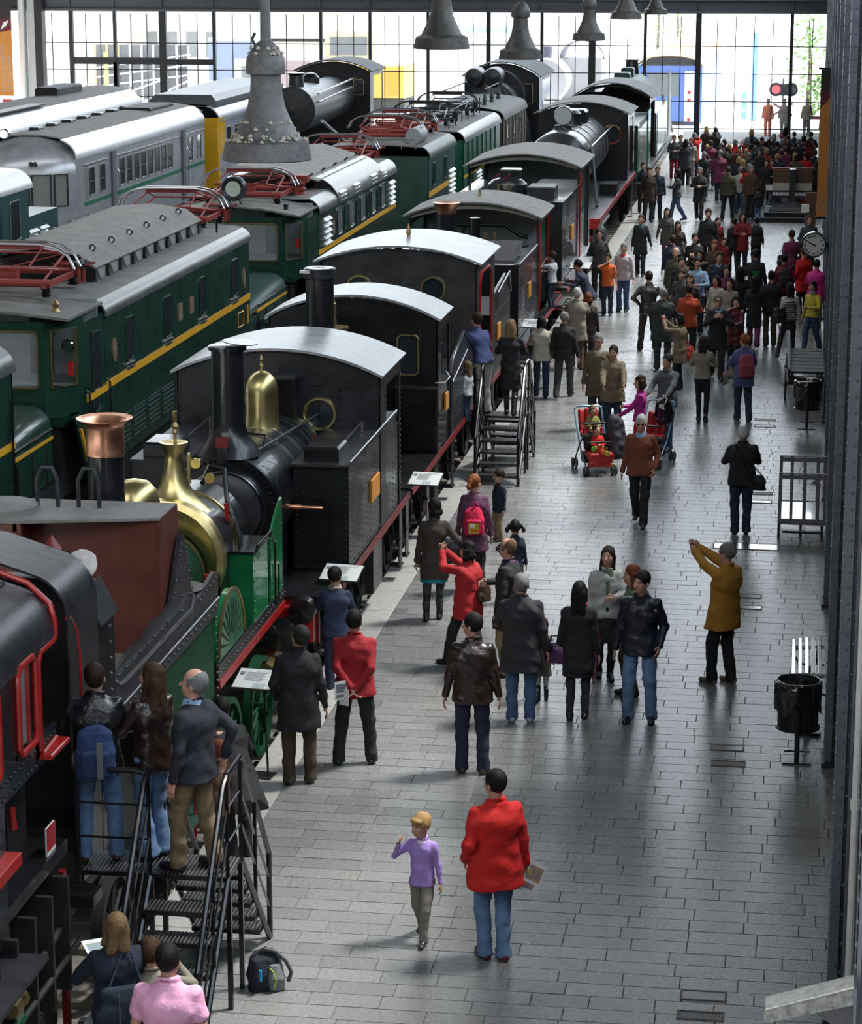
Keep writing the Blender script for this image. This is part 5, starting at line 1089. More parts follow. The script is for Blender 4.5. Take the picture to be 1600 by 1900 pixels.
def nose(t, y0, y1, zb, zt, x0=-13.1, x1=-10.72, mat=GREEN):
    m = MB(); n = 10; sec = []
    for s_ in rows(6, 0, 1):                                   # rounded bonnet that drops to the front
        yv = y0+(y1-y0)*s_; drop = .30*(1-s_)**2; ins = .10*(1-s_)**3; R = .34; z1 = zt-drop
        a = [(x1-ins, zb)] + arc(x1-ins-R, z1-R, R, R, 0, 80, 5) + [(EC, z1+.03)] + [(x0+ins+R-(q-(x1-ins-R)), w) for q, w in arc(x1-ins-R, z1-R, R, R, 0, 80, 5)[::-1]] + [(x0+ins, zb)]
        sec.append([(x, yv, z) for x, z in a])
    k = len(sec[0]); vs = [v for q in sec for v in q]; fs = [(i*k+j, i*k+j+1, (i+1)*k+j+1, (i+1)*k+j) for i in range(5) for j in range(k-1)] + [tuple(range(k))]
    m.add(vs, fs); m.build('bonnet', mat, t, .5)
    MB().box(x1-.02, x1+.02, y0+.2, y1, zb+.62, zb+.66).build('bonnet_line', YEL, t); MB().tube([(x1+.03,y0+.2,zb+.78),(x1+.03,y1-.1,zb+.78)], .02, 6).build('bonnet_rail', STEEL, t)
    for yv in rows(4, y0+.3, y1-.3): MB().box(x1-.01,x1+.015,yv-.02,yv+.02,zb,zb+.55).build('panel_joint', SOOT, t); MB().tube([(x1-.75,yv,zt-.02),(x1-.63,yv+.05,zt+.08),(x1-.55,yv-.04,zt-.03)], .015, 5).build('wing_nut', BLK, t)
def body(t, y0, y1, zb, ze, mat, shoulder, rw=1.5, zr=None, x1=EX, sr=.32):
    x0 = 2*EC-x1; MB().box(x1-.04, x1, y0, y1, zb, ze).build('body_side', mat, t); MB().box(x0, x0+.04, y0, y1, zb, ze).build('body_side', mat, t)
    MB().box(x0+.02,x1-.02,y0,y0+.04,zb,ze+.05).build('end_wall', mat, t); MB().box(x0+.02,x1-.02,y1-.04,y1,zb,ze+.05).build('end_wall', mat, t)
    zr = zr or ze+.42
    sh = arc(x1-sr+.02, ze-.02, sr, sr*1.03, 0, 75, 6)
    for sgn in (1, -1):
        pts = [(x if sgn > 0 else 2*EC-x, z) for x, z in sh]
        MB().shell(pts, 'y', y0-.02, y1+.02, -.03*sgn if sgn>0 else .03).build('roof_shoulder', shoulder, t, .8)
    a = sh[-1]; roof = [a]+[(EC+(a[0]-EC)*q, a[1]+(zr-a[1])*(1-q*q)) for q in rows(8,.86,-.86)]+[(2*EC-a[0],a[1])]
    MB().shell(roof, 'y', y0-.1, y1+.1, -.03).build('roof', ROOFC, t, .8)
    MB().box(x0+.1, x1-.1, y0+.2, y1-.2, zb-.5, zb).build('underframe', SOOT, t); MB().box(x0+.3,x1-.15,y0+.6,y1-.6,PITZ+.4,zb-.4).build('bogie', SOOT, t)

# --- first electric engine, large
t = thing('electric_locomotive', 'long dark green electric engine with yellow line, ribbed roof hatch and red pantographs', 'locomotive', (EC, 40, PITZ+.15))
body(t, 36.0, 46.05, 1.0, 3.33, GREEN, SHOULD, zr=3.62, sr=.22)
cab_front_e(t, 34.35, 2.05, 3.46, 3.6); cr = [(EX-.02,3.50),(-11.2,3.58),(EC,3.62),(-12.6,3.58),(-13.4,3.50)]
MB().shell(cr, 'y', 34.2, 36.0, -.04).build('cab_roof', ROOFC, t, .9); MB().box(-10.44, -10.41, 34.97, 36.0, 1.0, 3.36).build('cab_side', GREEN, t)
wind(t, -10.41, 35.35, 35.72, 1.95, 3.15, sill=False); MB().box(-10.41,-10.38,35.25,35.28,1.0,3.2).build('door_edge', SOOT, t)
MB().prism([(34.35,2.05),(34.97,2.05),(34.97,1.1),(34.8,1.5),(34.55,1.95)], 'x', -10.48, -10.44).build('cab_skirt', GREEN, t); MB().box(-13.3,-10.6,34.4,36,1.9,2.05).build('cab_floor', GREEN, t); MB().box(-13.2,-10.7,34.5,36,.8,1.9).build('cab_under', SOOT, t)
nose(t, 31.6, 34.2, 1.15, 2.25); MB().box(-13.2,-10.6,31.2,34.3,.75,1.1).build('front_deck', SOOT, t)
MB().prism([(34.5,1.85),(34.6,1.85),(34.92,1.30),(34.84,1.30)], 'x', -10.40, -10.37).build('chevron', YEL, t); MB().box(-10.405,-10.37,34.97,36.0,2.18,2.27).build('yellow_line', YEL, t); MB().box(EX,EX+.012,36.0,46.05,2.19,2.31).build('yellow_line', YEL, t)
for yv, dark in ((37.4,0),(39.8,1),(42.25,1),(44.75,1)): wind(t, EX, yv-.22, yv+.22, 2.42, 3.10, GLASS)
for yv in np.arange(36.65, 46, .52): MB().box(EX, EX+.006, yv-.006, yv+.006, 1.75, 3.28).build('panel_seam', GREEN2, t)
for yv in rows(15, 36.4, 45.6):
    MB().shell(arc(EX-.20, 3.31, .228, .236, -8, 75, 5), 'y', yv-.014, yv+.014, -.01).build('roof_strap', BLKM, t)
for k in range(10):
    yv = 36.5+k*.92; m = MB().box(EX, EX+.012, yv+.04, yv+.84, 1.12, 1.62); m.build('vent_frame', GREEN2, t)
    for j in range(6): MB().box(EX+.012, EX+.02, yv+.08, yv+.80, 1.16+j*.075, 1.19+j*.075).build('vent_bar', GREEN, t) if k < 6 else None
m = MB()
for zz in (1.68,): riv_line(m, (EX,36.1,zz), (EX,46,zz), 70, (1,0,0), .01)
for yv in (38.2, 39.1, 43.4): riv_line(m, (EX,yv,2.5), (EX,yv,3.1), 9, (1,0,0), .01)
m.build('rivets', GREEN2, t, 0, kind='stuff')
PLQ = M('cast_number_plate', (.30,.20,.13), .5, .3, var=.2)
for yv, zz in ((36.5,2.72),(45.55,2.66)): m = MB().lathe([(0,0),(.13,0),(.13,.02),(0,.02)], (0,0,0), 'x', 20); m.v = [(EX+x,yv+y*.75,zz+z*1.45) for x,y,z in m.v]; m.build('oval_plate', PLQ, t)
for yv in (40.62, 41.42): MB().box(EX,EX+.02,yv-.13,yv+.13,2.58,2.86).build('number_plate', PLQ, t)
MB().tube([(EX+.012,45.0,1.78),(EX+.012,45.45,1.78),(EX+.012,45.45,2.05),(EX+.012,45.0,2.05)], .012, 4, True).build('yellow_marking', YEL, t)
for yv in (45.85,): MB().box(EX,EX+.012,yv-.03,yv+.03,1.75,2.1).build('yellow_marking', YEL, t)
for yv in (36.05, 34.95): MB().tube([(EX+.05,yv,1.0),(EX+.05,yv,2.3),(EX+.0,yv,2.36)], .018, 6).build('grab_rail', BLK, t)
MB().lathe([(0,0),(.08,0),(.1,.04),(.08,.16)], (-10.62,34.75,3.05), 'y', 16).build('marker_lamp', CHROME, t); MB().box(-10.60,-10.53,34.7,34.78,2.62,2.82).build('tail_lamp', RED, t)
MB().lathe([(.05,3.62),(.07,3.66),(.04,3.72),(.06,3.78),(.02,3.84)], (-10.75,34.7,-.1), 'z', 10).build('whistle', BRASSD, t)
# ribbed hatch on its roof, on stays
hy0, hy1 = 37.6, 44.6; HT = [(-10.98,3.82),(-11.25,4.02),(-11.9,4.12),(-12.6,4.06),(-12.95,3.88)]
MB().shell(HT, 'y', hy0, hy1, -.03).build('roof_hatch', ROOFG, t, .9)
for yv in rows(13, hy0+.3, hy1-.3): MB().tube([(x+.01,yv,z+.012) for x,z in HT], .012, 5).build('hatch_rib', IRON, t)
MB().tube([(-11.25,hy0,4.035),(-11.25,hy1,4.035)], .014, 5).build('hatch_seam', IRON, t)
for yv in rows(6, hy0+.7, hy1-.7):
    for xx in (-11.22,-12.9): MB().lathe([(.035,-.015),(.058,-.015),(.058,.015),(.035,.015),(.035,-.015)], (xx,yv,4.08 if xx > -12 else 3.95), 'y', 12, caps=False).build('lifting_eye', BLK, t)
for k, yv in enumerate(rows(10, hy0+.05, hy1-.1)):
    MB().prism([(yv,3.52),(yv+.34,3.52),(yv+.34,3.60),(yv+.05,3.84),(yv,3.84)], 'x', -11.02, -10.99).build('hatch_bracket', BLK, t)
    MB().lathe([(0,0),(.045,0),(.045,.01),(0,.01)], (-10.99,yv+.13,3.6), 'x', 12).build('bracket_hole', ROOFG, t)
MB().box(-12.9,-11.05,hy0+.1,hy1-.1,3.5,3.86).build('hatch_casing', M('pale_casing', (.32,.31,.28), .7, var=.15), t); MB().prism([(-11.02,3.5),(-12.9,3.5),(-12.9,3.9),(-11.9,4.08),(-11.02,3.82)], 'y', hy0-.02, hy0+.1).build('hatch_end', BLK, t)
panto(t, 36.2, 3.70, s=1.0); panto(t, 46.1, 3.60, s=1.0)
MB().tube([(-10.75,44.9,3.55),(-10.75,44.9,3.85)], .018, 5).build('roof_peg', BLK, t)

# --- corner of another green engine at the left edge
t = thing('electric_locomotive', 'corner of a dark green engine cut off by the left edge', 'locomotive', (EC, 29, PITZ+.15))
MB().box(EX-.05, EX, 24, 31.5, 1.2, 3.25).build('body_side', GREEN, t); MB().box(-13.4,EX,31.45,31.5,1.2,3.3).build('end_wall', GREEN, t); MB().shell(arc(EX-.32, 3.23, .34, .34, 0, 75, 6)+[(EC,3.75)], 'y', 24, 31.52, -.03).build('roof', SHOULD, t, .8)
MB().box(EX,EX+.012,24,31.5,2.18,2.28).build('yellow_line', YEL, t); MB().tube([(EX+.04,31.3,1.5),(EX+.04,31.3,2.9)], .018, 6).build('grab_rail', BLK, t); MB().box(-13.2,-10.6,24,31.0,-.3,1.2).build('underframe', SOOT, t)
MB().tube([(-10.5,31.8,1.2),(-10.3,32.5,1.0),(-10.5,33.0,1.0)], .06, 8).build('brake_hose', RUBBER, t)

# --- second electric engine
t = thing('electric_locomotive', 'green electric engine with round headlamp on its cab roof and white louvres', 'locomotive', (EC, 56, PITZ+.15))
body(t, 53.0, 63.4, 1.0, 3.10, GREEN, SHOULD, zr=3.4)
MB().shell(arc(EX-.62, 3.05, .66, .62, 4, 80, 8), 'y', 55.2, 61.3, -.03).build('roof_fairing', SHOULD, t, .8); MB().prism(arc(EX-.62,3.05,.64,.60,4,80,8)+[(EX-.62,3.05)], 'y', 55.18, 55.22).build('fairing_end', BLK, t)
cab_front_e(t, 51.2, 1.85, 3.20, 3.3); MB().shell([(EX-.02,3.22),(-11.2,3.36),(EC,3.41),(-12.6,3.36),(-13.4,3.22)], 'y', 51.0, 53.0, -.04).build('cab_roof', ROOFC, t, .9)
MB().box(-10.44,-10.41,51.82,53,1.0,3.1).build('cab_side', GREEN, t); MB().box(-13.3,-10.6,51.3,53,1.8,1.95).build('cab_floor', GREEN, t); MB().box(-13.2,-10.7,51.4,53,.8,1.8).build('cab_under', SOOT, t); nose(t, 47.9, 51.0, 1.0, 2.05, mat=GREEN2); MB().box(-13.2,-10.6,47.5,51.1,.7,1.0).build('front_deck', DRED, t)
for k in range(5): MB().cbox(-10.72,-10.60,48.3+k*.5,48.65+k*.5,1.35,1.47,.02).build('vent_hood', GREEN2, t)
MB().box(EX,EX+.012,53.0,63.4,2.19,2.29).build('yellow_line', YEL, t)
for yv in (55.5, 57.0, 58.5, 60.0, 61.4): wind(t, EX, yv-.28, yv+.28, 2.38, 2.98, GLASSG, sill=False, frame=STEEL)
for yv in (56.2, 57.7, 59.2, 60.7): wind(t, EX, yv-.12, yv+.12, 2.42, 2.95, GREEN2, sill=False)
for a in ((53.5,54.3,2.30,2.95),(62.3,63.1,2.30,2.95),(56.3,57.1,1.15,1.65),(62.3,63.1,1.15,1.65),(60.3,61.1,1.15,1.5)): grille(t, EX, *a)
for yv in (55.4,57.2,59.6,61.0): grille(t, EX-.01, yv, yv+.75, 3.12, 3.36, 3)
for yv in (54.7,): MB().box(EX,EX+.02,yv-.12,yv+.12,2.45,2.75).build('number_plate', PLQ, t)
MB().lathe([(0,-.0),(.06,.0),(.20,-.06),(.24,-.08),(.26,-.05),(.26,.16),(.1,.26),(0,.26)], (EC,51.3,3.78), 'y', 28).build('headlamp', BLKM, t); MB().lathe([(0,-.045),(.22,-.045)], (EC,51.3,3.78), 'y', 26).build('lamp_glass', M('lamp_reflector', (.62,.72,.60), .2), t)
for q in (-.18,.18): MB().tube([(EC+q,51.4,3.36),(EC+q*.5,51.4,3.58)], .02, 5).build('lamp_stay', IRON, t)
panto(t, 52.9, 3.40); panto(t, 63.5, 3.35)
MB().shell([(-11.0,3.70),(-11.9,3.95),(-12.9,3.85)], 'y', 54.4, 61.2, -.03).build('roof_hatch', ROOFG, t); MB().shell([(-10.75,3.62),(-11.15,3.72)], 'y', 54.8, 61.0, -.03).build('side_hatch', ROOFG, t)
MB().box(-12.8,-11.05,54.5,61.1,3.3,3.72).build('hatch_casing', BLK, t)
for yv in rows(5, 55, 60.8): MB().tube([(-11.0,yv,3.72),(-10.9,yv,3.8)], .02, 5).build('hatch_latch', BLK, t)
MB().lathe([(.10,3.36),(.16,3.42),(.10,3.48),(.16,3.54),(.10,3.6),(.16,3.66),(.08,3.7)], (-11.0,53.9,0), 'z', 14).build('large_insulator', PANTO, t); MB().box(-11.2,-10.8,53.8,54.0,3.7,3.85).build('switch_head', PANTO, t)
MB().box(-10.86,-10.78,51.5,51.6,3.28,3.45).build('roof_peg', BLK, t); MB().box(-10.62,-10.56,51.6,51.7,2.5,2.7).build('tail_lamp', RED, t)
MB().tube([(EX+.05,53.02,1.0),(EX+.05,53.02,2.2)], .018, 6).build('grab_rail', BLK, t)

# --- third, dull green, and the ones behind
t = thing('electric_locomotive', 'dull green flat fronted electric engine with grey cylinder on its roof', 'locomotive', (EC, 71, PITZ+.15))
body(t, 69.3, 74.6, .95, 2.95, GREEN2, GREEN2, zr=3.3)
MB().box(EX,EX+.012,69.3,74.6,1.85,2.0).build('yellow_line', YEL, t)
for yv in (70.2,72.4): wind(t, EX, yv-.2, yv+.2, 2.12, 2.75, GLASS, sill=False)
MB().box(-12.3,-11.6,69.25,69.3,.95,2.75).build('end_door', GREEN2, t); MB().box(-12.15,-11.75,69.22,69.26,1.95,2.6).build('door_window', GLASSG, t); MB().box(-12.0,-11.96,69.2,69.22,2.0,2.6).build('window_bar', GREEN, t)
MB().lathe([(0,0),(.22,0),(.24,.05),(.24,1.3),(.22,1.35),(0,1.35)], (-10.95,69.9,3.5), 'y', 24).build('air_tank', M('pale_grey_tank', (.30,.31,.31), .5), t)
m = MB()
for q in (-13,-12.4,-11.8,-11.2,-10.8): m.tube([(q,69.4,3.2),(q,69.4,3.45)], .015, 5)
m.tube([(-13,69.4,3.45),(-10.8,69.4,3.45)], .015, 5); m.build('roof_rail', STEEL, t)
grille(t, EX, 73.2, 74.4, 1.0, 2.3, 9)
panto(t, 70.9, 3.35, s=1.05); panto(t, 73.6, 3.35, s=1.05)
t = thing('electric_locomotive', 'green electric engine with dark pantographs, third flat roofed one along the second track', 'locomotive', (EC, 81, PITZ+.15))
GREEN3 = M('mid_green_side', (.010,.085,.045), .35, 0, c2=(.02,.13,.07), scale=3)
body(t, 76.6, 85.9, .95, 2.85, GREEN3, SHOULD, zr=3.2); MB().box(EX,EX+.012,76.6,85.9,1.72,1.8).build('yellow_line', YEL, t)
for yv in np.arange(77.6, 85.6, 1.15): MB().box(EX, EX+.03, yv-.03, yv+.03, 1.0, 2.8).build('panel_rib', GREEN, t)
grille(t, EX, 79.5, 80.7, 1.0, 1.7, 6)
panto(t, 78.5, 3.3, mat=IRON); panto(t, 83.5, 3.3, mat=IRON)
for yv in rows(6,77.5,85): MB().tube([(-11.0,yv,3.2),(-11.0,yv,3.75)], .02, 5).build('roof_post', IRON, t)
MB().tube([(-11.0,77.5,3.75),(-11.0,85,3.75)], .02, 5).build('roof_wire', IRON, t)
t = thing('brown_railcar', 'brown wooden bodied electric car behind the green engines', 'railcar', (EC, 90, PITZ+.15))
BRN = M('faded_brown_wood', (.10,.075,.055), .7, 0, var=.25, scale=8); body(t, 86.9, 94.2, .95, 2.85, BRN, ROOFG, zr=3.3)
for yv in np.arange(87.6, 94, 1.0): MB().box(EX, EX+.02, yv-.02, yv+.02, 1.0, 2.8).build('plank_joint', SOOT, t)
for yv in (88.2,90.2,92.2): wind(t, EX, yv-.2, yv+.2, 2.1, 2.6, GLASS, sill=False, frame=BRN)
for yv in (88,90,92): MB().lathe([(.12,3.3),(.06,3.4),(.1,3.45),(.05,3.6),(0,3.85)], (-11.2,yv,0), 'z', 10).build('insulator', GREEN2, t)
MB().tube([(-12.6,87.5,3.8),(-12.6,93.5,3.8)], .03, 6).tube([(-11.2,88,3.85),(-11.2,92,3.85)], .02, 6).build('roof_wire', IRON, t)
# --- black steam engine with arched cab at the end of the second track
t = thing('steam_locomotive', 'black steam engine with arched cab seen over the pantographs on the second track', 'locomotive', (EC, 100, PITZ+.15))
_x = XC; XC = EC
MB().lathe([(0,-.1),(.5,-.05),(.95,0),(.95,2.6),(0,2.6)], (EC,95.4,2.75), 'y', 40).build('boiler', BLK, t)
for q in (-.62,.1): MB().lathe([(.0,-.1),(.33,0),(.36,.1),(.36,1.2),(0,1.2)], (EC+q,94.9,3.9), 'y', 22).build('air_reservoir', BLKM, t)
cab(t, -13.3, -10.35, 98.2, 103.0, 1.1, 3.75, 4.30, holes=[(-10.85,3.1,.25,.4,False)], roof_ov=(.3,.3), over=.1, roofmat=SOOT); MB().lathe([(1.1,0),(1.1,1.2)], (EC,97,3.0), 'y', 36).build('firebox', BLKM, t)
MB().box(-13.2,-10.3,94.6,108,1.0,1.1).build('running_board', IRON, t); MB().lathe([(.95,103.1),(.95,109)], (EC,0,2.9), 'y', 30).build('rear_tank', SILV, t); XC = EC; wheelset(t, (96,98.5,101), .7); XC = _x
m = MB()
for k in range(7): m.tube([(-10.6,95+k*.5,1.1),(-10.9,95.3+k*.5,2.6),(-11.4,95.4+k*.5,3.4)], .06, 6)
m.build('side_pipes', BLKM, t)

# ---------------------------------------------------------------- third and fourth tracks
t = thing('diesel_shunter', 'teal green diesel engine with silver cab roof at the left edge', 'locomotive', (-19.2, 54, PITZ+.15))
TEAL = M('teal_paint', (.012,.062,.066), .35, 0, c2=(.02,.085,.09), scale=3, coat=.3)
MB().box(-20.6,-17.8,53.6,55.6,.9,3.35).build('cab', TEAL, t); MB().shell(arc(-18.25,3.30,.48,.42,0,70,6)+[(-19.2,3.78)]+[(-38.4-x,z) for x,z in arc(-18.25,3.30,.48,.42,0,70,6)[::-1]], 'y', 53.4, 55.8, -.03).build('cab_roof', SILV, t, .8)
wind(t, -17.8, 54.2, 54.9, 2.2, 3.1, GLASS, sill=False, frame=STEEL); MB().box(-19.8,-18.4,53.57,53.6,2.2,3.0).build('front_window', GLASSG, t); MB().box(-20.3,-17.9,55.6,58.2,.9,2.6).build('engine_hood', TEAL, t)
grille(t, -17.9, 55.8, 56.5, 1.1, 2.3, 10); grille(t, -17.9, 56.7, 57.3, 1.1, 2.3, 10)
MB().tube([(-17.75,55.3,1.0),(-17.75,55.3,2.1),(-17.8,55.3,2.15)], .02, 6).tube([(-17.75,53.9,1.0),(-17.75,53.9,2.1)], .02, 6).build('grab_rail', BLK, t); MB().lathe([(0,0),(.09,0),(.09,.1),(0,.12)], (-17.8,53.75,2.0), 'x', 14).build('side_lamp', CHROME, t)
MB().tube([(-18.6,54.2,3.75),(-18.6,54.2,3.95),(-18.5,54.6,3.9)], .05, 6).build('horn', BLK, t); MB().box(-20.4,-17.8,48,58.3,-.1,.9).build('underframe', SOOT, t); MB().box(-20.3,-17.9,48,53.5,.9,2.5).build('front_hood', TEAL, t)

def railcar(label, y0, y1, x1, xc, ze, zr, side, nwin, front, stripe, roofm=SILV, zb=.6, cat='railcar', name='railcar'):
    t = thing(name, label, cat, (xc, (y0+y1)/2, PITZ+.15)); x0 = 2*xc-x1
    (MB().box(x1-.05,x1,y0,y1,zb,ze).build('body_side', side, t), MB().box(x0,x0+.05,y0,y1,zb,ze).build('body_side', side, t))
    sh = arc(x1-.55, ze, .55, .52, 0, 78, 8)
    MB().shell(sh, 'y', y0, y1, -.04).build('roof_shoulder', roofm, t, .9); MB().shell([(2*xc-x,z) for x,z in sh], 'y', y0, y1, .04).build('roof_shoulder', roofm, t, .9)
    a = sh[-1]; MB().shell([a]+[(xc+(a[0]-xc)*q, a[1]+(zr-a[1])*(1-q*q)) for q in rows(6,.8,-.8)]+[(2*xc-a[0],a[1])], 'y', y0+.4, y1, -.04).build('roof', ROOFG, t, .9)
    MB().box(x0+.05,x1-.05,y1-.05,y1,zb,ze+.4).build('end_wall', side, t); MB().box(x0+.2,x1-.2,y0+.5,y1-.5,PITZ+.15,zb).build('underframe', SOOT, t)
    return t
def oval_front(t, y, x1, xc, zb, ze, zr, mat):
    vs = []; fs = []; n = 16; m_ = 12; x0 = 2*xc-x1
    for i in range(m_+1):                                      # bulged front: z rows
        z = zb+(zr+.04-zb)*i/m_; back = 0 if z < ze-.3 else ((z-ze+.3)/(zr-ze+.34))**2*1.1
        for j in range(n+1):
            u = -1+2*j/n; w = 1 if z < ze else math.sqrt(max(.02, 1-((z-ze)/(zr+.06-ze))**2))
            vs.append((xc+(x1-xc)*u*(.25+.75*w), y+ .75*abs(u)**2.6 + back, z))
    for i in range(m_):
        for j in range(n): a = i*(n+1)+j; fs.append((a,a+1,a+n+2,a+n+1))
    MB().add(vs, fs).build('front_shell', mat, t, .9)
t = railcar('long silver diesel railcar with green line and rounded front', 66.86, 82.0, -20.0, -21.45, 3.0, 3.62, SILV, 10, True, True)
oval_front(t, 66.1, -20.0, -21.45, .6, 3.0, 3.55, SILV)
MB().box(-20.0,-19.985,67.6,82.0,1.62,1.74).build('green_line', M('railcar_green', (.01,.16,.08), .4), t)
def pane_on_front(u0, u1, z0, z1, mat, y=66.1):
    p = lambda u: (-21.45+1.45*u, y+.75*abs(u)**2.6-.03); a, b = p(u0), p(u1)
    MB().prism([a,b,(b[0],b[1]+.03),(a[0],a[1]+.03)], 'z', z0, z1).build('front_pane', mat, t)
    MB().tube([(a[0],a[1]-.01,z0),(b[0],b[1]-.01,z0),(b[0],b[1]-.01,z1),(a[0],a[1]-.01,z1)], .03, 6, True).build('pane_frame', BLKM, t)
PANEG = M('dusty_railcar_glass', (.22,.24,.22), .25)
for a in ((.28,.62),(.68,.88),(-.15,.22)): pane_on_front(*a, 1.75, 2.62, PANEG)
MB().box(-20.0,-19.99,67.75,68.0,1.78,2.7).build('window_pane', PANEG, t)
for q in (-.06,.06): MB().lathe([(.0,-.02),(.05,-.02),(.07,.04)], (-21.0+q,66.08,2.92), 'y', 14).build('roof_lamp', BLK, t)
MB().lathe([(.09,-.2),(.12,-.22),(.16,-.2),(.26,.0),(.27,.15)], (-20.75,66.3,1.15), 'y', 20).build('headlamp', SILV, t); MB().lathe([(0,0),(.1,0)], (-20.75,66.11,1.15), 'y', 14).build('lamp_glass', SOOT, t)
MB().lathe([(0,-.02),(.12,-.02),(.15,.05),(.12,.3)], (-21.9,66.4,3.72), 'y', 16).build('top_lamp', CHROME, t)
yw = [68.4, 69.5] + [71.6+.82*k for k in range(8)] + [80.0, 81.2]
for yv in yw: wind(t, -20.0, yv-.27, yv+.27, 1.88, 2.66, GLASS, sill=False, frame=STEEL); MB().box(-19.99,-19.97,yv-.25,yv+.25,2.24,2.27).build('window_bar', IRON, t)
for yv in (70.6, 79.0): MB().box(-19.99,-19.93,yv-.18,yv+.18,.7,2.95).build('door_column', M('worn_alu_door', (.16,.17,.19), .5, .3), t); MB().tube([(-19.9,yv+.35,.9),(-19.9,yv+.35,2.3),(-19.95,yv+.35,2.4)], .02, 5).build('grab_rail', STEEL, t)
MB().box(-20.02,-19.97,67.6,82,2.74,2.79).build('trim_bead', STEEL, t)
for k in range(7): MB().cbox(-22.0,-21.7,69+k*1.6,69.5+k*1.6,3.60,3.72,.03).build('roof_vent', BLKM, t)
MB().cbox(-21.8,-20.8,78.0,81,3.55,3.72,.05).build('roof_box', SOOT, t)
t = railcar('white and yellow fronted railcar behind the silver one', 84.2, 97.0, -20.0, -21.45, 2.85, 3.4, M('grey_white_paint', (.40,.42,.46), .4, .1), 6, False, True)
YF = M('railcar_yellow', (.80,.42,.01), .35)
MB().box(-20.55,-19.98,83.9,84.2,.6,3.0).build('yellow_front', YF, t)
MB().box(-22.9,-20.55,84.0,84.2,.6,3.0).build('front_wall', SOOT, t); MB().box(-20.0,-19.97,84.2,85.0,1.75,3.0).build('yellow_side', YF, t)
for yv in np.arange(85.6, 96, 1.3): wind(t, -20.0, yv-.3, yv+.3, 1.85, 2.6, GLASS, sill=False, frame=STEEL)
MB().box(-20,-19.98,85,97,1.5,1.62).build('green_line', M('railcar_green', (0,0,0)), t); MB().cbox(-22.6,-20.2,84.6,96,3.35,3.75,.2).build('roof_cowl', M('grey_cowl', (.15,.155,.165), .4, .2), t)
t = railcar('older silver railcar with roof antenna on the far left track', 65.36, 89.5, -24.2, -25.7, 3.1, 3.75, SILV, 6, False, True)
oval_front(t, 64.6, -24.2, -25.7, .6, 3.1, 3.7, M('dull_silver', (.20,.21,.23), .4, .4))
MB().box(-25.1,-24.6,70,79,3.72,3.76).build('roof_walk', IRON, t); MB().lathe([(0,0),(.22,0),(.22,.5),(0,.5)], (-25.3,74,3.95), 'y', 18).build('roof_horn', IRON, t); MB().cbox(-26.2,-25.4,83,86,3.7,4.05,.06).build('roof_fan', SOOT, t)
for yv in np.arange(80, 89, .8): wind(t, -24.2, yv-.25, yv+.25, 2.45, 2.85, GLASS, sill=False, frame=SILV)
MB().box(-27.3,-25.9,64.8,68,3.3,3.42).build('front_ledge', SILV, t)
# --- dark steam engine on a middle track, far end
t = thing('steam_locomotive', 'black steam engine with pipes and open cab seen behind the bell lamp', 'locomotive', (-18.3, 93, PITZ+.15))
_x = XC; XC = -18.3
MB().lathe([(0,-.1),(.85,0),(.85,8),(0,8)], (XC,88.5,3.0), 'y', 34).build('boiler', BLKM, t); MB().lathe([(.3,3.7),(.26,4.2),(.34,4.3),(0,4.3)], (XC,89.3,0), 'z', 20).build('chimney', BLK, t); MB().lathe([(.35,3.6),(.33,4.0),(.2,4.15),(0,4.2)], (XC,92,0), 'z', 20).build('steam_dome', BLK, t)
cab(t, XC-1.45, XC+1.45, 96.6, 99.6, 1.2, 4.0, 4.4, holes=[(XC+1.0,3.4,.2,.3,False)], roofmat=SOOT); MB().box(XC-1.4,XC+1.4,88,100,1.2,1.3).build('running_board', IRON, t)
for q in (3.3,3.6): MB().tube([(XC+.95,88.6,q),(XC+.95,96.5,q+.2)], .035, 6).build('side_pipe', STEEL, t)
MB().tube([(XC+1.0,89,2.6),(XC+1.3,93,1.4)], .07, 6).build('brace', STEEL, t); wheelset(t, (90,92,94,96), .75); XC = _x

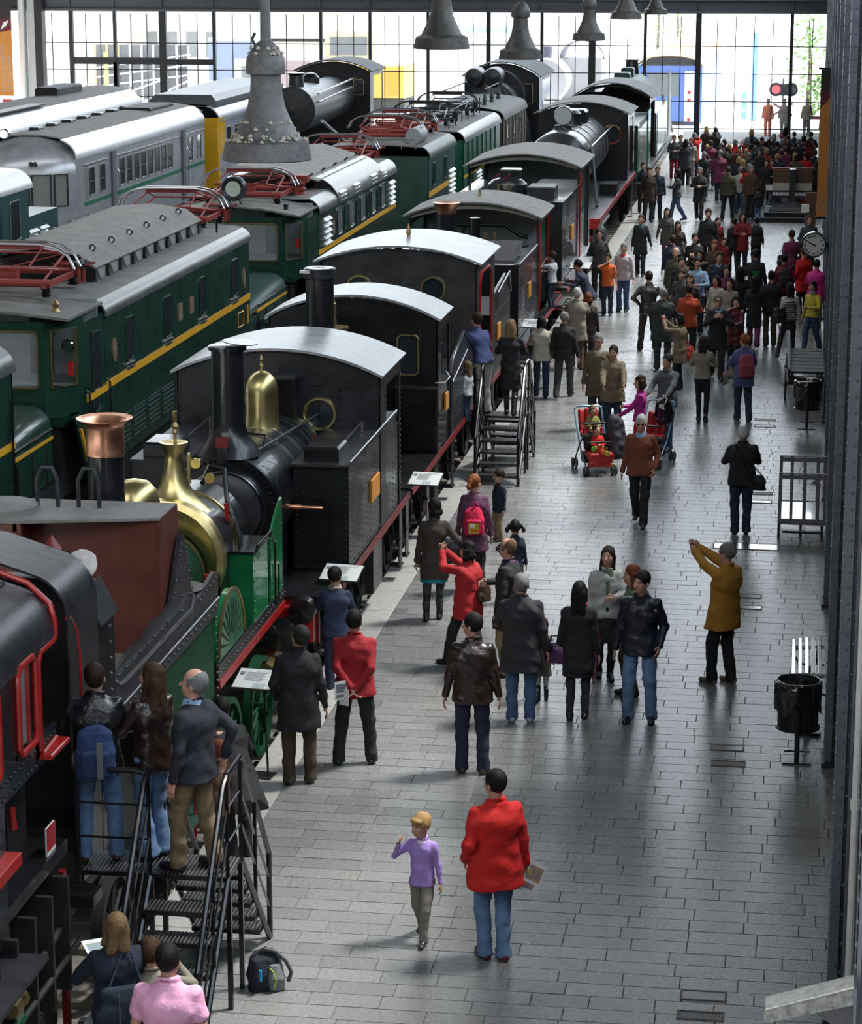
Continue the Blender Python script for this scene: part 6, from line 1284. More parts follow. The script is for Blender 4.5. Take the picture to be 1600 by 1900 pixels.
# ---------------------------------------------------------------- bell lamps
LAMPG = M('soiled_grey_enamel', (.06,.06,.064), .5, .1, c2=(.13,.125,.118), scale=14, bump=.25, bscale=30); LAMPD = M('dark_tarnished_metal', (.035,.033,.032), .5, .3, c2=(.09,.08,.07), scale=10, bump=.2, bscale=20)
DROP = M('old_droppings', (.30,.24,.18), .85, 0, c2=(.48,.45,.38), scale=30, bump=.6, bscale=50)
for k, (x, yv, z, lab) in enumerate(((-5.05,23.21,6.81,'large soiled grey bell lamp hanging over the trains, nearest one'),(-5.5,37.95,7.27,'dark bell lamp with rust streaks cut by the top edge'),(-5.54,49.04,6.63,'dark bell lamp hanging whole above the pantographs, small cap on top'),
        (-5.44,63.64,6.46,'tall dark bell lamp hanging beside a window post over the track'),(-4.83,68.31,6.87,'dark bell lamp over the platform, only its skirt in the photo, larger one'),(-5.33,90.24,6.41,'smallest bell lamp at the top edge'))):
    t = thing('pendant_lamp', lab, 'lamp', (x, yv, z), 'bell lamps hanging over the trains'); m_ = LAMPG if k == 0 else LAMPD; c = (x, yv, z)
    MB().lathe([(.40,.01),(.425,0),(.43,.01),(.40,.17),(.37,.19)], c, 'z', 36, caps=False).build('skirt', m_, t)
    MB().lathe([(.37,.19),(.32,.21),(.30,.24),(.24,.36),(.18,.50),(.15,.66),(.143,.80)], c, 'z', 36, caps=False).build('shade', m_, t)
    MB().lathe([(.143,.80),(.185,.81),(.19,.86),(.18,.96),(.13,1.05),(.08,1.10),(.05,1.12)], c, 'z', 28, caps=False).build('lamp_cap', m_, t)
    MB().lathe([(.05,1.11),(.045,2.0),(.045,29.9-z)], c, 'z', 12).build('hanging_rod', m_, t)
    MB().lathe([(.0,.12),(.10,.14),(.13,.22),(.08,.34),(0,.36)], c, 'z', 16).build('bulb', WHITE, t)
    MB().tube([(x-.09,yv,z+1.06),(x-.13,yv,z+1.13),(x-.10,yv,z+1.19)], .015, 5).build('wire_loop', IRON, t)
    if k == 0:
        m = MB()
        for q in range(170):
            a = random.uniform(0, 2*PI); zz = random.choice((.19,.2,.21,.215,.22,.24,.3,.36,1.0,1.05)); rr = np.interp(zz, [.17,.19,.21,.24,.36,.5,.96,1.05,1.12], [.40,.38,.34,.31,.24,.18,.185,.13,.06])
            m.rivets([(x+rr*math.cos(a), yv+rr*math.sin(a), z+zz)], (math.cos(a)*.4, math.sin(a)*.4, 1), random.uniform(.008,.028))
        m.build('droppings', DROP, t, .6, kind='stuff')

# ---------------------------------------------------------------- visitor steps up to the engines
STB = M('black_step_paint', (.010,.010,.011), .28, .2, coat=.3, var=.2); TREADM = M('worn_steel_tread', (.10,.10,.10), .42, .5, c2=(.17,.165,.16), scale=14)
def tread(t, x0, x1, y0, y1, z, nm='tread'):
    o = MB().box(x0, x1, y0, y1, z-.045, z-.008).build(nm, STB, t); m = MB(); n = int((x1-x0)/.033)
    for k in range(n): xx = x0+.01+(x1-x0-.02)*k/(n-1); m.box(xx-.007, xx+.007, y0+.008, y1-.008, z-.012, z)
    m.build('tread_ribs', TREADM, o, 0, kind='stuff')
def steps(label, x0, x1, ya, yb, H, n, run, left_plate=None):
    t = thing('boarding_steps', label, 'steps', ((x0+x1)/2, (ya+yb)/2, 0)); rise = H/n
    tread(t, x0, x1, ya, yb, H, 'platform_deck')
    if left_plate is not None: tread(t, left_plate, x0-.02, ya+.0, yb-.02, H, 'bridge_deck')
    for s, ye in ((-1, ya), (1, yb)):
        for k in range(1, n): yy_ = ye+s*run*k; z = H-rise*k; tread(t, x0+.02, x1-.02, yy_-.13 if s<0 else yy_-.12, yy_+.12 if s<0 else yy_+.13, z)
        for xx in (x0, x1):
            MB().tube([(xx,ye,H-.03),(xx,ye+s*run*n,.02)], .028, 8).build('stringer', STB, t)
            yb_ = ye+s*run*n
            MB().tube([(xx,ye-s*.05,H+.9),(xx,ye+s*.12,H+.84),(xx,yb_-s*.06,.92),(xx,yb_+s*.02,.82),(xx,yb_+s*.02,.0)], .026, 8).build('handrail', STB, t)
            for q in (.32,.60): MB().tube([(xx,ye,H+q),(xx,yb_,q+.0)], .011, 6).build('mid_rail', STB, t)
            for q in (.0,.5): MB().tube([(xx,ye+s*run*n*q,H*(1-q)),(xx,ye+s*run*n*q,H*(1-q)+.9)], .018, 6).build('rail_post', STB, t)
    for xx in (x0, x1):
        for yy_ in (ya+.03, yb-.03): MB().box(xx-.02, xx+.02, yy_-.02, yy_+.02, 0, H-.04).build('leg', STB, t)
    MB().tube([(x1,ya,H+.9),(x1,yb,H+.9)], .026, 8).build('top_rail', STB, t)
    for q in (.3,.6): MB().tube([(x1,ya,H+q),(x1,yb,H+q)], .011, 6).build('mid_rail', STB, t)
    if left_plate is not None:
        a, b = left_plate, x0
        MB().tube([(a,ya,H-.04),(a,ya,H+.80),(a+.10,ya,H+.90),(b-.1,ya,H+.90),(b,ya,H+.88)], .026, 8).build('guard_rail', STB, t)
        for q in (.3,.6): MB().tube([(a,ya,H+q),(b,ya,H+q)], .011, 6).build('mid_rail', STB, t)
    return t
steps('large black boarding steps in the lower left corner, three visitors standing on its deck', -5.22, -4.55, 18.95, 19.45, 1.2, 6, .18, left_plate=-5.84)
steps('black boarding steps beside the round windowed engines, used by the woman in black coat', -5.22, -4.5, 41.0, 41.45, 1.0, 6, .17, left_plate=-5.36)

# ---------------------------------------------------------------- information boards
PANP = M('printed_board', (.62,.63,.62), .35); TXT = M('small_print', (.16,.17,.18), .6); PIC = M('print_picture', (.20,.33,.36), .5, c2=(.5,.52,.5), scale=20)
def board(px, py, z, label, w=.50, d=.36, yaw=-.12, rail=None):
    x, yv = at(px, py, z); t = thing('information_board', label, 'information board', (x, yv, 0), 'information boards along the platform edge', rz=yaw)
    def tl(mb): mb.v = [(a, b*math.cos(.35), z+b*math.sin(.35)+c) for a, b, c in mb.v]; return mb
    p = _local(tl(MB().box(-w/2, w/2, -d/2, d/2, -.015, 0)), 'board_plate', IRON, t); _local(tl(MB().box(-w/2+.01, w/2-.01, -d/2+.01, d/2-.01, 0, .004)), 'printed_sheet', PANP, t)
    m = MB()
    for k in range(9): m.box(-w/2+.10, w/2-.16-.02*(k%3), .10-k*.018, .106-k*.018, .004, .006)
    m.box(-w/2+.03, -w/2+.08, .05, .11, .004, .006); _local(tl(m), 'printed_lines', TXT, t); _local(tl(MB().box(-.02, w/2-.13, -d/2+.02, -d/2+.10, .004, .006)), 'printed_picture', PIC, t); _local(tl(MB().box(-.05, w/2-.06, d/2-.07, d/2-.03, .004, .006)), 'printed_picture', M('pale_drawing', (.48,.49,.48), .5), t)
    for s in (-.07, .07): _local(MB().tube([(s,0,z-.03),(s*1.4,.02,0)], .013, 6), 'stand_tube', BLK, t)
    _local(MB().box(-.16,.16,-.1,.14,0,.012), 'stand_foot', BLK, t); return t
board(478,1260,1.1,'tilted information board beside the green engine')
board(634,1062,1.25,'tilted information board behind the boy in the blue hooded jacket')
board(790,888,1.30,'tilted information board before the steps, beside the side tank engine', w=.46)
board(992,600,1.35,'tilted information board beside the woman in the cream knit jacket', w=.50)
board(1078,492,1.35,'tilted information board above the man bending by the engine', w=.50)

# ---------------------------------------------------------------- litter bins
BAG = M('black_plastic_bag', (.008,.008,.009), .12, 0, bump=.5, bscale=9, spec=.9)
def bin_(x, yv, label, s=1.0):
    t = thing('litter_bin', label, 'litter bin', (x, yv, 0)); z0, z1, r = .34, .88, .225
    MB().lathe([(r-.02,z0+.02),(r+.02,z0),(r+.02,z0+.025),(r,z0+.03),(r,z1-.02),(r+.012,z1)], (x,yv,0), 'z', 32, caps=False).lathe([(0,z0+.02),(r,z0+.02)], (x,yv,0), 'z', 24).build('bin_body', BLK, t)
    m = MB(); n = 40; vs = []; fs = []
    for i, (rr, zz) in enumerate(((r-.05,z1-.22),(r-.02,z1-.08),(r+.005,z1+.012),(r+.03,z1),(r+.035,z1-.10),(r+.03,z1-.24),(r+.03,z1-.30))):
        for j in range(n):
            a = 2*PI*j/n; w = .012*math.sin(5*a+i)+.008*math.sin(11*a+2*i) if i > 2 else .005*math.sin(7*a); dz = (-.07*math.sin(2*a+.6)-.03*math.sin(5*a)) if i == 6 else 0
            vs.append((x+(rr+w)*math.cos(a), yv+(rr+w)*math.sin(a), zz+dz))
    for i in range(6):
        for j in range(n): fs.append((i*n+j, i*n+(j+1)%n, (i+1)*n+(j+1)%n, (i+1)*n+j))
    m.add(vs, fs); m.build('bin_liner', BAG, t, .9)
    MB().ring((x,yv,z1+.01), r+.01, .008, 'z', 32).build('bin_rim', STEEL, t); MB().cyl((x,yv-r-.03,0), .028, .62, n=10).build('bin_post', BLK, t)
    MB().box(x-.16,x+.16,yv-r-.06,yv-r,.0,.015).build('bin_foot', BLK, t); MB().box(x-.14,x+.14,yv-r-.05,yv-r-.01,.14,.16).build('bin_bracket', BLK, t)
    m = MB()
    for a in rows(9, -2.9, -.3): m.box(x+r*math.cos(a)-.006,x+r*math.cos(a)+.006,yv+r*math.sin(a)-.006,yv+r*math.sin(a)+.006,z0+.03,z1-.3)
    m.build('bin_slats', BLK, t, kind='stuff'); return t
bin_(.17, 26.45, 'round black litter bin with a shiny black bag, on a post near the wall')
bin_(.27, 46.0, 'black litter bin half hidden behind the wall columns')

# ---------------------------------------------------------------- bench with cast iron legs
t = thing('platform_bench', 'shiny slatted bench with cast iron scroll leg behind the litter bin', 'bench', (.32, 28.2, 0))
WS = M('varnished_pale_slat', (.45,.47,.48), .12, 0, var=.1, coat=1.0)
for k in range(7):
    xx = .08+k*.075; zz = .72+.035*math.sin(k*.55); MB().cbox(xx, xx+.05, 27.1, 28.6, zz, zz+.03, .008).build('slat', WS, t)
for yv in (27.25, 28.45):
    MB().tube([(.10,yv,.70),(.25,yv,.69),(.40,yv,.71),(.58,yv,.70)], .022, 8).build('seat_bearer', BLK, t)
    MB().tube([(.30,yv,.0),(.24,yv,.12),(.23,yv,.28),(.30,yv,.42),(.38,yv,.55),(.40,yv,.69)], [.035,.028,.026,.028,.024,.022], 8).build('leg', BLK, t)
    MB().tube([(.30,yv,.45),(.16,yv,.52),(.10,yv,.62),(.15,yv,.68),(.20,yv,.63),(.17,yv,.59)], .014, 6).tube([(.38,yv,.5),(.50,yv,.48),(.57,yv,.57),(.52,yv,.64),(.47,yv,.6)], .014, 6).build('scroll', BLK, t)
    MB().cbox(.16,.44,yv-.04,yv+.04,0,.03,.01).build('foot', BLK, t)
# ---------------------------------------------------------------- slatted luggage barrow
t = thing('luggage_barrow', 'grey slatted platform barrow standing against the column', 'luggage cart', (.2, 37.6, 0))
GW = M('grey_painted_wood', (.17,.165,.18), .45, 0, var=.12)
for k, yv in enumerate((36.9, 38.2)):
    z0, z1 = .22, 1.0 ; x0, x1 = -.17, .56
    for a in ((x0,x1,z1-.07,z1),(x0,x1,z0,z0+.09)): MB().box(a[0],a[1],yv-.02,yv+.02,a[2],a[3]).build('rail', GW, t, 0)
    for xx in (x0, x0+.17, x0+.37, x0+.57, x1-.05): MB().box(xx, xx+.05, yv-.018, yv+.018, z0, z1).build('slat', GW, t, 0)
    MB().box(x0, x0+.04, yv-.02, yv+.02, 0, z0).build('leg', IRON, t); MB().tube([(x0,yv,z1+.015),(x1,yv,z1+.015)], .012, 5).build('top_wire', STEEL, t)
MB().box(-.15, .55, 36.92, 38.18, .26, .30).build('deck', WS, t); MB().box(-.1,.5,37.0,37.04,.06,.09).build('axle', IRON, t)
for xx in (.18, .5): MB().lathe([(0,-.02),(.10,-.02),(.10,.02),(0,.02)], (xx,37.02,.1), 'x', 16).build('wheel', IRON, t)
for xx in (.18, .5): MB().box(xx-.012,xx+.012,37.0,37.04,.1,.26).build('wheel_fork', IRON, t)
t = thing('hand_cart', 'old dark wooden platform cart with iron wheels against the columns', 'luggage cart', (.25, 50, 0))
DW = M('dark_cart_wood', (.022,.020,.018), .6, 0, var=.25, scale=10, spec=.3)
for k in range(7): MB().cbox(-.1, .6, 48.3+k*.42, 48.68+k*.42, .62, .66, .01).build('deck_board', DW, t)
MB().box(-.12,-.07,48.2,51.3,.54,.72).build('side_beam', DW, t); MB().box(-.1,.6,48.25,48.32,.40,.56).build('cross_beam', DW, t); MB().box(-.1,.6,51.1,51.17,.40,.56).build('cross_beam', DW, t)
for yv in (48.9, 50.9):
    for xx in (-.16, .55):
        m = MB().lathe([(.27,-.02),(.31,-.02),(.31,.02),(.27,.02),(.27,-.02)], (xx,yv,.31), 'x', 22, caps=False); m.lathe([(0,-.04),(.05,-.04),(.05,.04),(0,.04)], (xx,yv,.31), 'x', 10)
        for k in range(8): a = k*PI/4; m.tube([(xx,yv,.31),(xx,yv+.28*math.cos(a),.31+.28*math.sin(a))], .013, 4)
        m.build('wheel', IRON, t)
    MB().tube([(-.16,yv,.31),(.55,yv,.31)], .02, 6).build('axle', IRON, t); MB().box(-.05,-.01,yv-.03,yv+.03,.31,.62).build('spring_post', IRON, t); MB().box(.45,.49,yv-.03,yv+.03,.31,.62).build('spring_post', IRON, t)
MB().tube([(.0,48.3,.5),(.05,47.6,.25),(.2,47.3,.02)], .018, 6).build('draw_bar', IRON, t)
t = thing('scoop_lamp', 'small bright metal scoop at the foot of a column beyond the barrow', 'fitting', (.45, 41.2, 0)); MB().lathe([(0,0),(.05,.02),(.10,.09)], (.42,41.2,0), 'z', 14).build('scoop', CHROME, t); MB().tube([(.46,41.2,.05),(.62,41.25,.42)], .012, 5).build('stem', STEEL, t)

# ---------------------------------------------------------------- station clock
t = thing('station_clock', 'round station clock with roman numerals in a dark green case', 'clock', (.33, 53, 2.6))
cx_, cy_2, cz_ = .33, 53.0, 2.6
MB().lathe([(0,.22),(.24,.22),(.27,.18),(.27,.0),(.255,-.02),(.235,-.01),(.235,.0)], (cx_,cy_2,cz_), 'y', 40, caps=False).build('clock_case', M('clock_green', (.008,.035,.02), .3, coat=.3), t)
MB().lathe([(0,0),(.235,0)], (cx_,cy_2-.0,cz_), 'y', 36).build('dial', WHITE, t)
def numeral(s_, a):
    c = bpy.data.curves.new('numeral', 'FONT'); c.body = s_; c.size = .07; c.extrude = .001; c.align_x = 'CENTER'; c.align_y = 'CENTER'; c.resolution_u = 1; c.materials.append(BLK); c.offset = .002
    o = bpy.data.objects.new('numeral', c); col.objects.link(o); o.parent = t
    from mathutils import Matrix
    o.matrix_local = Matrix.Translation((.185*math.cos(a), -.006, .185*math.sin(a))) @ Matrix.Rotation(-(a-PI/2), 4, 'Y') @ Matrix.Rotation(PI/2, 4, 'X')
for k, s_ in enumerate(('XII','I','II','III','IIII','V','VI','VII','VIII','IX','X','XI')): numeral(s_, PI/2-2*PI*k/12)
def hand(a, l, w, nm):
    c, s_ = math.cos(a), math.sin(a); m = MB().prism([(cx_-c*.05-s_*w, cz_-s_*.05+c*w),(cx_-c*.05+s_*w, cz_-s_*.05-c*w),(cx_+c*l+s_*w*.4, cz_+s_*l-c*w*.4),(cx_+c*l-s_*w*.4, cz_+s_*l+c*w*.4)], 'y', cy_2-.014, cy_2-.010); m.build(nm, BLK, t)
hand(PI/2-2*PI*50/60, .19, .009, 'minute_hand'); hand(PI/2-2*PI*(9.83/12), .13, .014, 'hour_hand')
MB().lathe([(0,-.018),(.018,-.018),(.018,-.008)], (cx_,cy_2,cz_), 'y', 12).build('hand_boss', BLK, t); MB().box(cx_+.2,.80,cy_2+.06,cy_2+.16,cz_-.05,cz_+.05).build('clock_bracket', BLK, t)

# ---------------------------------------------------------------- hanging banners
ORG = M('orange_banner_cloth', (.58,.23,.045), .75, 0, var=.06, scale=3); BDARK = M('banner_dark_print', (.03,.022,.025), .7); BMAR = M('banner_maroon_print', (.13,.02,.025), .7); BTXT = M('banner_pale_print', (.42,.36,.30), .7)
def vtext(s_, size, parent, x, yv, z, nm='banner_lettering', mat=None):
    c = bpy.data.curves.new(nm, 'FONT'); c.body = s_; c.size = size; c.extrude = .002; c.resolution_u = 2; c.materials.append(mat or BTXT)
    o = bpy.data.objects.new(nm, c); col.objects.link(o); o.parent = parent; p = wl_(parent); o.location = (x-p[0], yv-p[1], z-p[2]); o.rotation_euler = (PI/2, -PI/2, 0); return o
t = thing('orange_banner', 'orange banner with vertical lettering hanging beside the station clock', 'banner', (.5, 62, 2.2), rz=0)
x0, x1, yv = .42, .74, 62.0
MB().box(x0, x1, yv, yv+.012, 2.25, 5.0).build('banner_cloth', ORG, t); MB().box(x0, x1, yv-.002, yv+.014, 5.32, 5.85).build('banner_head', BDARK, t); MB().prism([(x0,4.9),(x0+.22,5.15),(x1,5.2),(x1,5.33),(x0,5.33)], 'y', yv-.003, yv+.013).build('banner_maroon_field', BMAR, t)
MB().box(x0,x1,yv,yv+.012,5.0,5.33).build('banner_cloth', ORG, t)
vtext('SALA DE', .15, t, x0+.13, yv-.004, 2.40); vtext('E', .15, t, x0+.24, yv-.004, 2.48); vtext('C', .13, t, x0+.24, yv-.004, 3.45)
MB().box(x0-.06, x1+.3, yv+.02, yv+.05, 5.85, 5.9).build('banner_bar', BLK, t); MB().box(x0-.02,x1+.5,yv+.02,yv+.04,2.2,2.25).build('banner_bar', BLK, t)
t = thing('orange_banner', 'orange banner reading ENCLAVAMIENTO DE ALGODOR at the left edge', 'banner', (-37.3, 114, 2), rz=0)
x0, x1, yv = -38.1, -37.02, 114.0
MB().box(x0, x1, yv, yv+.02, 1.88, 4.9).build('banner_cloth', ORG, t); MB().box(x0, x1, yv-.003, yv+.022, 5.45, 6.6).build('banner_head', BDARK, t); MB().prism([(x0,4.75),(x1,4.95),(x1,5.45),(x0,5.45)], 'y', yv-.003, yv+.021).build('banner_maroon_field', BMAR, t); MB().box(x0,x1,yv,yv+.019,4.9,5.45).build('banner_cloth', ORG, t)
MB().prism([(-37.55,4.95),(-37.25,5.15),(-37.15,5.4),(-37.4,5.3)], 'y', yv-.006, yv).build('banner_white_mark', WHITE, t)
vtext('ENCLAVAMIENTO', .27, t, -37.40, yv-.006, 2.08); vtext('DE ALGODOR', .27, t, -37.10, yv-.006, 2.08)
MB().box(x0-.1,x1+.1,yv+.03,yv+.06,6.6,6.66).build('banner_bar', BLK, t)
PALEC = M('pale_pillar', (.55,.55,.54), .6, 0, var=.06)
struct('wall_pillar', MB().box(-37.0,-36.75,115.2,115.6,-.6,9.4).box(-36.95+.3,-36.3,115.3,115.9,-.6,9.4), PALEC, 0, 'pale pillar at the left end of the window'); struct('trim_80', MB().cyl((-36.85,115.0,-.6), .14, 10, n=16), WHITE, .6, 'white rain pipe on the pale pillar')
struct('trim_81', MB().box(-36.25,-35.9,115.2,115.8,-.6,9.4), FR, 0, 'dark frame at the left end of the window')
t = thing('red_white_barrier', 'red and white striped barrier board below the left banner', 'barrier', (-37.4,113.5,0))
for k in range(5): MB().box(-38.3+k*.45,-37.85+k*.45,113.5,113.55,1.35,1.75).build('barrier_board', RED if k%2==0 else WHITE, t)
for xx in (-38.2,-36.2): MB().box(xx,xx+.08,113.55,113.6,-.6,1.7).build('barrier_post', STEEL, t)

# ---------------------------------------------------------------- raised display at the far right
t = thing('display_stage', 'low dark wooden stage with two steps on the right of the platform', 'stage', (-.4, 85, 0))
MB().cbox(-1.32,.42,81.4,88,0,.14,.01).build('lower_step', DW, t); MB().cbox(-1.15,.42,81.8,88,.14,.27,.01).build('middle_step', DW, t); MB().cbox(-1.0,.42,82.2,88,.27,.38,.01).build('stage_deck', M('polished_stage', (.14,.145,.15), .15, coat=.6), t)
MB().box(-1.34,.42,81.38,81.4,.0,.03).build('kick_strip', SOOT, t)
t = thing('carriage_seat', 'old double carriage seat with brown and cream back and slatted white cushions on the stage', 'bench', (-.25,84.6,.38))
for k, (x0, x1) in enumerate(((-.92,-.36),(-.16,.40))):
    MB().cbox(x0,x1,85.0,85.12,.95,1.42,.03).build('backrest_top', WOODB, t); MB().cbox(x0,x1,84.98,85.12,.70,.95,.01).build('backrest_middle', CREAM, t); MB().cbox(x0,x1,84.96,85.12,.55,.70,.01).build('backrest_base', M('blue_black_panel', (.02,.02,.05), .4), t)
    for i in range(5):
        for j in range(2): xx = x0+(x1-x0)*i/5; MB().cbox(xx+.008, xx+(x1-x0)/5-.008, 84.0+j*.42, 84.38+j*.42, .62, .66, .01).build('cushion', M('white_leather', (.6,.62,.62), .2), t)
    MB().box(x0,x1,84.0,84.9,.54,.62).build('seat_base', SOOT, t)
    for xx in (x0+.02,x1-.06): MB().box(xx,xx+.04,84.05,84.09,.38,.54).box(xx,xx+.04,84.8,84.84,.38,.54).build('leg', BLK, t)
MB().box(-.36,-.16,84.5,85.2,.38,1.45).build('centre_post', BLK, t); MB().box(-.95,.42,85.02,85.1,1.42,1.46).build('top_rail', DRED, t)
t = thing('small_sign', 'small white sign on a thin stand in front of the carriage seat', 'sign', (-1.0,82.6,.38)); MB().box(-1.12,-.90,82.6,82.62,.92,1.10).build('sign_plate', WHITE, t); MB().box(-1.02,-1.0,82.62,82.64,.38,.95).build('sign_post', STEEL, t); MB().box(-1.1,-.92,82.55,82.7,.38,.39).build('sign_foot', STEEL, t)
t = thing('wall_sign', 'brown panel with white notice under the orange banner', 'sign', (.35,76,0)); MB().box(.20,.50,76,76.1,0,1.5).build('brown_panel', M('terracotta', (.10,.045,.02), .6), t); MB().box(.06,.30,75.9,75.98,.9,1.15).build('white_notice', WHITE, t); MB().box(.17,.19,75.98,76,0,.95).build('notice_post', STEEL, t)

# ---------------------------------------------------------------- outside the end window: pale colours carry the washed-out look of overexposed daylight
OUTG = M('sunlit_concrete', (.75,.74,.70), .9, 0, var=.08, scale=1); struct('ground_outside', MB().box(-90, 40, 116.6, 420, -.9, -.3), OUTG, 0, 'sunlit ground outside'); struct('trim_90', MB().box(-5,1.3,116.1,128,-.35,-.02), OUTG, 0, 'sunlit concrete outside the door')
YMC = M('machine_yellow', (.85,.50,.05), .4)
t = thing('yellow_track_machine', 'yellow track machine standing outside the end window', 'rail vehicle', (-25,138,-.3))
MB().box(-29,-22.0,137,141,.5,2.3).build('machine_body', YMC, t); MB().box(-26.4,-23.6,136.8,139.5,2.3,4.2).build('machine_cab', M('machine_cream', (.85,.70,.45), .5), t); MB().box(-26.1,-24.0,136.75,136.8,2.9,3.9).build('cab_window', GLASSG, t); MB().box(-29,-22,137.3,140.7,-.3,.5).build('machine_frame', SOOT, t); MB().box(-22.9,-22.3,136.9,137,.7,2.0).build('yellow_door', M('deep_yellow', (.80,.36,.0), .4), t)
t = thing('pale_green_wagon', 'pale green framed wagon outside the middle window bays', 'rail vehicle', (-18,150,-.3)); m = MB().tube([(-20.5,150,3.9),(-17.5,150,3.9),(-16.6,150,3.5),(-16.3,150,2.6),(-16.3,150,-.3)], .22, 8); m.build('green_frame', M('pale_green_paint', (.35,.70,.62), .5), t); MB().box(-20.5,-16.5,151,155,-.3,3.2).build('pale_body', M('pale_body', (.85,.85,.80), .6), t)
t = thing('blue_commuter_train', 'blue and white commuter train with orange roof line outside the right window bays', 'train', (-6.9,131,-.3))
BLU = M('train_blue', (.10,.20,.62), .4); MB().cbox(-8.6,-5.2,130,160,-.1,2.75,.1).build('train_body', BLU, t); MB().shell(arc(-6.9,2.7,1.7,.55,0,180,12), 'y', 130, 160, -.05).build('train_roof', M('train_orange_roof', (.80,.45,.20), .5), t); MB().box(-8.0,-6.4,129.95,130,1.2,2.4).build('windscreen', GLASSG, t); MB().box(-6.1,-5.6,129.94,130,-.1,2.5).build('white_strip', WHITE, t)
text('8', .5, WHITE, t, 'train_number', (-5.85,129.93,2.0), (PI/2,0,0), .004)
for zz in (1.4,1.0,-.0): MB().lathe([(0,0),(.09,0)], (-5.85,129.92,zz), 'y', 12).build('tail_light', RED, t)
t = thing('pale_steam_engine', 'bright steam engine front standing outside behind the glass', 'locomotive', (-12.6,124,-.3))
PALEB = M('daylight_washed_boiler', (.62,.60,.62), .4, .2); MB().lathe([(0,-.1),(1.1,0),(1.15,.2),(1.15,6)], (-12.8,124,2.2), 'y', 30).build('boiler', PALEB, t); MB().lathe([(.25,3.3),(.3,3.9),(0,3.95)], (-12.8,125,0), 'z', 16).build('chimney', M('violet_grey', (.12,.10,.16), .4), t); MB().shell(arc(-11.2,3.2,1.1,.9,0,180,10), 'y', 127, 130, -.05).build('cab_roof', M('violet_grey', (0,0,0)), t); MB().box(-12.2,-10.2,127,130,0,3.2).build('cab', PALEB, t); MB().box(-14,-10,124,131,-.3,.9).build('chassis', PALEB, t)  # boiler and cab colour paled as if overexposed by the daylight
# level crossing signal
t = thing('crossing_signal', 'level crossing signal with a red lamp and a red edged cross', 'signal', (-.9,119.5,-.3))
MB().cyl((-.95,119.5,-.3), .05, 3.0, n=10).build('signal_post', STEEL, t); MB().cbox(-1.45,-.40,119.42,119.5,1.88,2.45,.05).build('signal_board', BLK, t)
for xx, mt in ((-1.28, M('lit_red_lamp', (1.0,.10,.12), .3, emit=2.0)), (-.58, GLASSG)):
    MB().lathe([(0,-.02),(.20,-.02)], (xx,119.38,2.18), 'y', 22).build('signal_lamp', mt, t); MB().ring((xx,119.38,2.18), .27, .06, 'y', 24).build('lamp_hood', BLK, t)
for s in (-1,1):
    MB().prism([(-1.38,1.18+.27*s+.0),(-1.38,1.30+.27*s),(-.48,1.30-.27*s),(-.48,1.18-.27*s)], 'y', 119.40-.01*s, 119.42-.01*s).build('cross_arm', M('cross_red', (.85,.12,.08), .5), t); MB().prism([(-1.33,1.21+.26*s),(-1.33,1.27+.26*s),(-.53,1.27-.26*s),(-.53,1.21-.26*s)], 'y', 119.37-.01*s, 119.40-.01*s).build('cross_centre', WHITE, t)
t = thing('blue_signal_mast', 'pale blue lattice mast standing outside the door bay', 'mast', (-3.0,135,-.3)); MB().box(-2.75,-2.45,134,134.3,-.3,4.3).build('mast_shaft', M('pale_blue_paint', (.30,.48,.80), .5), t)
for zz in (1.0,.5,0): MB().box(-3.25,-2.95,134,134.2,zz-.2,zz+.2).build('mast_plate', M('pale_blue_paint', (0,0,0)), t)
LEAFM = M('sunlit_leaves', (.22,.42,.08), .8, 0, c2=(.42,.58,.22), scale=3)
def tree(x, yv, h, lab, n=260, w=1.4):
    t = thing('tree', lab, 'tree', (x,yv,-.3)); MB().tube([(x,yv,-.3),(x+.1,yv,h*.5),(x,yv,h*.9)], [.14,.09,.04], 8).build('trunk', M('tree_bark', (.16,.12,.09), .9), t); m = MB(); R = random.Random(int(x*100))
    for k in range(n):
        a = R.uniform(0,2*PI); zz = R.uniform(.25,1)*h; rr = w*R.random()**.5*(1-.5*zz/h); c = Vector((x+rr*math.cos(a),yv+rr*math.sin(a),zz)); d = Vector((R.uniform(-1,1),R.uniform(-1,1),R.uniform(-.4,.6))).normalized()*.16; e = d.cross(Vector((0,0,1))).normalized()*.10
        m.add([c-d,c+e,c+d,c-e+Vector((0,0,.03))], [(0,1,2,3)])
    m.build('crown', LEAFM, t, 0, kind='stuff')
tree(.2,126,5.8,'slender young tree outside behind the crossing signal',420,1.5); tree(.9,124,2.6,'leafy shrub outside beside the door post',300,.9); tree(-8.6,170,7,'pale green tree far outside above the blue train',300,2.6); tree(-10.2,175,7,'second pale green tree far outside above the blue train',300,2.6)
t = thing('garden_barrier', 'red barrier rail outside beside the shrub', 'barrier', (.6,120,-.02)); MB().box(0,1.2,120,120.05,.75,.9).build('barrier_board', RED, t); MB().box(.3,.36,120,120.05,-.02,.8).build('barrier_post', WHITE, t)
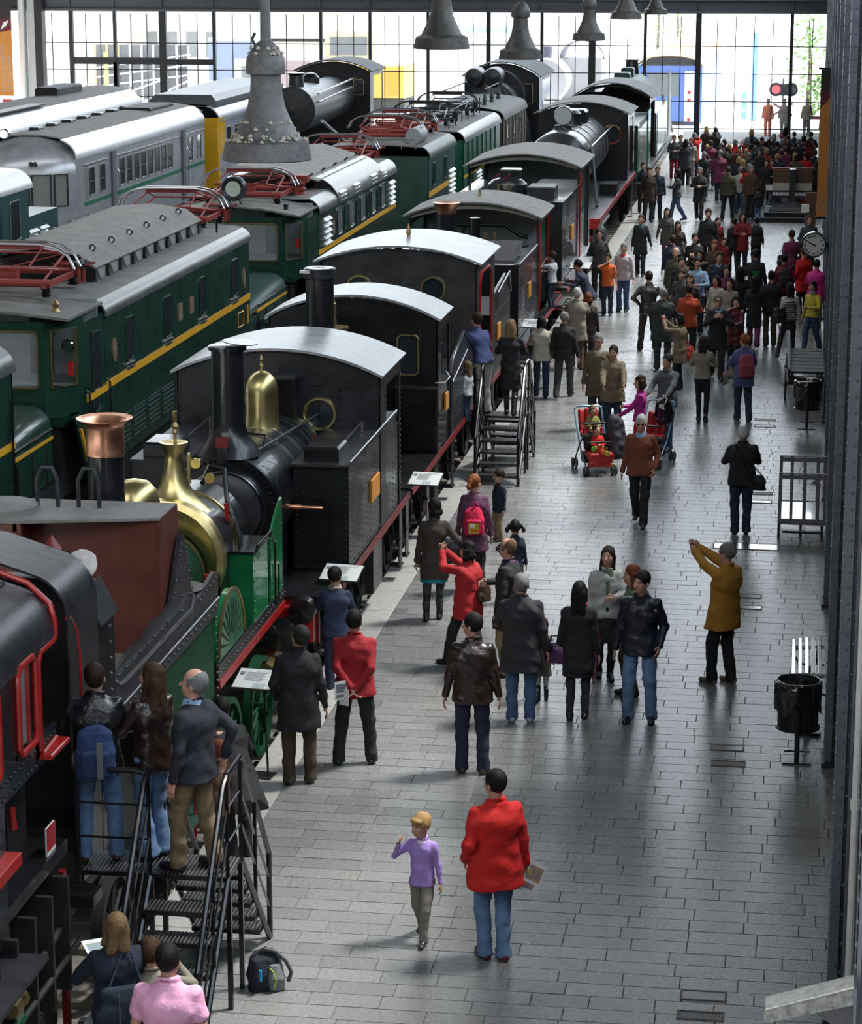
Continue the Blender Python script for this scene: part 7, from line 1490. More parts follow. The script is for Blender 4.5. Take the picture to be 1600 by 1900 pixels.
# buildings and stairs behind the left bays
t = thing('brick_building', 'pale brick building outside the left window bays', 'building', (-45,160,-.3)); BRK = M('sunlit_brick', (.80,.66,.55), .9, 0, var=.06); MB().box(-60,-42.5,150,165,-.3,9).build('wall', BRK, t); MB().box(-42.5,-36,158,165,-.3,4.9).build('wall', M('white_render', (.88,.86,.82), .9), t); MB().shell([(-44,9),(-38,6.6),(-30,5.6)], 'y', 156, 166, .15).build('roof', M('sunlit_tiles', (.55,.40,.30), .9, 0, var=.2, scale=3), t)
MB().box(-46.2,-44.6,149.95,150,-.3,5.4).build('arched_door', M('pale_render', (.85,.80,.72), .8), t)
for k in range(4): MB().box(-42.2+k*1.3,-41.5+k*1.3,157.95,158,1.8,3.4).build('window', GLASSG, t)
t = thing('outdoor_walkway', 'steel framed footbridge with wire mesh rails outside the left bays', 'walkway', (-38,130,-.3)); WHP = M('white_steel', (.85,.85,.88), .4); GRB = M('grey_boards', (.10,.10,.11), .7)
MB().box(-38.8,-33.5,134,134.1,.6,3.5).build('grey_screen', GRB, t)
for k in range(9): MB().box(-38.8+k*.66,-38.7+k*.66,133.9,134,-.3,3.5).build('screen_post', M('ochre_post', (.75,.45,.15), .6) if k < 3 else WHP, t)
for q in range(3): MB().tube([(-39,133.8,1.2+q*.5),(-33.3,133.8,1.9+q*.55)], .05, 5).build('screen_rail', WHP, t)
for q in range(2): MB().tube([(-39.5+q*3,128,-.2),(-33.5+q*1.5,128,1.9)], .05, 5).build('stair_rail', WHP, t)
m = MB()
for k in range(26): m.tube([(-39.5+k*.23,128.1,-.25),(-39.5+k*.23,128.1,.9+k*.035)], .022, 4); 
for k in range(10): m.tube([(-39.5,128.1,-.2+k*.12),(-33.6,128.1,.7+k*.12)], .02, 4)
m.build('wire_mesh', GRB, t, kind='stuff'); MB().box(-36.3,-36.1,127,127.2,-.3,3.4).build('yellow_pole', M('lime_pole', (.60,.75,.15), .5), t)
t = thing('blue_grey_shed', 'blue and grey shed outside the third window bay', 'building', (-33,145,-.3)); MB().box(-35,-31.6,145,150,1.0,3.3).build('wall', M('slate_blue', (.22,.27,.38), .7), t); MB().box(-31.6,-28,145,150,-.3,6).build('wall', M('peach_wall', (.90,.74,.58), .8), t); MB().box(-31.4,-29.2,144.9,145,-.3,2.2).build('blue_panel', M('shed_blue', (.25,.38,.62), .6), t); MB().box(-32.2,-31.7,144.8,145.2,-.3,5).build('blue_post', M('pale_blue_post', (.50,.66,.85), .5), t)
MB().box(-35,-28,145,150,3.3,3.5).build('shed_roof', WHITE, t)
t = thing('cream_coach', 'cream and brown coach outside behind the black engine', 'train', (-27,132,-.3)); MB().cbox(-29,-26.2,131.5,136.5,-.3,3.0,.2).build('coach_body', M('mauve_brown', (.42,.30,.30), .6), t); MB().box(-30.3,-29.1,131.4,131.5,-.3,2.9).build('coach_end', M('cream_end', (.88,.72,.50), .6), t); MB().box(-29.9,-29.4,131.3,131.4,1.9,2.5).build('coach_window', GLASSG, t)

# ---------------------------------------------------------------- bags and other carried things
def soft(name, mb_or_field, lo, hi, h, mat, parent): v, f = mesh_field(mb_or_field, lo, hi, h); return mesh_obj(name, v, f, [mat], parent)
def bag(info, p, size, color, label, kind='leather', strap=None, cat='bag', name='shoulder_bag', extra=None):
    """soft bag at the point p of the figure's frame"""
    w, d, hh = size; x, y, z = world_of(info, (p[0]*info['S'], p[1]*info['S'], p[2]*info['S']))
    t = thing(name, label, cat, (x, y, z), rz=info['face']); F = Field(.03); F.w = .004
    F.st([(-hh/2,w*.48,d*.5,0,0),(0,w*.52,d*.52,0,0),(hh/2-.02,w*.40,d*.30,0,0),(hh/2,w*.34,d*.22,0,0)], sq=3.2)
    soft('bag_body', F, (-w*.7,-d,-hh*.6), (w*.7,d,hh*.6), .012, cloth(C_(color), kind), t)
    if strap:
        pts = [(-w*.3,0,hh/2-.02)]+[tuple((np.array(q)*info['S'])-np.array(p)*info['S']) for q in strap]+[(w*.3,0,hh/2-.02)]
        _local(MB().tube(pts, .010, 6), 'bag_strap', cloth(C_(color), kind), t)
    if extra: extra(t, w, d, hh)
    return t
def backpack(info, color, label, hh=.40, w=.28, z=1.18, marks=None, kind='cloth', y=-.17):
    p = info['T'](0, y, z); x, yv, zz = world_of(info, p); t = thing('backpack', label, 'backpack', (x, yv, zz), rz=info['face']); F = Field(.03); F.w = .003
    F.st([(-hh/2,w*.48,.075,0,-.01),(0,w*.52,.085,0,-.01),(hh/2-.06,w*.42,.06,0,0),(hh/2,w*.22,.03,0,0)], sq=3)
    soft('pack_body', F, (-w,-.16,-hh*.6), (w,.16,hh*.6), .011, cloth(C_(color), kind), t)
    F = Field(.02); F.st([(-hh*.42,w*.36,.03,0,-.085),(hh*.02,w*.38,.035,0,-.085),(hh*.08,w*.30,.02,0,-.08)], sq=3); soft('front_pocket', F, (-w,-.16,-hh*.6), (w,.0,hh*.3), .011, cloth(tuple(c*.8 for c in C_(color)), kind), t)
    for s in (-1,1): _local(MB().tube([(s*w*.2,.02,hh*.42),(s*w*.36,.12,hh*.50),(s*w*.42,.26,hh*.32),(s*w*.42,.20,-hh*.05)], .012, 5), 'strap', cloth(tuple(c*.7 for c in C_(color)), kind), t)
    if marks: marks(t, w, hh)
    return t
def paper(info, p, label, w=.15, hh=.21, rot=(PI/2,0,0), color=WHITE, name='leaflet', deco=True):
    x, y, z = world_of(info, p); t = thing(name, label, 'leaflet', (x,y,z), rz=info['face'])
    o = _local(MB().box(-w/2,w/2,-hh/2,hh/2,-.002,.002), 'sheet', color, t, 0); o.rotation_euler = rot
    if deco:
        o2 = _local(MB().box(-w*.38,w*.38,-hh*.1,hh*.35,.002,.003).box(-w*.38,w*.2,-hh*.38,-hh*.2,.002,.003), 'printed_block', deco if not isinstance(deco, bool) else PIC, t, 0); o2.rotation_euler = rot
        o3 = _local(MB().box(-w*.38,w*.38,-hh*.1,hh*.35,-.003,-.002), 'printed_back', deco if not isinstance(deco, bool) else PIC, t, 0); o3.rotation_euler = rot
    return t
def camera_(info, label, off=(0,.03,.02)):
    a = (info['wr'][0]+info['wr'][1])/2+info['hd'][0]*.06+np.array(off); x, y, z = world_of(info, a); t = thing('compact_camera', label, 'camera', (x,y,z), rz=info['face'])
    _local(MB().cbox(-.05,.05,-.015,.015,-.03,.03,.004), 'camera_body', STEEL, t); _local(MB().lathe([(.022,.015),(.022,.045),(0,.046)], (0,0,0), 'y', 14), 'lens', BLK, t); return t
def scarf(color, r=.075): 
    def f(root, d): _local(MB().tube([tuple(d['T'](r/d['S']*.9*math.cos(a)*d['S'], r/d['S']*.9*math.sin(a)*d['S']-.005, 1.475+.012*math.sin(3*a))) for a in rows(15,0,2*PI)[:-1]], .026*d['S'], 8, True), 'scarf', cloth(C_(color)), root)
    return f
def P(*a, **k): return person(*a, **k)[1]
GP = 'visitors walking on the platform'

# ---- nearest people
i = P(918,1778,'stout man in a bright red coat and blue jeans beside the blond boy', 1.77, 28, 'red', 'ljeans', 'black', 'short', ('pocket','down'), cut='parka', legkind='denim', legcut='jeans', w=1.10, turn=22, shoes='wine', feet=((-.07,.05,0),(.06,-.03,0)), group=GP)
paper(i, i['wr'][1]+i['hd'][1]*.10+np.array([.06,-.02,-.05]), 'folded colour brochure held by the man in the bright red coat', .21, .29, (PI/2-.1,.55,.15), color=WHITE, deco=M('brochure_print', (.20,.10,.38), .4, 0, c2=(.55,.42,.05), scale=14))
P(784,1742,'small blond boy in a lilac shirt and grey trousers walking', 1.16, 172, 'lilac', (.20,.185,.16), 'blond', 'bowl', ('down',((.27,.20,1.42),(.7,-.1,-1))), 'walk', cut='shirt', child=.8, turn=-32, tilt=6, shoes='dgrey', group=GP, shirt=('white',1.40,.012))
P(876,1433,'man in a dark brown leather jacket and navy trousers looking left', 1.80, 8, 'dbrown', (.016,.018,.045), 'black', 'short', ('down','down'), cut='jacket', topkind='leather', turn=62, w=1.08, shoes='brown', feet=((-.10,.03,0),(.11,-.01,0)), group=GP)
P(556,1453,'man in a long black coat and brown trousers looking down at the track', 1.78, 12, 'black', (.05,.035,.018), (.03,.028,.026), 'short', ('pocket','down'), cut='coat', turn=35, tilt=-18, w=1.08, feet=((-.10,.0,0),(.11,.04,0)), group=GP)
i = P(660,1417,'man in a dark red jacket with papers held behind his back', 1.77, 6, (.30,.010,.016), 'black', 'black', 'short', ('behind','behind'), cut='jacket', w=1.10, tilt=-8, turn=-8, feet=((-.17,.0,0),(.16,.05,0)), group=GP)
paper(i, i['wr'][0]+np.array([-.10,-.06,-.02]), 'printed sheets held behind the back of the man in the dark red jacket', .15, .21, (PI/2,0,.5), deco=TXT); paper(i, i['wr'][0]+np.array([-.07,-.045,-.10]), 'white folded leaflet under the printed sheets of the man in dark red', .12, .18, (PI/2,.0,-.5), deco=False)
P(622,1268,'boy in a blue hooded jacket with a pale collar at the platform edge', 1.50, 15, (.022,.034,.075), 'djeans', 'black', 'short', ('front','front'), cut='jacket', turn=-25, child=.25, pos=at(622,1066,1.42), extra=scarf((.45,.33,.28)), group=GP)
i = P(806,1150,'woman in a brown coat, turquoise skirt and tall black boots', 1.66, 8, (.045,.034,.028), 'dgrey', 'black', 'bob', ('down','hip'), cut='coat', legcut='tights', boots=.92, skirt=(.56,'teal',.20), turn=42, feet=((-.12,-.06,0),(.08,.07,0)), group=GP)
bag(i, (.24,-.06,1.02), (.30,.13,.34), 'black', 'black leather shoulder bag of the woman with the turquoise skirt', strap=[(.20,-.05,1.40),(.20,.03,1.40)])
i = P(880,1096,'woman with red ponytail in a purple checked coat', 1.67, 5, (.075,.035,.060), 'black', 'ginger', 'tail', ('down','down'), cut='coat', turn=-30, boots=.6, skirt=(.62,(.075,.035,.060),.20), group=GP)
def pink_marks(t, w, hh):
    _local(MB().cbox(-.07,.08,-.128,-.12,-.16,-.02,.0), 'yellow_patch', cloth(C_('yellow')), t, 0); _local(MB().box(-.05,.02,-.131,-.127,-.07,-.03), 'white_patch', WHITE, t, 0); _local(MB().box(-.03,.06,-.131,-.127,-.14,-.10), 'orange_patch', cloth(C_('orange')), t, 0); _local(MB().tube([(0,-.03,hh*.5),(.02,-.02,hh*.5+.08),(.06,.0,hh*.5+.02)], .014, 6), 'handle', cloth(C_('pink')), t)
backpack(i, (.60,.01,.07), 'bright pink school backpack with a yellow patch on the woman in the checked coat', .38, .28, 1.10, pink_marks)
P(926,1003,'little boy in a navy padded coat and beige trousers before the steps', 1.06, 128, (.010,.013,.030), 'khaki', 'dbrown', 'short', ('down','hip'), cut='jacket', child=.8, turn=-15, shoes='brown', group=GP)
P(955,1118,'little girl with two ponytails in navy holding a hand', 1.12, 12, (.010,.013,.030), 'dgrey', 'black', 'tails', (((.26,.10,1.05),(1,-.2,-.6)),'down'), cut='coat', child=.8, group=GP)
i = P(868,1236,'woman in a red jacket taking a photo towards the engines', 1.60, 62, (.36,.012,.016), 'black', 'black', 'curly', ('camera','camera'), cut='parka', feet=((-.10,.30,.0),(.10,-.16,0)), w=1.02, group=GP); camera_(i, 'small camera held up by the woman in the red jacket')
bag(i, (.10,-.20,1.05), (.22,.10,.22), (.05,.03,.02), 'small brown rucksack bag on the back of the woman in the red jacket', strap=[(.12,-.1,1.38),(.06,.05,1.36)])
P(942,1252,'bald man with glasses, black coat and lilac shirt', 1.74, 75, 'black', 'khaki', (.16,.10,.06), 'bald', ('down','front'), cut='coat', glasses=1, shirt=((.20,.08,.22),1.0), w=1.05, group=GP)
P(966,1338,'grey haired man in a dark grey coat and jeans seen from behind, white trainers', 1.79, 4, (.022,.022,.026), 'jeans', 'grey', 'short', ('front','down'), cut='coat', legkind='denim', legcut='jeans', shoes='lgrey', w=1.12, tilt=-12, group=GP)
P(1006,1300,'little girl half hidden behind the man in the dark grey coat', .98, 10, (.10,.09,.07), (.5,.5,.5), 'dbrown', 'long', cut='coat', legcut='tights', child=.8, boots=.6, group=GP)
i = P(1072,1334,'woman with long black hair and a pink scarf in a short black coat', 1.66, 0, 'black', (.03,.026,.034), 'black', 'long', cut='coat', legcut='tights', skirt=(.56,(.020,.010,.016),.20), extra=scarf('pink', .09), feet=((-.10,-.02,0),(.09,.05,0)), group=GP)
bag(i, (-.27,.0,.84), (.30,.13,.24), (.06,.012,.075), 'purple handbag between the man in dark grey and the woman with a pink scarf', strap=[(-.33,.0,1.05),(-.23,0,1.05)], name='handbag')
P(1186,1338,'man in a navy padded jacket and blue jeans facing the camera', 1.81, 176, (.008,.011,.022), 'ljeans', 'black', 'receding', ('pocket','down'), cut='jacket', topkind='down', legkind='denim', legcut='jeans', shirt=((.006,.007,.012),1.0,.05), turn=-28, w=1.06, feet=((-.13,.0,0),(.12,.03,0)), group=GP)
P(1124,1256,'woman with a fringe in a pale grey padded jacket and green top', 1.66, 190, 'lgrey', 'black', 'dbrown', 'long', ('front','down'), cut='puffy', topkind='down', legcut='tights', skirt=(.50,'black',.18), shirt=('sage',.95,.09), turn=-18, tilt=-10, shoes='black', feet=((-.05,.12,0),(.09,-.04,0)), group=GP)
P(1170,1290,'auburn haired woman in green behind the man in the navy padded jacket', 1.62, 110, 'sage', 'brown', 'auburn', 'long', cut='jacket', group=GP)
P(1096,1262,'toddler in pink striped leggings holding the hand of the green topped woman', .82, 10, (.30,.05,.10), (.45,.15,.20), 'dbrown', 'short', (((.20,.1,1.3),(1,0,-.5)),'down'), cut='jacket', child=.9, shoes='tan', group=GP)
i = P(1340,1268,'man in a mustard jacket and black trousers holding up a camera', 1.78, 52, 'mustard', 'black', (.20,.19,.17), 'short', (((.02,.50,1.58),(.8,.2,-1)),((.06,.46,1.60),(.8,.2,-1))), cut='parka', shoes='tan', turn=8, feet=((-.10,.10,0),(.10,-.04,0)), group=GP, lean=-.05); camera_(i, 'small camera held up by the man in the mustard jacket')
i = P(1374,990,'white haired man in a black jacket with a cross body bag', 1.70, 6, 'black', 'djeans', 'white', 'short', ('front','front'), cut='jacket', w=1.12, tilt=-15, group=GP, feet=((-.08,.0,0),(.08,.02,0)))
bag(i, (.24,-.06,.84), (.26,.10,.24), 'black', 'black bag on a long strap across the white haired man', strap=[(.05,-.16,1.10),(-.12,-.12,1.44)])
P(1187,973,'white haired man with sunglasses in a rust brown jacket walking', 1.74, 176, 'rust', 'black', 'white', 'short', ('pocket','down'), 'walk', cut='jacket', glasses=1, shirt=('lblue',1.36,.02), w=1.08, group=GP)
def plaid(m):
    nt = m.node_tree; n = nt.nodes; l = nt.links; b = n['Principled BSDF']; co = n.new('ShaderNodeTexCoord'); prev = None
    for ax, sc_ in (('X', 9), ('Z', 9), ('Y', 9)):
        w = n.new('ShaderNodeTexWave'); w.bands_direction = ax; w.inputs['Scale'].default_value = sc_; l.new(co.outputs['Object'], w.inputs[0])
        r = n.new('ShaderNodeValToRGB'); r.color_ramp.elements[0].position = .80; r.color_ramp.elements[0].color = (.045,.04,.055,1); r.color_ramp.elements[1].position = .9; r.color_ramp.elements[1].color = (.30,.03,.14,1); l.new(w.outputs[0], r.inputs[0])
        if prev is None: prev = r.outputs[0]
        else:
            x = n.new('ShaderNodeMix'); x.data_type = 'RGBA'; x.inputs[0].default_value = .5 if ax == 'Z' else .25; l.new(prev, x.inputs[6]); l.new(r.outputs[0], x.inputs[7]); prev = x.outputs[2]
    l.new(prev, b.inputs['Base Color'])
plaid(cloth((.075,.035,.060)))
# ---- on the large steps
Zs = 1.2
i = P(188,1600,'man in a black leather jacket with a blue rucksack on the steps', 1.76, 12, 'black', 'ljeans', 'dbrown', 'short', ('front','front'), z=Zs, cut='jacket', topkind='leather', legkind='denim', legcut='jeans', shoes='brown', w=1.08, tilt=-14, pos=(-5.72,19.2), feet=((-.12,.0,0),(.13,.04,0)))
backpack(i, (.022,.045,.13), 'blue rucksack with grey bands worn by the man on the steps', .46, .33, 1.02, lambda t, w, hh: _local(MB().box(.02,.07,-.135,-.12,-.20,.12), 'grey_band', cloth(C_('grey')), t, 0), y=-.19)
P(270,1590,'woman with long brown hair in a dark brown jacket on the steps', 1.72, 50, (.022,.013,.010), 'ljeans', (.06,.03,.016), 'long', ('front','front'), z=Zs, cut='jacket', topkind='leather', legkind='denim', legcut='flare', shoes='brown', pos=(-5.28,19.36), turn=22, tilt=-8)
P(345,1610,'balding man in a navy overcoat and beige trousers on the steps', 1.76, 70, (.016,.018,.027), (.22,.155,.085), 'grey', 'bald', ('down',((.20,-.16,.95),(.4,-1,0))), z=Zs, cut='jacket', shoes='black', w=1.12, pos=(-4.86,19.12), turn=15, tilt=-10, shirt=('lblue',1.40,.012), feet=((-.11,.12,0),(.11,-.10,0)))
P(320,1500,'child with auburn hair in brown half hidden behind the steps', 1.28, 80, 'brown', 'dgrey', 'auburn', 'long', pos=(-5.40,22.2), cut='jacket', child=.4)
i = P(446,1600,'person in a long black coat bending over the rail behind the steps', 1.66, 40, 'black', 'black', 'black', 'short', ('front','front'), cut='long', pos=at(444,1590), lean=.62, tilt=-10, w=1.05)
# ---- at the lower left corner
i = P(190,1900,'woman with shoulder length blond brown hair in a navy cardigan reading a leaflet', 1.66, 28, (.012,.018,.038), 'black', 'dblond', 'longs', (((.12,.30,1.18),(1,-.2,-.8)),((.10,.24,1.12),(1,0,-.8))), cut='long', pos=at(213,1712,1.56), w=1.05, turn=8, tilt=-14)
bag(i, (.02,-.24,1.02), (.44,.12,.34), (.012,.024,.040), 'dark blue canvas tote bag on the shoulder of the blond brown haired woman', strap=[(.02,-.12,1.42),(.10,-.12,1.42)], kind='cloth', name='tote_bag', extra=lambda t, w, d, hh: (_local(MB().tube([(-.06,-d*.52,hh*.42),(-.065,-d*.58,-hh*.4)], .004, 4), 'seam', cloth(C_('grey')), t), _local(MB().tube([(.05,-d*.52,hh*.42),(.055,-d*.58,-hh*.4)], .004, 4), 'seam', cloth(C_('grey')), t)))
paper(i, i['wr'][0]+i['hd'][0]*.16+np.array([-.02,.10,.0]), 'colourful leaflet held out by the woman in the navy cardigan', .21, .24, (.5,.1,.3), deco=M('leaflet_print', (.12,.35,.08), .4, 0, c2=(.30,.25,.55), scale=20))
P(300,1900,'man in a pink polo shirt seen from behind at the bottom edge', 1.78, 2, 'lpink', 'djeans', 'black', 'short', ('down','down'), cut='polo', pos=at(312,1778,1.66), w=1.16, tilt=-6)
P(285,1860,'child with light brown hair in a beige knit sweater beside the pink shirt', 1.36, 15, (.26,.24,.19), 'dgrey', 'brown', 'short', ('down',((.26,.22,1.42),(1,0,-.6))), cut='sweater', pos=at(281,1772,1.26), child=.5, turn=-10)

# ---- steps of the second ladder and beside
P(900,772,'man in a blue sweater and pale trousers bending towards the engine on the steps', 1.78, 42, (.05,.065,.17), (.40,.39,.36), 'dbrown', 'short', (((.22,.40,.95),(.5,-.6,-.3)),'front'), z=1.0, cut='sweater', pos=at(897,768,1.0), lean=.40, tilt=-22)
P(945,775,'blond woman in a long black coat on the steps', 1.66, 4, 'black', 'black', 'dblond', 'longs', ('front','front'), 'walk', z=1.0, cut='long', legcut='slim', boots=.6, pos=at(947,772,1.0))
P(856,765,'little girl with curly hair in a dark pink jacket reaching for the engine', 1.04, 70, (.25,.05,.11), (.18,.12,.06), 'dbrown', 'curly', (((.10,.46,1.25),(1,0,-.6)),'down'), z=1.0, cut='jacket', child=.8, pos=at(851,672,1.93))
P(872,768,'child in a white shirt and jeans between the girl in pink and the blue sweater', .98, 60, (.55,.55,.55), 'djeans', 'dblond', 'long', z=1.0, cut='shirt', child=.8, pos=at(868,690,1.85))
i = P(1004,736,'woman in a cream knit jacket and dark jeans with a shoulder bag', 1.62, 2, 'cream', 'djeans', 'black', 'bob', ('front','front'), 'step', cut='jacket', w=1.08, group=GP); bag(i, (.25,-.02,1.0), (.22,.1,.28), 'dbrown', 'dark shoulder bag of the woman in the cream knit jacket', strap=[(.17,-.04,1.42),(.19,.02,1.40)])
P(1046,738,'man with thinning hair in a black jacket walking away beside the cream knit jacket', 1.74, 352, 'black', 'dgrey', 'grey', 'bald', ('down','down'), 'walk2', cut='jacket', w=1.08, group=GP)
P(1069,684,'white haired man in a beige coat and brown trousers', 1.74, 0, 'beige', 'brown', 'white', 'short', ('front','front'), 'step', cut='coat', w=1.1, group=GP); P(1090,682,'ginger haired woman in a dark cardigan beside the beige coat', 1.62, 5, 'dbrown', 'black', 'auburn', 'bob', 'down down'.split(), cut='coat', group=GP)
i = P(1136,812,'bearded man in a tan jacket pushing the twin pushchair', 1.72, 186, 'tan', 'djeans', 'dbrown', 'receding', ('push','push'), cut='parka', turn=-12, group=GP); P(1108,796,'tall grey haired man with glasses in an olive brown jacket', 1.80, 184, (.12,.09,.055), 'dgrey', 'grey', 'short', ('pocket','down'), cut='coat', glasses=1, shirt=('lgrey',1.1,.04), turn=-10, group=GP)
P(1236,834,'smiling bearded man in a grey jacket pushing the second pushchair', 1.74, 158, (.09,.095,.11), 'jeans', 'black', 'short', ('push','push'), 'step', cut='jacket', legkind='denim', shirt=((.05,.05,.05),1.0,.05), turn=-12, shoes='grey', group=GP)
P(1186,866,'woman with curly hair in a magenta top and red trousers beside the pushchairs', 1.60, 88, 'magenta', 'red', 'dbrown', 'curly', (((.1,.36,1.0),(.5,-.6,-.3)),'front'), cut='sweater', group=GP)
P(1302,783,'woman in a beige sweater and black trousers seen from behind', 1.66, 356, 'beige', 'black', 'dbrown', 'longs', ('front','front'), cut='sweater', legcut='slim', group=GP, feet=((-.06,.0,0),(.08,.03,0)))
i = P(1378,780,'ginger haired woman in a slate blue jacket carrying a baby', 1.66, 18, 'dusk', 'djeans', 'ginger', 'bun', ('front','front'), 'step', cut='parka', legkind='denim', turn=25, boots=.3, group=GP); backpack(i, (.33,.06,.09), 'coral pink drawstring backpack on the slate blue jacket', .44, .30, 1.14)
x, y, z = world_of(i, i['T'](-.20,.22,1.02)); P(0,0,'baby with a white hat carried by the woman in slate blue', .70, 120, 'beige', 'beige', (.6,.6,.62), 'short', pos=(x,y), z=z-.33, seated=True, feet=((-.1,.3,.15),(.1,.3,.15)), child=1, cut='jacket')
P(1329,703,'man with glasses in a black coat reading a paper while walking', 1.76, 186, 'black', 'black', (.12,.10,.08), 'receding', ('phone','phone'), 'walk', cut='coat', shirt=('lblue',1.1,.03), glasses=1, tilt=-14, group=GP)
P(1362,690,'woman with long black hair in a wine leather coat, hand at her mouth', 1.62, 184, 'wine', 'black', 'black', 'long', ('fold','mouth'), cut='coat', topkind='leather', shirt=('dred',1.1,.03), group=GP)
i = P(1260,722,'woman in a tan trench coat taking a photo, short dark hair', 1.55, 66, 'tan', 'black', 'black', 'bob', ('camera','camera'), cut='coat', group=GP); camera_(i, 'camera held by the woman in the tan trench coat')
bag(i, (.30,-.10,.80), (.34,.14,.28), (.45,.05,.02), 'red flowered bag beside the trench coat', kind='cloth', strap=[(.24,-.02,1.15),(.26,.0,1.15)])
P(1228,686,'bald man in a dark grey green jacket seen from behind', 1.76, 356, (.028,.032,.032), 'dgrey', (.3,.27,.25), 'bald', ('front','front'), cut='coat', w=1.14, group=GP)
P(1276,672,'man in an orange red sweater and black trousers', 1.70, 352, 'orangered', 'black', 'dbrown', 'short', ('front','front'), cut='jacket', w=1.05, group=GP)
P(1202,650,'man in a dark leather jacket with his feet apart', 1.78, 12, (.035,.032,.028), (.03,.028,.024), 'dbrown', 'short', ('hip','hip'), 'wide', cut='jacket', topkind='leather', group=GP)
# ---- by the engines further on
P(1078,610,'man in a navy jacket bending by the engine', 1.74, 80, (.02,.025,.05), 'jeans', 'black', 'short', ('reach','reach'), cut='jacket', lean=.5, tilt=-10, pos=(-4.80,57.2), group=GP)
P(1021,575,'boy in a white shirt climbing down from the engine', 1.22, 60, (.5,.5,.52), (.03,.035,.06), 'brown', 'short', ('up','front'), z=1.06, cut='polo', child=.6, pos=(-5.30,53.4))
P(1110,556,'man in a dark jacket standing behind the orange shirt', 1.80, 188, (.03,.03,.03), 'black', 'dbrown', 'short', ('pocket','pocket'), cut='jacket', shirt=('olive',1.2,.02), group=GP)
P(1127,585,'boy in an orange shirt with his hand at his face', 1.50, 176, 'orange', 'djeans', 'dbrown', 'short', ('down','mouth'), cut='polo', child=.3, group=GP)
P(1156,578,'grey haired man in a white and red jacket', 1.70, 170, (.40,.38,.38), 'jeans', 'grey', 'short', ('down','down'), cut='jacket', shirt=('red',.95,.02), group=GP)
P(1188,512,'woman in a long black coat and turquoise top holding a hand', 1.68, 176, 'black', 'black', 'dbrown', 'short', ('side','down'), 'step', cut='coat', shirt=('teal',1.0,.035), group=GP)
P(1236,492,'woman in an olive grey coat holding the hand of the woman in black', 1.62, 192, (.05,.048,.04), 'plum', 'black', 'long', ('down','side'), cut='coat', legcut='slim', group=GP)
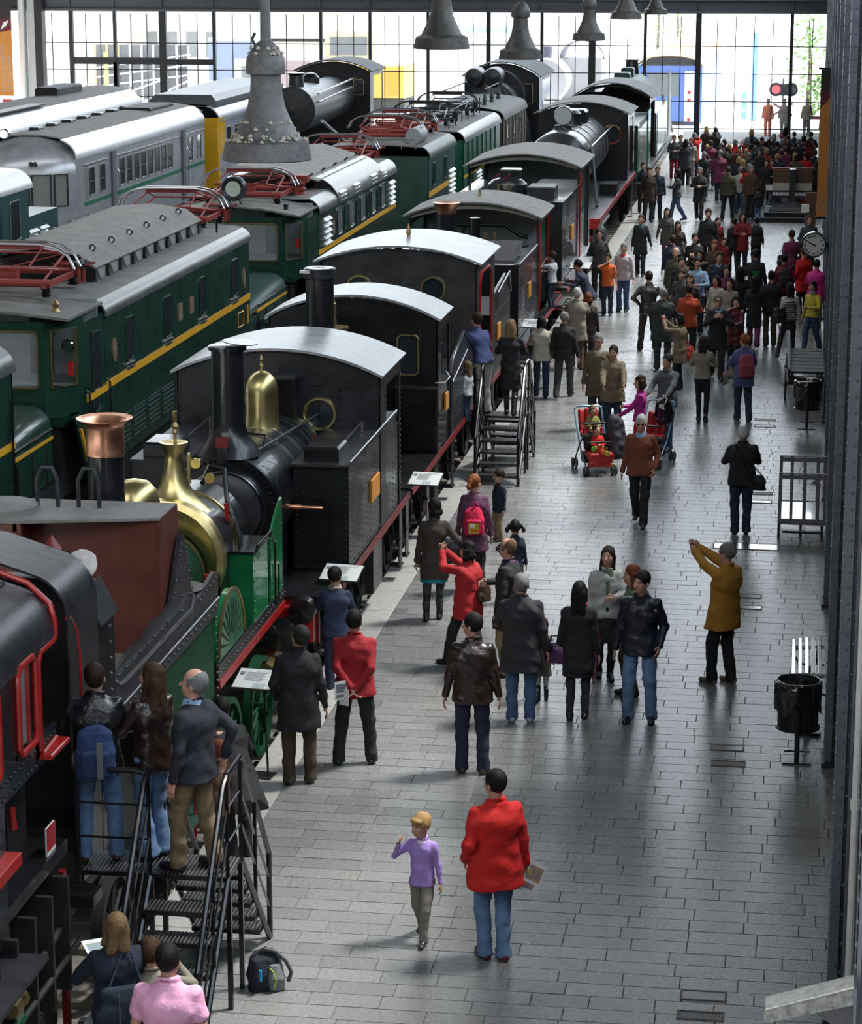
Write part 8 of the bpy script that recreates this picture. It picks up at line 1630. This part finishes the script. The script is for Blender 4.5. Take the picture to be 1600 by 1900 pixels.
mid = [ # px, py of the feet, height, heading, top, legs, hair, style, cut, label
(1256,520,1.60,190,'dbrown','dgrey','dbrown','longs','coat','woman in a dark brown coat behind the olive grey coat'),
(1246,560,1.70,20,'navy','dgrey','dbrown','short','jacket','man in a blue grey coat turned away beside the olive grey coat'),
(1312,512,1.84,182,'black','black','dbrown','short','jacket','broad tall man in black above the middle of the crowd'),
(1330,500,1.45,200,'dred','black','brown','longs','coat','girl in dark red behind the broad tall man in black'),
(1287,560,1.74,196,'black','black','dbrown','short','coat','man with glasses in a black coat facing the camera'),
(1298,585,1.62,150,'dbrown','black','black','longs','jacket','woman with dark hair taking a photo in the crowd'),
(1252,592,1.74,184,'olive','olive','grey','bald','coat','bald man with sunglasses in an olive brown coat'),
(1262,612,1.72,188,'black','dgrey','dbrown','short','coat','man in a black coat and grey scarf beside the light blue shirt'),
(1292,620,1.80,178,'lblue','djeans','black','short','shirt','tall man in a light blue shirt'),
(1332,604,1.76,178,'navy','navy','dbrown','short','jacket','man in a navy suit and blue shirt'),
(1323,568,1.66,180,'brown','black','auburn','bob','coat','woman with auburn bob in a brown coat'),
(1341,530,1.25,200,'dred','black','dbrown','short','coat','girl in a dark red coat beside the auburn bob'),
(1376,505,1.66,186,'dred','black','black','long','coat','woman in a dark red coat and white boots'),
(1402,500,1.45,8,'black','black','black','short','jacket','dark haired child in a black jacket beside the woman with white boots'),
(1345,622,1.62,182,'plum','black','black','long','jacket','smiling woman with long dark hair in plum'),
(1327,640,1.58,150,'cream','dgrey','black','longs','coat','woman in a cream jacket with a red scarf'),
(1352,650,1.62,160,'beige','lgrey','dbrown','longs','coat','woman in a pale beige coat turned sideways'),
(1370,628,1.66,20,'black','black','black','long','jacket','woman with long black hair in black behind the pale coats'),
(1399,600,1.78,6,'black','djeans','black','short','jacket','man in a black jacket with green lettering on the back'),
(1398,645,1.62,4,'black','plum','black','long','long','woman with long black hair in a long black coat'),
(1428,642,1.70,12,'black','olive','black','short','jacket','man in black with one foot forward beside the striped sweater'),
(1278,640,1.62,170,'dbrown','black','brown','curly','jacket','woman with curly hair and raised sunglasses in brown leather'),
(1263,628,1.60,170,'dgrey','black','dbrown','short','jacket','person in dark grey half hidden behind the orange red sweater'),
(1452,600,1.66,10,'wine','black','black','short','jacket','person in a wine red jacket with a backpack near the clock'),
(1466,552,1.74,20,'plum','black','brown','short','jacket','man in a plum jacket with a bag near the clock'),
(1489,585,1.66,30,'red','black','brown','short','coat','person in a red coat beside the station clock'),
(1512,608,1.62,350,'pink','khaki','black','short','parka','person in a bright pink hooded coat under the station clock'),
(1499,520,1.76,190,'dgrey','black','brown','receding','jacket','man whose head shows above the station clock'),
(1505,655,1.60,150,'yellow','jeans','black','bob','sweater','woman in a yellow top with a pale blue scarf by the wall'),
(1297,410,1.76,180,'black','black','grey','receding','coat','man in a black overcoat walking towards the camera'),
(1256,410,1.70,90,'dgrey','jeans','black','long','jacket','woman in jeans with a coat over her arm standing sideways'),
(1203,412,1.78,186,'dbrown','black','dbrown','short','coat','man in dark brown leather next to the far engine'),
(1219,408,1.76,176,'navy','djeans','brown','short','jacket','man in a navy jacket next to the dark brown leather coat'),
(1192,395,1.70,190,'navy','black','dbrown','short','jacket','man in navy closest to the far engine footplate'),
(1350,408,1.76,4,'olive','black','dgrey','short','jacket','man in an olive jacket seen from behind with his legs apart'),
(1388,402,1.76,2,'red','tan','grey','short','jacket','man in a bright red jacket and tan trousers seen from behind'),
(1372,398,1.60,10,'lgrey','jeans','grey','short','jacket','person in pale grey left of the bright red jacket'),
(1369,382,1.70,15,'black','black','blond','bob','coat','fair haired person in black behind the olive jacket'),
(1388,372,1.70,0,'black','black','grey','short','coat','person with a dark cap behind the bright red jacket'),
(1406,412,1.10,10,'black','ljeans','black','short','jacket','small child in black and pale jeans beside the bright red jacket'),
(1360,505,1.5,20,'black','black','black','short','jacket','dark figure behind the woman with white boots'),
(1420,385,1.66,185,'black','black','black','short','coat','person in black beside the small white sign'),
(1250,333,1.70,190,'dgrey','dred','brown','short','jacket','person in red trousers near the green engine'),
(1262,330,1.66,180,'black','black','brown','short','coat','dark coated person next to the red trousers'),
(1281,341,1.74,20,(.30,.28,.25),(.34,.32,.29),'dblond','short','shirt','person dressed all in cream'),
(1311,335,1.36,350,'olive','black','blond','short','jacket','child with a pink rucksack and olive coat'),
(1338,352,1.74,0,'navy','black','grey','short','jacket','grey haired man in navy in the far crowd'),
(1352,350,1.66,350,'black','black','blond','bob','coat','blond woman in black with a pale collar in the far crowd'),
(1318,345,1.70,0,'plum','dgrey','brown','short','coat','person in mauve with a white patterned back'),
(1400,345,1.72,15,'dgrey','black','black','short','jacket','person in a grey top beside the navy coat'),
(1418,350,1.74,8,'navy','navy','black','short','coat','person in a navy coat near the stage'),
(1455,315,1.70,8,'dred','black','black','long','jacket','woman with long black hair in dark red taking a photo'),
]
for (px, py, h, fc, tp, lg, hr, sty, ct, lab) in mid:
    kw = {}
    if 'white boots' in lab and 'woman in' in lab: kw = dict(shoes='lgrey', boots=.8)
    if 'navy suit' in lab: kw = dict(shirt=('lblue',1.05,.05))
    if 'feet' in lab or 'legs apart' in lab: kw = dict(stance='wide')
    if 'walking' in lab: kw['stance'] = 'walk'
    if 'taking a photo' in lab: kw['hands'] = ('camera','camera')
    if 'yellow top' in lab: kw['extra'] = scarf('lblue')
    if 'red scarf' in lab: kw['extra'] = scarf('red')
    if 'grey scarf' in lab: kw['extra'] = scarf('grey')
    r_, info = person(px, py, lab, h, fc, tp, lg, hr, sty, kw.pop('hands', random.choice((('down','down'),('front','down'),('pocket','down'),('down','pocket'),('front','front')))), kw.pop('stance', random.choice(('stand','step','relax','walk','walk2'))), cut=ct, child=max(0, (1.5-h)*1.5), group='visitors in the crowd up the platform', **kw)
    if 'coat over her arm' in lab: bag(info, (.3,.1,.95), (.26,.16,.60), 'black', 'black coat hanging over the arm of the woman in jeans', kind='cloth', name='carried_coat', cat='coat')
    if 'pink rucksack' in lab: backpack(info, (.22,.06,.16), 'small pink rucksack on the child in the olive coat')
    if 'with a backpack near' in lab: backpack(info, 'black', 'black backpack on the wine red jacket near the clock')
    if 'plum jacket' in lab: bag(info, (-.26,-.05,.95), (.26,.14,.34), 'black', 'black bag of the man in the plum jacket', strap=[(-.2,0,1.4),(-.1,-.1,1.42)])
    if 'green lettering' in lab:
        _local(MB().box(-.10,.10,-.168,-.165,1.24,1.27).box(-.08,.08,-.168,-.165,1.19,1.22), 'green_lettering', M('green_print', (.02,.35,.08), .5), r_, 0)
i = P(1463,664,'woman with dark hair in a black and white striped sweater striding left', 1.66, 8, (.5,.48,.45), 'black', 'black', 'longs', ('down','down'), cut='sweater', feet=((-.30,-.18,.04),(.12,.12,0)), skirt=(.66,'black',.17), legcut='slim', boots=.9, group=GP,
      extra=lambda root, d: [_local(MB().lathe([(.168*d['S'],z*d['S']),(.170*d['S'],(z+.022)*d['S'])], (0,0,0), 'z', 24, caps=False), 'black_stripe', cloth(C_('black')), root) for z in rows(8,.90,1.30)])
bag(i, (-.24,-.1,1.0), (.30,.12,.34), 'black', 'black shoulder bag of the woman in the striped sweater', strap=[(-.17,0,1.42),(-.1,-.08,1.4)])

# ---- the crowd before the end door
CROWD = [(1272,262,'dgrey'),(1287,250,'red'),(1308,238,'dbrown'),(1326,240,'black'),(1306,285,'black'),(1333,282,'plum'),(1346,276,'dbrown'),(1365,262,'red'),(1372,275,'dred'),(1395,243,'black'),(1393,272,'black'),(1412,258,'dbrown'),(1424,262,'dbrown'),(1422,278,'dred'),(1440,266,'black'),
 (1436,252,'black'),(1448,262,'dgrey'),(1459,255,'dbrown'),(1454,276,'plum'),(1479,262,'black'),(1490,255,'dbrown'),(1500,262,'dred'),(1478,290,'olive'),(1497,290,'orange'),(1490,286,'red'),(1473,288,'dred'),(1512,282,'navy'),(1386,258,'dred'),(1402,262,'navy'),(1378,300,'black'),(1366,290,'black'),
 (1428,300,'red'),(1395,312,'brown'),(1505,248,'navy'),(1470,248,'navy'),(1408,280,'black'),(1440,290,'navy'),(1514,300,'black'),(1344,262,'black'),(1384,280,'olive')]
NMC = {'dgrey':'dark grey','red':'bright red','dbrown':'dark brown','black':'black','plum':'dark purple','dred':'dark red','navy':'navy','orange':'orange','olive':'olive','brown':'brown'}
def crowd_label(k, px, hy, c):
    same = [q for q in CROWD if q[2] == c]; n = len(same); r_ = sorted(same).index((px, hy, c))
    ORD = ['first','second','third','fourth','fifth','sixth','seventh','eighth','ninth','tenth','eleventh','twelfth','thirteenth']
    if n == 1: return 'only person in %s in the crowd before the end door' % NMC[c]
    return '%s of the people in %s before the end door, counted from the left' % (ORD[r_], NMC[c])
for k, (px, hy, c) in enumerate(CROWD):
    hgt = random.uniform(1.60, 1.80); yf = hy+10
    for _ in range(12):                                     # feet so that the head comes out at the right place
        x0, y0 = at(px, yf); d = np.array([x0, y0, hgt-.08-CAM_H]); hyp = 950-FPX*(d@CU)/(d@CF); yf += (hy-hyp)*.9
    px2 = px; x0, y0 = at(px2, yf); y0 = min(y0, 115.0)
    person(px, int(yf), crowd_label(k, px, hy, c), hgt, random.choice((0,10,350,20,340,180)), c, random.choice(('black','dgrey','djeans','black')), random.choice(('black','dbrown','brown','dbrown','blond','grey')), random.choice(('short','short','longs','bob')), random.choice((('down','down'),('front','front'),('camera','camera'))), cut=random.choice(('jacket','coat')), pos=(x0+random.uniform(-.05,.05), y0), group='crowd before the end door in '+NMC[c])
# ---- outside
for (px, hy, c, lab) in ((1424,213,'orange','worker in an orange vest outside the door'),(1454,212,'beige','man in a beige coat outside behind the window post'),(1496,222,'khaki','man in khaki outside beside the red barrier')):
    x0, y0 = at(px, 262); s_ = 119.2/y0; person(px, 262, lab, 1.78, 180, c, 'dgrey' if c != 'orange' else 'orange', 'dbrown', 'short', cut='coat' if c == 'beige' else 'jacket', pos=(x0*s_, 119.2), z=-.02)

# ---------------------------------------------------------------- pushchairs with children, rucksack on the floor
def wheel_(t, x, y, z, r=.085, nm='wheel'):
    for s in (-.03,.03): _local(MB().lathe([(r-.018,-.012),(r,-.012),(r,.012),(r-.018,.012),(r-.018,-.012)], (x+s,y,z), 'x', 20, caps=False), nm, RUBBER, t); m = MB(); [m.tube([(x+s,y,z),(x+s,y+(r-.012)*math.cos(a),z+(r-.012)*math.sin(a))], .006, 4) for a in rows(7,0,2*PI)[:-1]]; m.ring((x+s,y,z), r-.02, .005, 'x', 16, 4); _local(m, 'wheel_spokes', STEEL, t)
def pushchair(x, y, rz, label, twin=True, seat=RED):
    t = thing('pushchair', label, 'pushchair', (x,y,0), rz=rz); AL = M('light_blue_tube', (.20,.36,.48), .3, .5); BF = cloth(C_('black')); SE = cloth((.36,.012,.012), 'down'); W = .24
    for s in (-1,1):
        _local(MB().tube([(s*W,-.42,1.02),(s*W,-.30,.80),(s*W,.0,.42),(s*W,.42,.14)], .014, 6), 'side_tube', AL, t); _local(MB().tube([(s*W,-.36,.12),(s*W,-.1,.40),(s*W,.15,.62)], .013, 6), 'cross_tube', BLK, t)
        for yv in (.44,-.36): wheel_(t, s*W, yv, .085)
    _local(MB().tube([(-W,-.42,1.02),(-W*.8,-.44,1.05),(W*.8,-.44,1.05),(W,-.42,1.02)], .018, 8), 'push_handle', AL, t)
    for k, (yv, z) in enumerate(((-.12,.62),(.22,.36)) if twin else ((.05,.5),)):
        F = Field(.03); F.st([(z-.05,.20,.17,0,yv),(z+.03,.20,.18,0,yv)], sq=3); F.rc((-.13,yv-.20,z+.05), (-.13,yv-.30,z+.34), .05, .05); F.rc((.13,yv-.20,z+.05), (.13,yv-.30,z+.34), .05, .05); F.rc((0,yv-.20,z+.05), (0,yv-.30,z+.34), .07, .07); v, f = mesh_field(F, (-.3,-.6,z-.15), (.3,.6,z+.5), .014); mesh_obj('seat', v, f, [SE], t)
        F = Field(.03); F.w = .006; F.rc((-.16,yv+.20,z-.02), (.16,yv+.20,z-.02), .07, .07); F.st([(z-.20,.19,.03,0,yv+.24),(z+.02,.2,.05,0,yv+.20)], sq=3); v, f = mesh_field(F, (-.3,-.1,z-.3), (.3,.7,z+.2), .014); mesh_obj('foot_cover', v, f, [SE if k else BF], t)
        _local(MB().tube([(-.2,yv+.05,z+.20),(-.18,yv+.22,z+.22),(.18,yv+.22,z+.22),(.2,yv+.05,z+.20)], .018, 6), 'safety_bar', BLK, t)
    F = Field(.03); F.w = .006; F.st([(.14,.17,.16,0,-.1),(.30,.19,.19,0,-.1)], sq=3); v, f = mesh_field(F, (-.3,-.4,.08), (.3,.3,.36), .014); mesh_obj('shopping_basket', v, f, [BF], t)
    return t
x, y = at(1104, 880); pc = pushchair(x-.05, y+.30, PI+.35, 'twin pushchair with red seats and light blue handle pushed by the man in tan')
TOY = (('toy_yellow','yellow'),('toy_orange','orange'),('toy_red','red'),('toy_green',(.20,.45,.05)))
for k in range(9): _local(MB().lathe([(0,-.03),(.03,-.02),(.032,.02),(0,.03)], (-.24+.01*k,.40-.07*k,.17+.055*k), 'z', 10), 'toy_bead', cloth(C_(TOY[k%4][1])), pc)
for k in range(4): _local(MB().lathe([(0,-.03),(.045,-.02),(.048,.02),(0,.03)], (-.10+.07*k,.50-.03*k,.40+.02*k), 'y', 12), 'toy_flower', cloth(C_(TOY[k%4][1])), pc)
c_, s__ = math.cos(PI+.35), math.sin(PI+.35)
def onpc(a, b): return (x-.05+c_*a-s__*b, y+.30+s__*a+c_*b)
P(0,0,'toddler with a beige hood in the upper seat of the twin pushchair', .86, 200, (.22,.20,.05), 'dgrey', 'tan', 'bob', ('front','front'), pos=onpc(0,-.10), z=.42, seated=True, feet=((-.1,.34,.2),(.1,.34,.2)), child=1, cut='jacket')
P(0,0,'small child asleep in the lower seat of the twin pushchair', .80, 200, 'red', 'red', 'dbrown', 'short', ('front','front'), pos=onpc(0,.22), z=.18, seated=True, feet=((-.1,.34,.2),(.1,.34,.2)), child=1, cut='jacket', tilt=-20, turn=30)
t = thing('draped_coat', 'dark grey coat hung over the side of the twin pushchair', 'coat', (x+.28,y+.35,.1)); F = Field(.04); F.w = .012; F.ph = 2; F.rc((0,0,.78),(.04,-.05,.25),.11,.14); F.rc((.10,.05,.75),(.16,.0,.2),.08,.10); v, f = mesh_field(F, (-.3,-.3,.0),(.4,.3,1.0),.014); mesh_obj('coat_cloth', v, f, [cloth((.04,.042,.05))], t)
x, y = at(1196, 870); pushchair(x+.12, y+.45, PI-.25, 'second pushchair, red with a shiny black cover, behind the rust brown jacket', twin=False)
t = thing('shiny_bag', 'shiny black bag hanging from the second pushchair', 'bag', (x+.28,y+.62,.7)); F = Field(.04); F.w = .012; F.rc((0,0,.12),(0,0,.32),.17,.14); v, f = mesh_field(F, (-.3,-.3,-.1),(.3,.3,.6),.014); mesh_obj('bag_body', v, f, [BAG], t)
# rucksack standing on the paving beside the large steps
x, y = at(493, 1832); t = thing('laptop_rucksack', 'black and grey rucksack standing on the paving beside the large steps', 'backpack', (x,y,0), rz=.5)
F = Field(.03); F.w = .004; F.st([(0,.15,.10,0,0),(.14,.155,.11,0,0),(.28,.13,.08,0,.01),(.34,.08,.04,0,.02)], sq=3.4); soft('pack_body', F, (-.2,-.2,0), (.2,.2,.4), .010, cloth((.012,.014,.024)), t)
F = Field(.02); F.st([(.01,.07,.05,.075,-.085),(.12,.08,.06,.07,-.09),(.24,.05,.03,.06,-.08)], sq=2.4); soft('grey_pocket', F, (-.2,-.2,0), (.2,.1,.3), .008, cloth((.16,.17,.175)), t)
_local(MB().tube([(0,-.12,.23),(.03,-.145,.20),(.05,-.155,.12),(.03,-.15,.04)], .006, 5), 'lime_piping', cloth((.35,.5,.05)), t); _local(MB().cyl((-.08,-.125,.12), .014, .10, n=10), 'blue_bottle', M('bright_blue_plastic', (.02,.25,.55), .3), t)
_local(MB().tube([(-.1,.02,.30),(-.02,-.02,.37),(.08,-.05,.34),(.16,-.10,.26),(.20,-.12,.16),(.17,-.12,.08)], .018, 6), 'strap', cloth((.06,.06,.07)), t); _local(MB().tube([(-.05,.0,.33),(0,-.02,.38),(.05,0,.33)], .012, 6), 'top_handle', cloth((.06,.06,.07)), t)

# lettering becomes plain mesh
dg = bpy.context.evaluated_depsgraph_get()
for o in [o for o in sc.objects if o.type == 'FONT']:
    me = bpy.data.meshes.new_from_object(o.evaluated_get(dg)); n = bpy.data.objects.new(o.name, me); nm = o.name; col.objects.link(n); n.parent = o.parent; n.matrix_local = o.matrix_local.copy(); bpy.data.objects.remove(o); n.name = nm
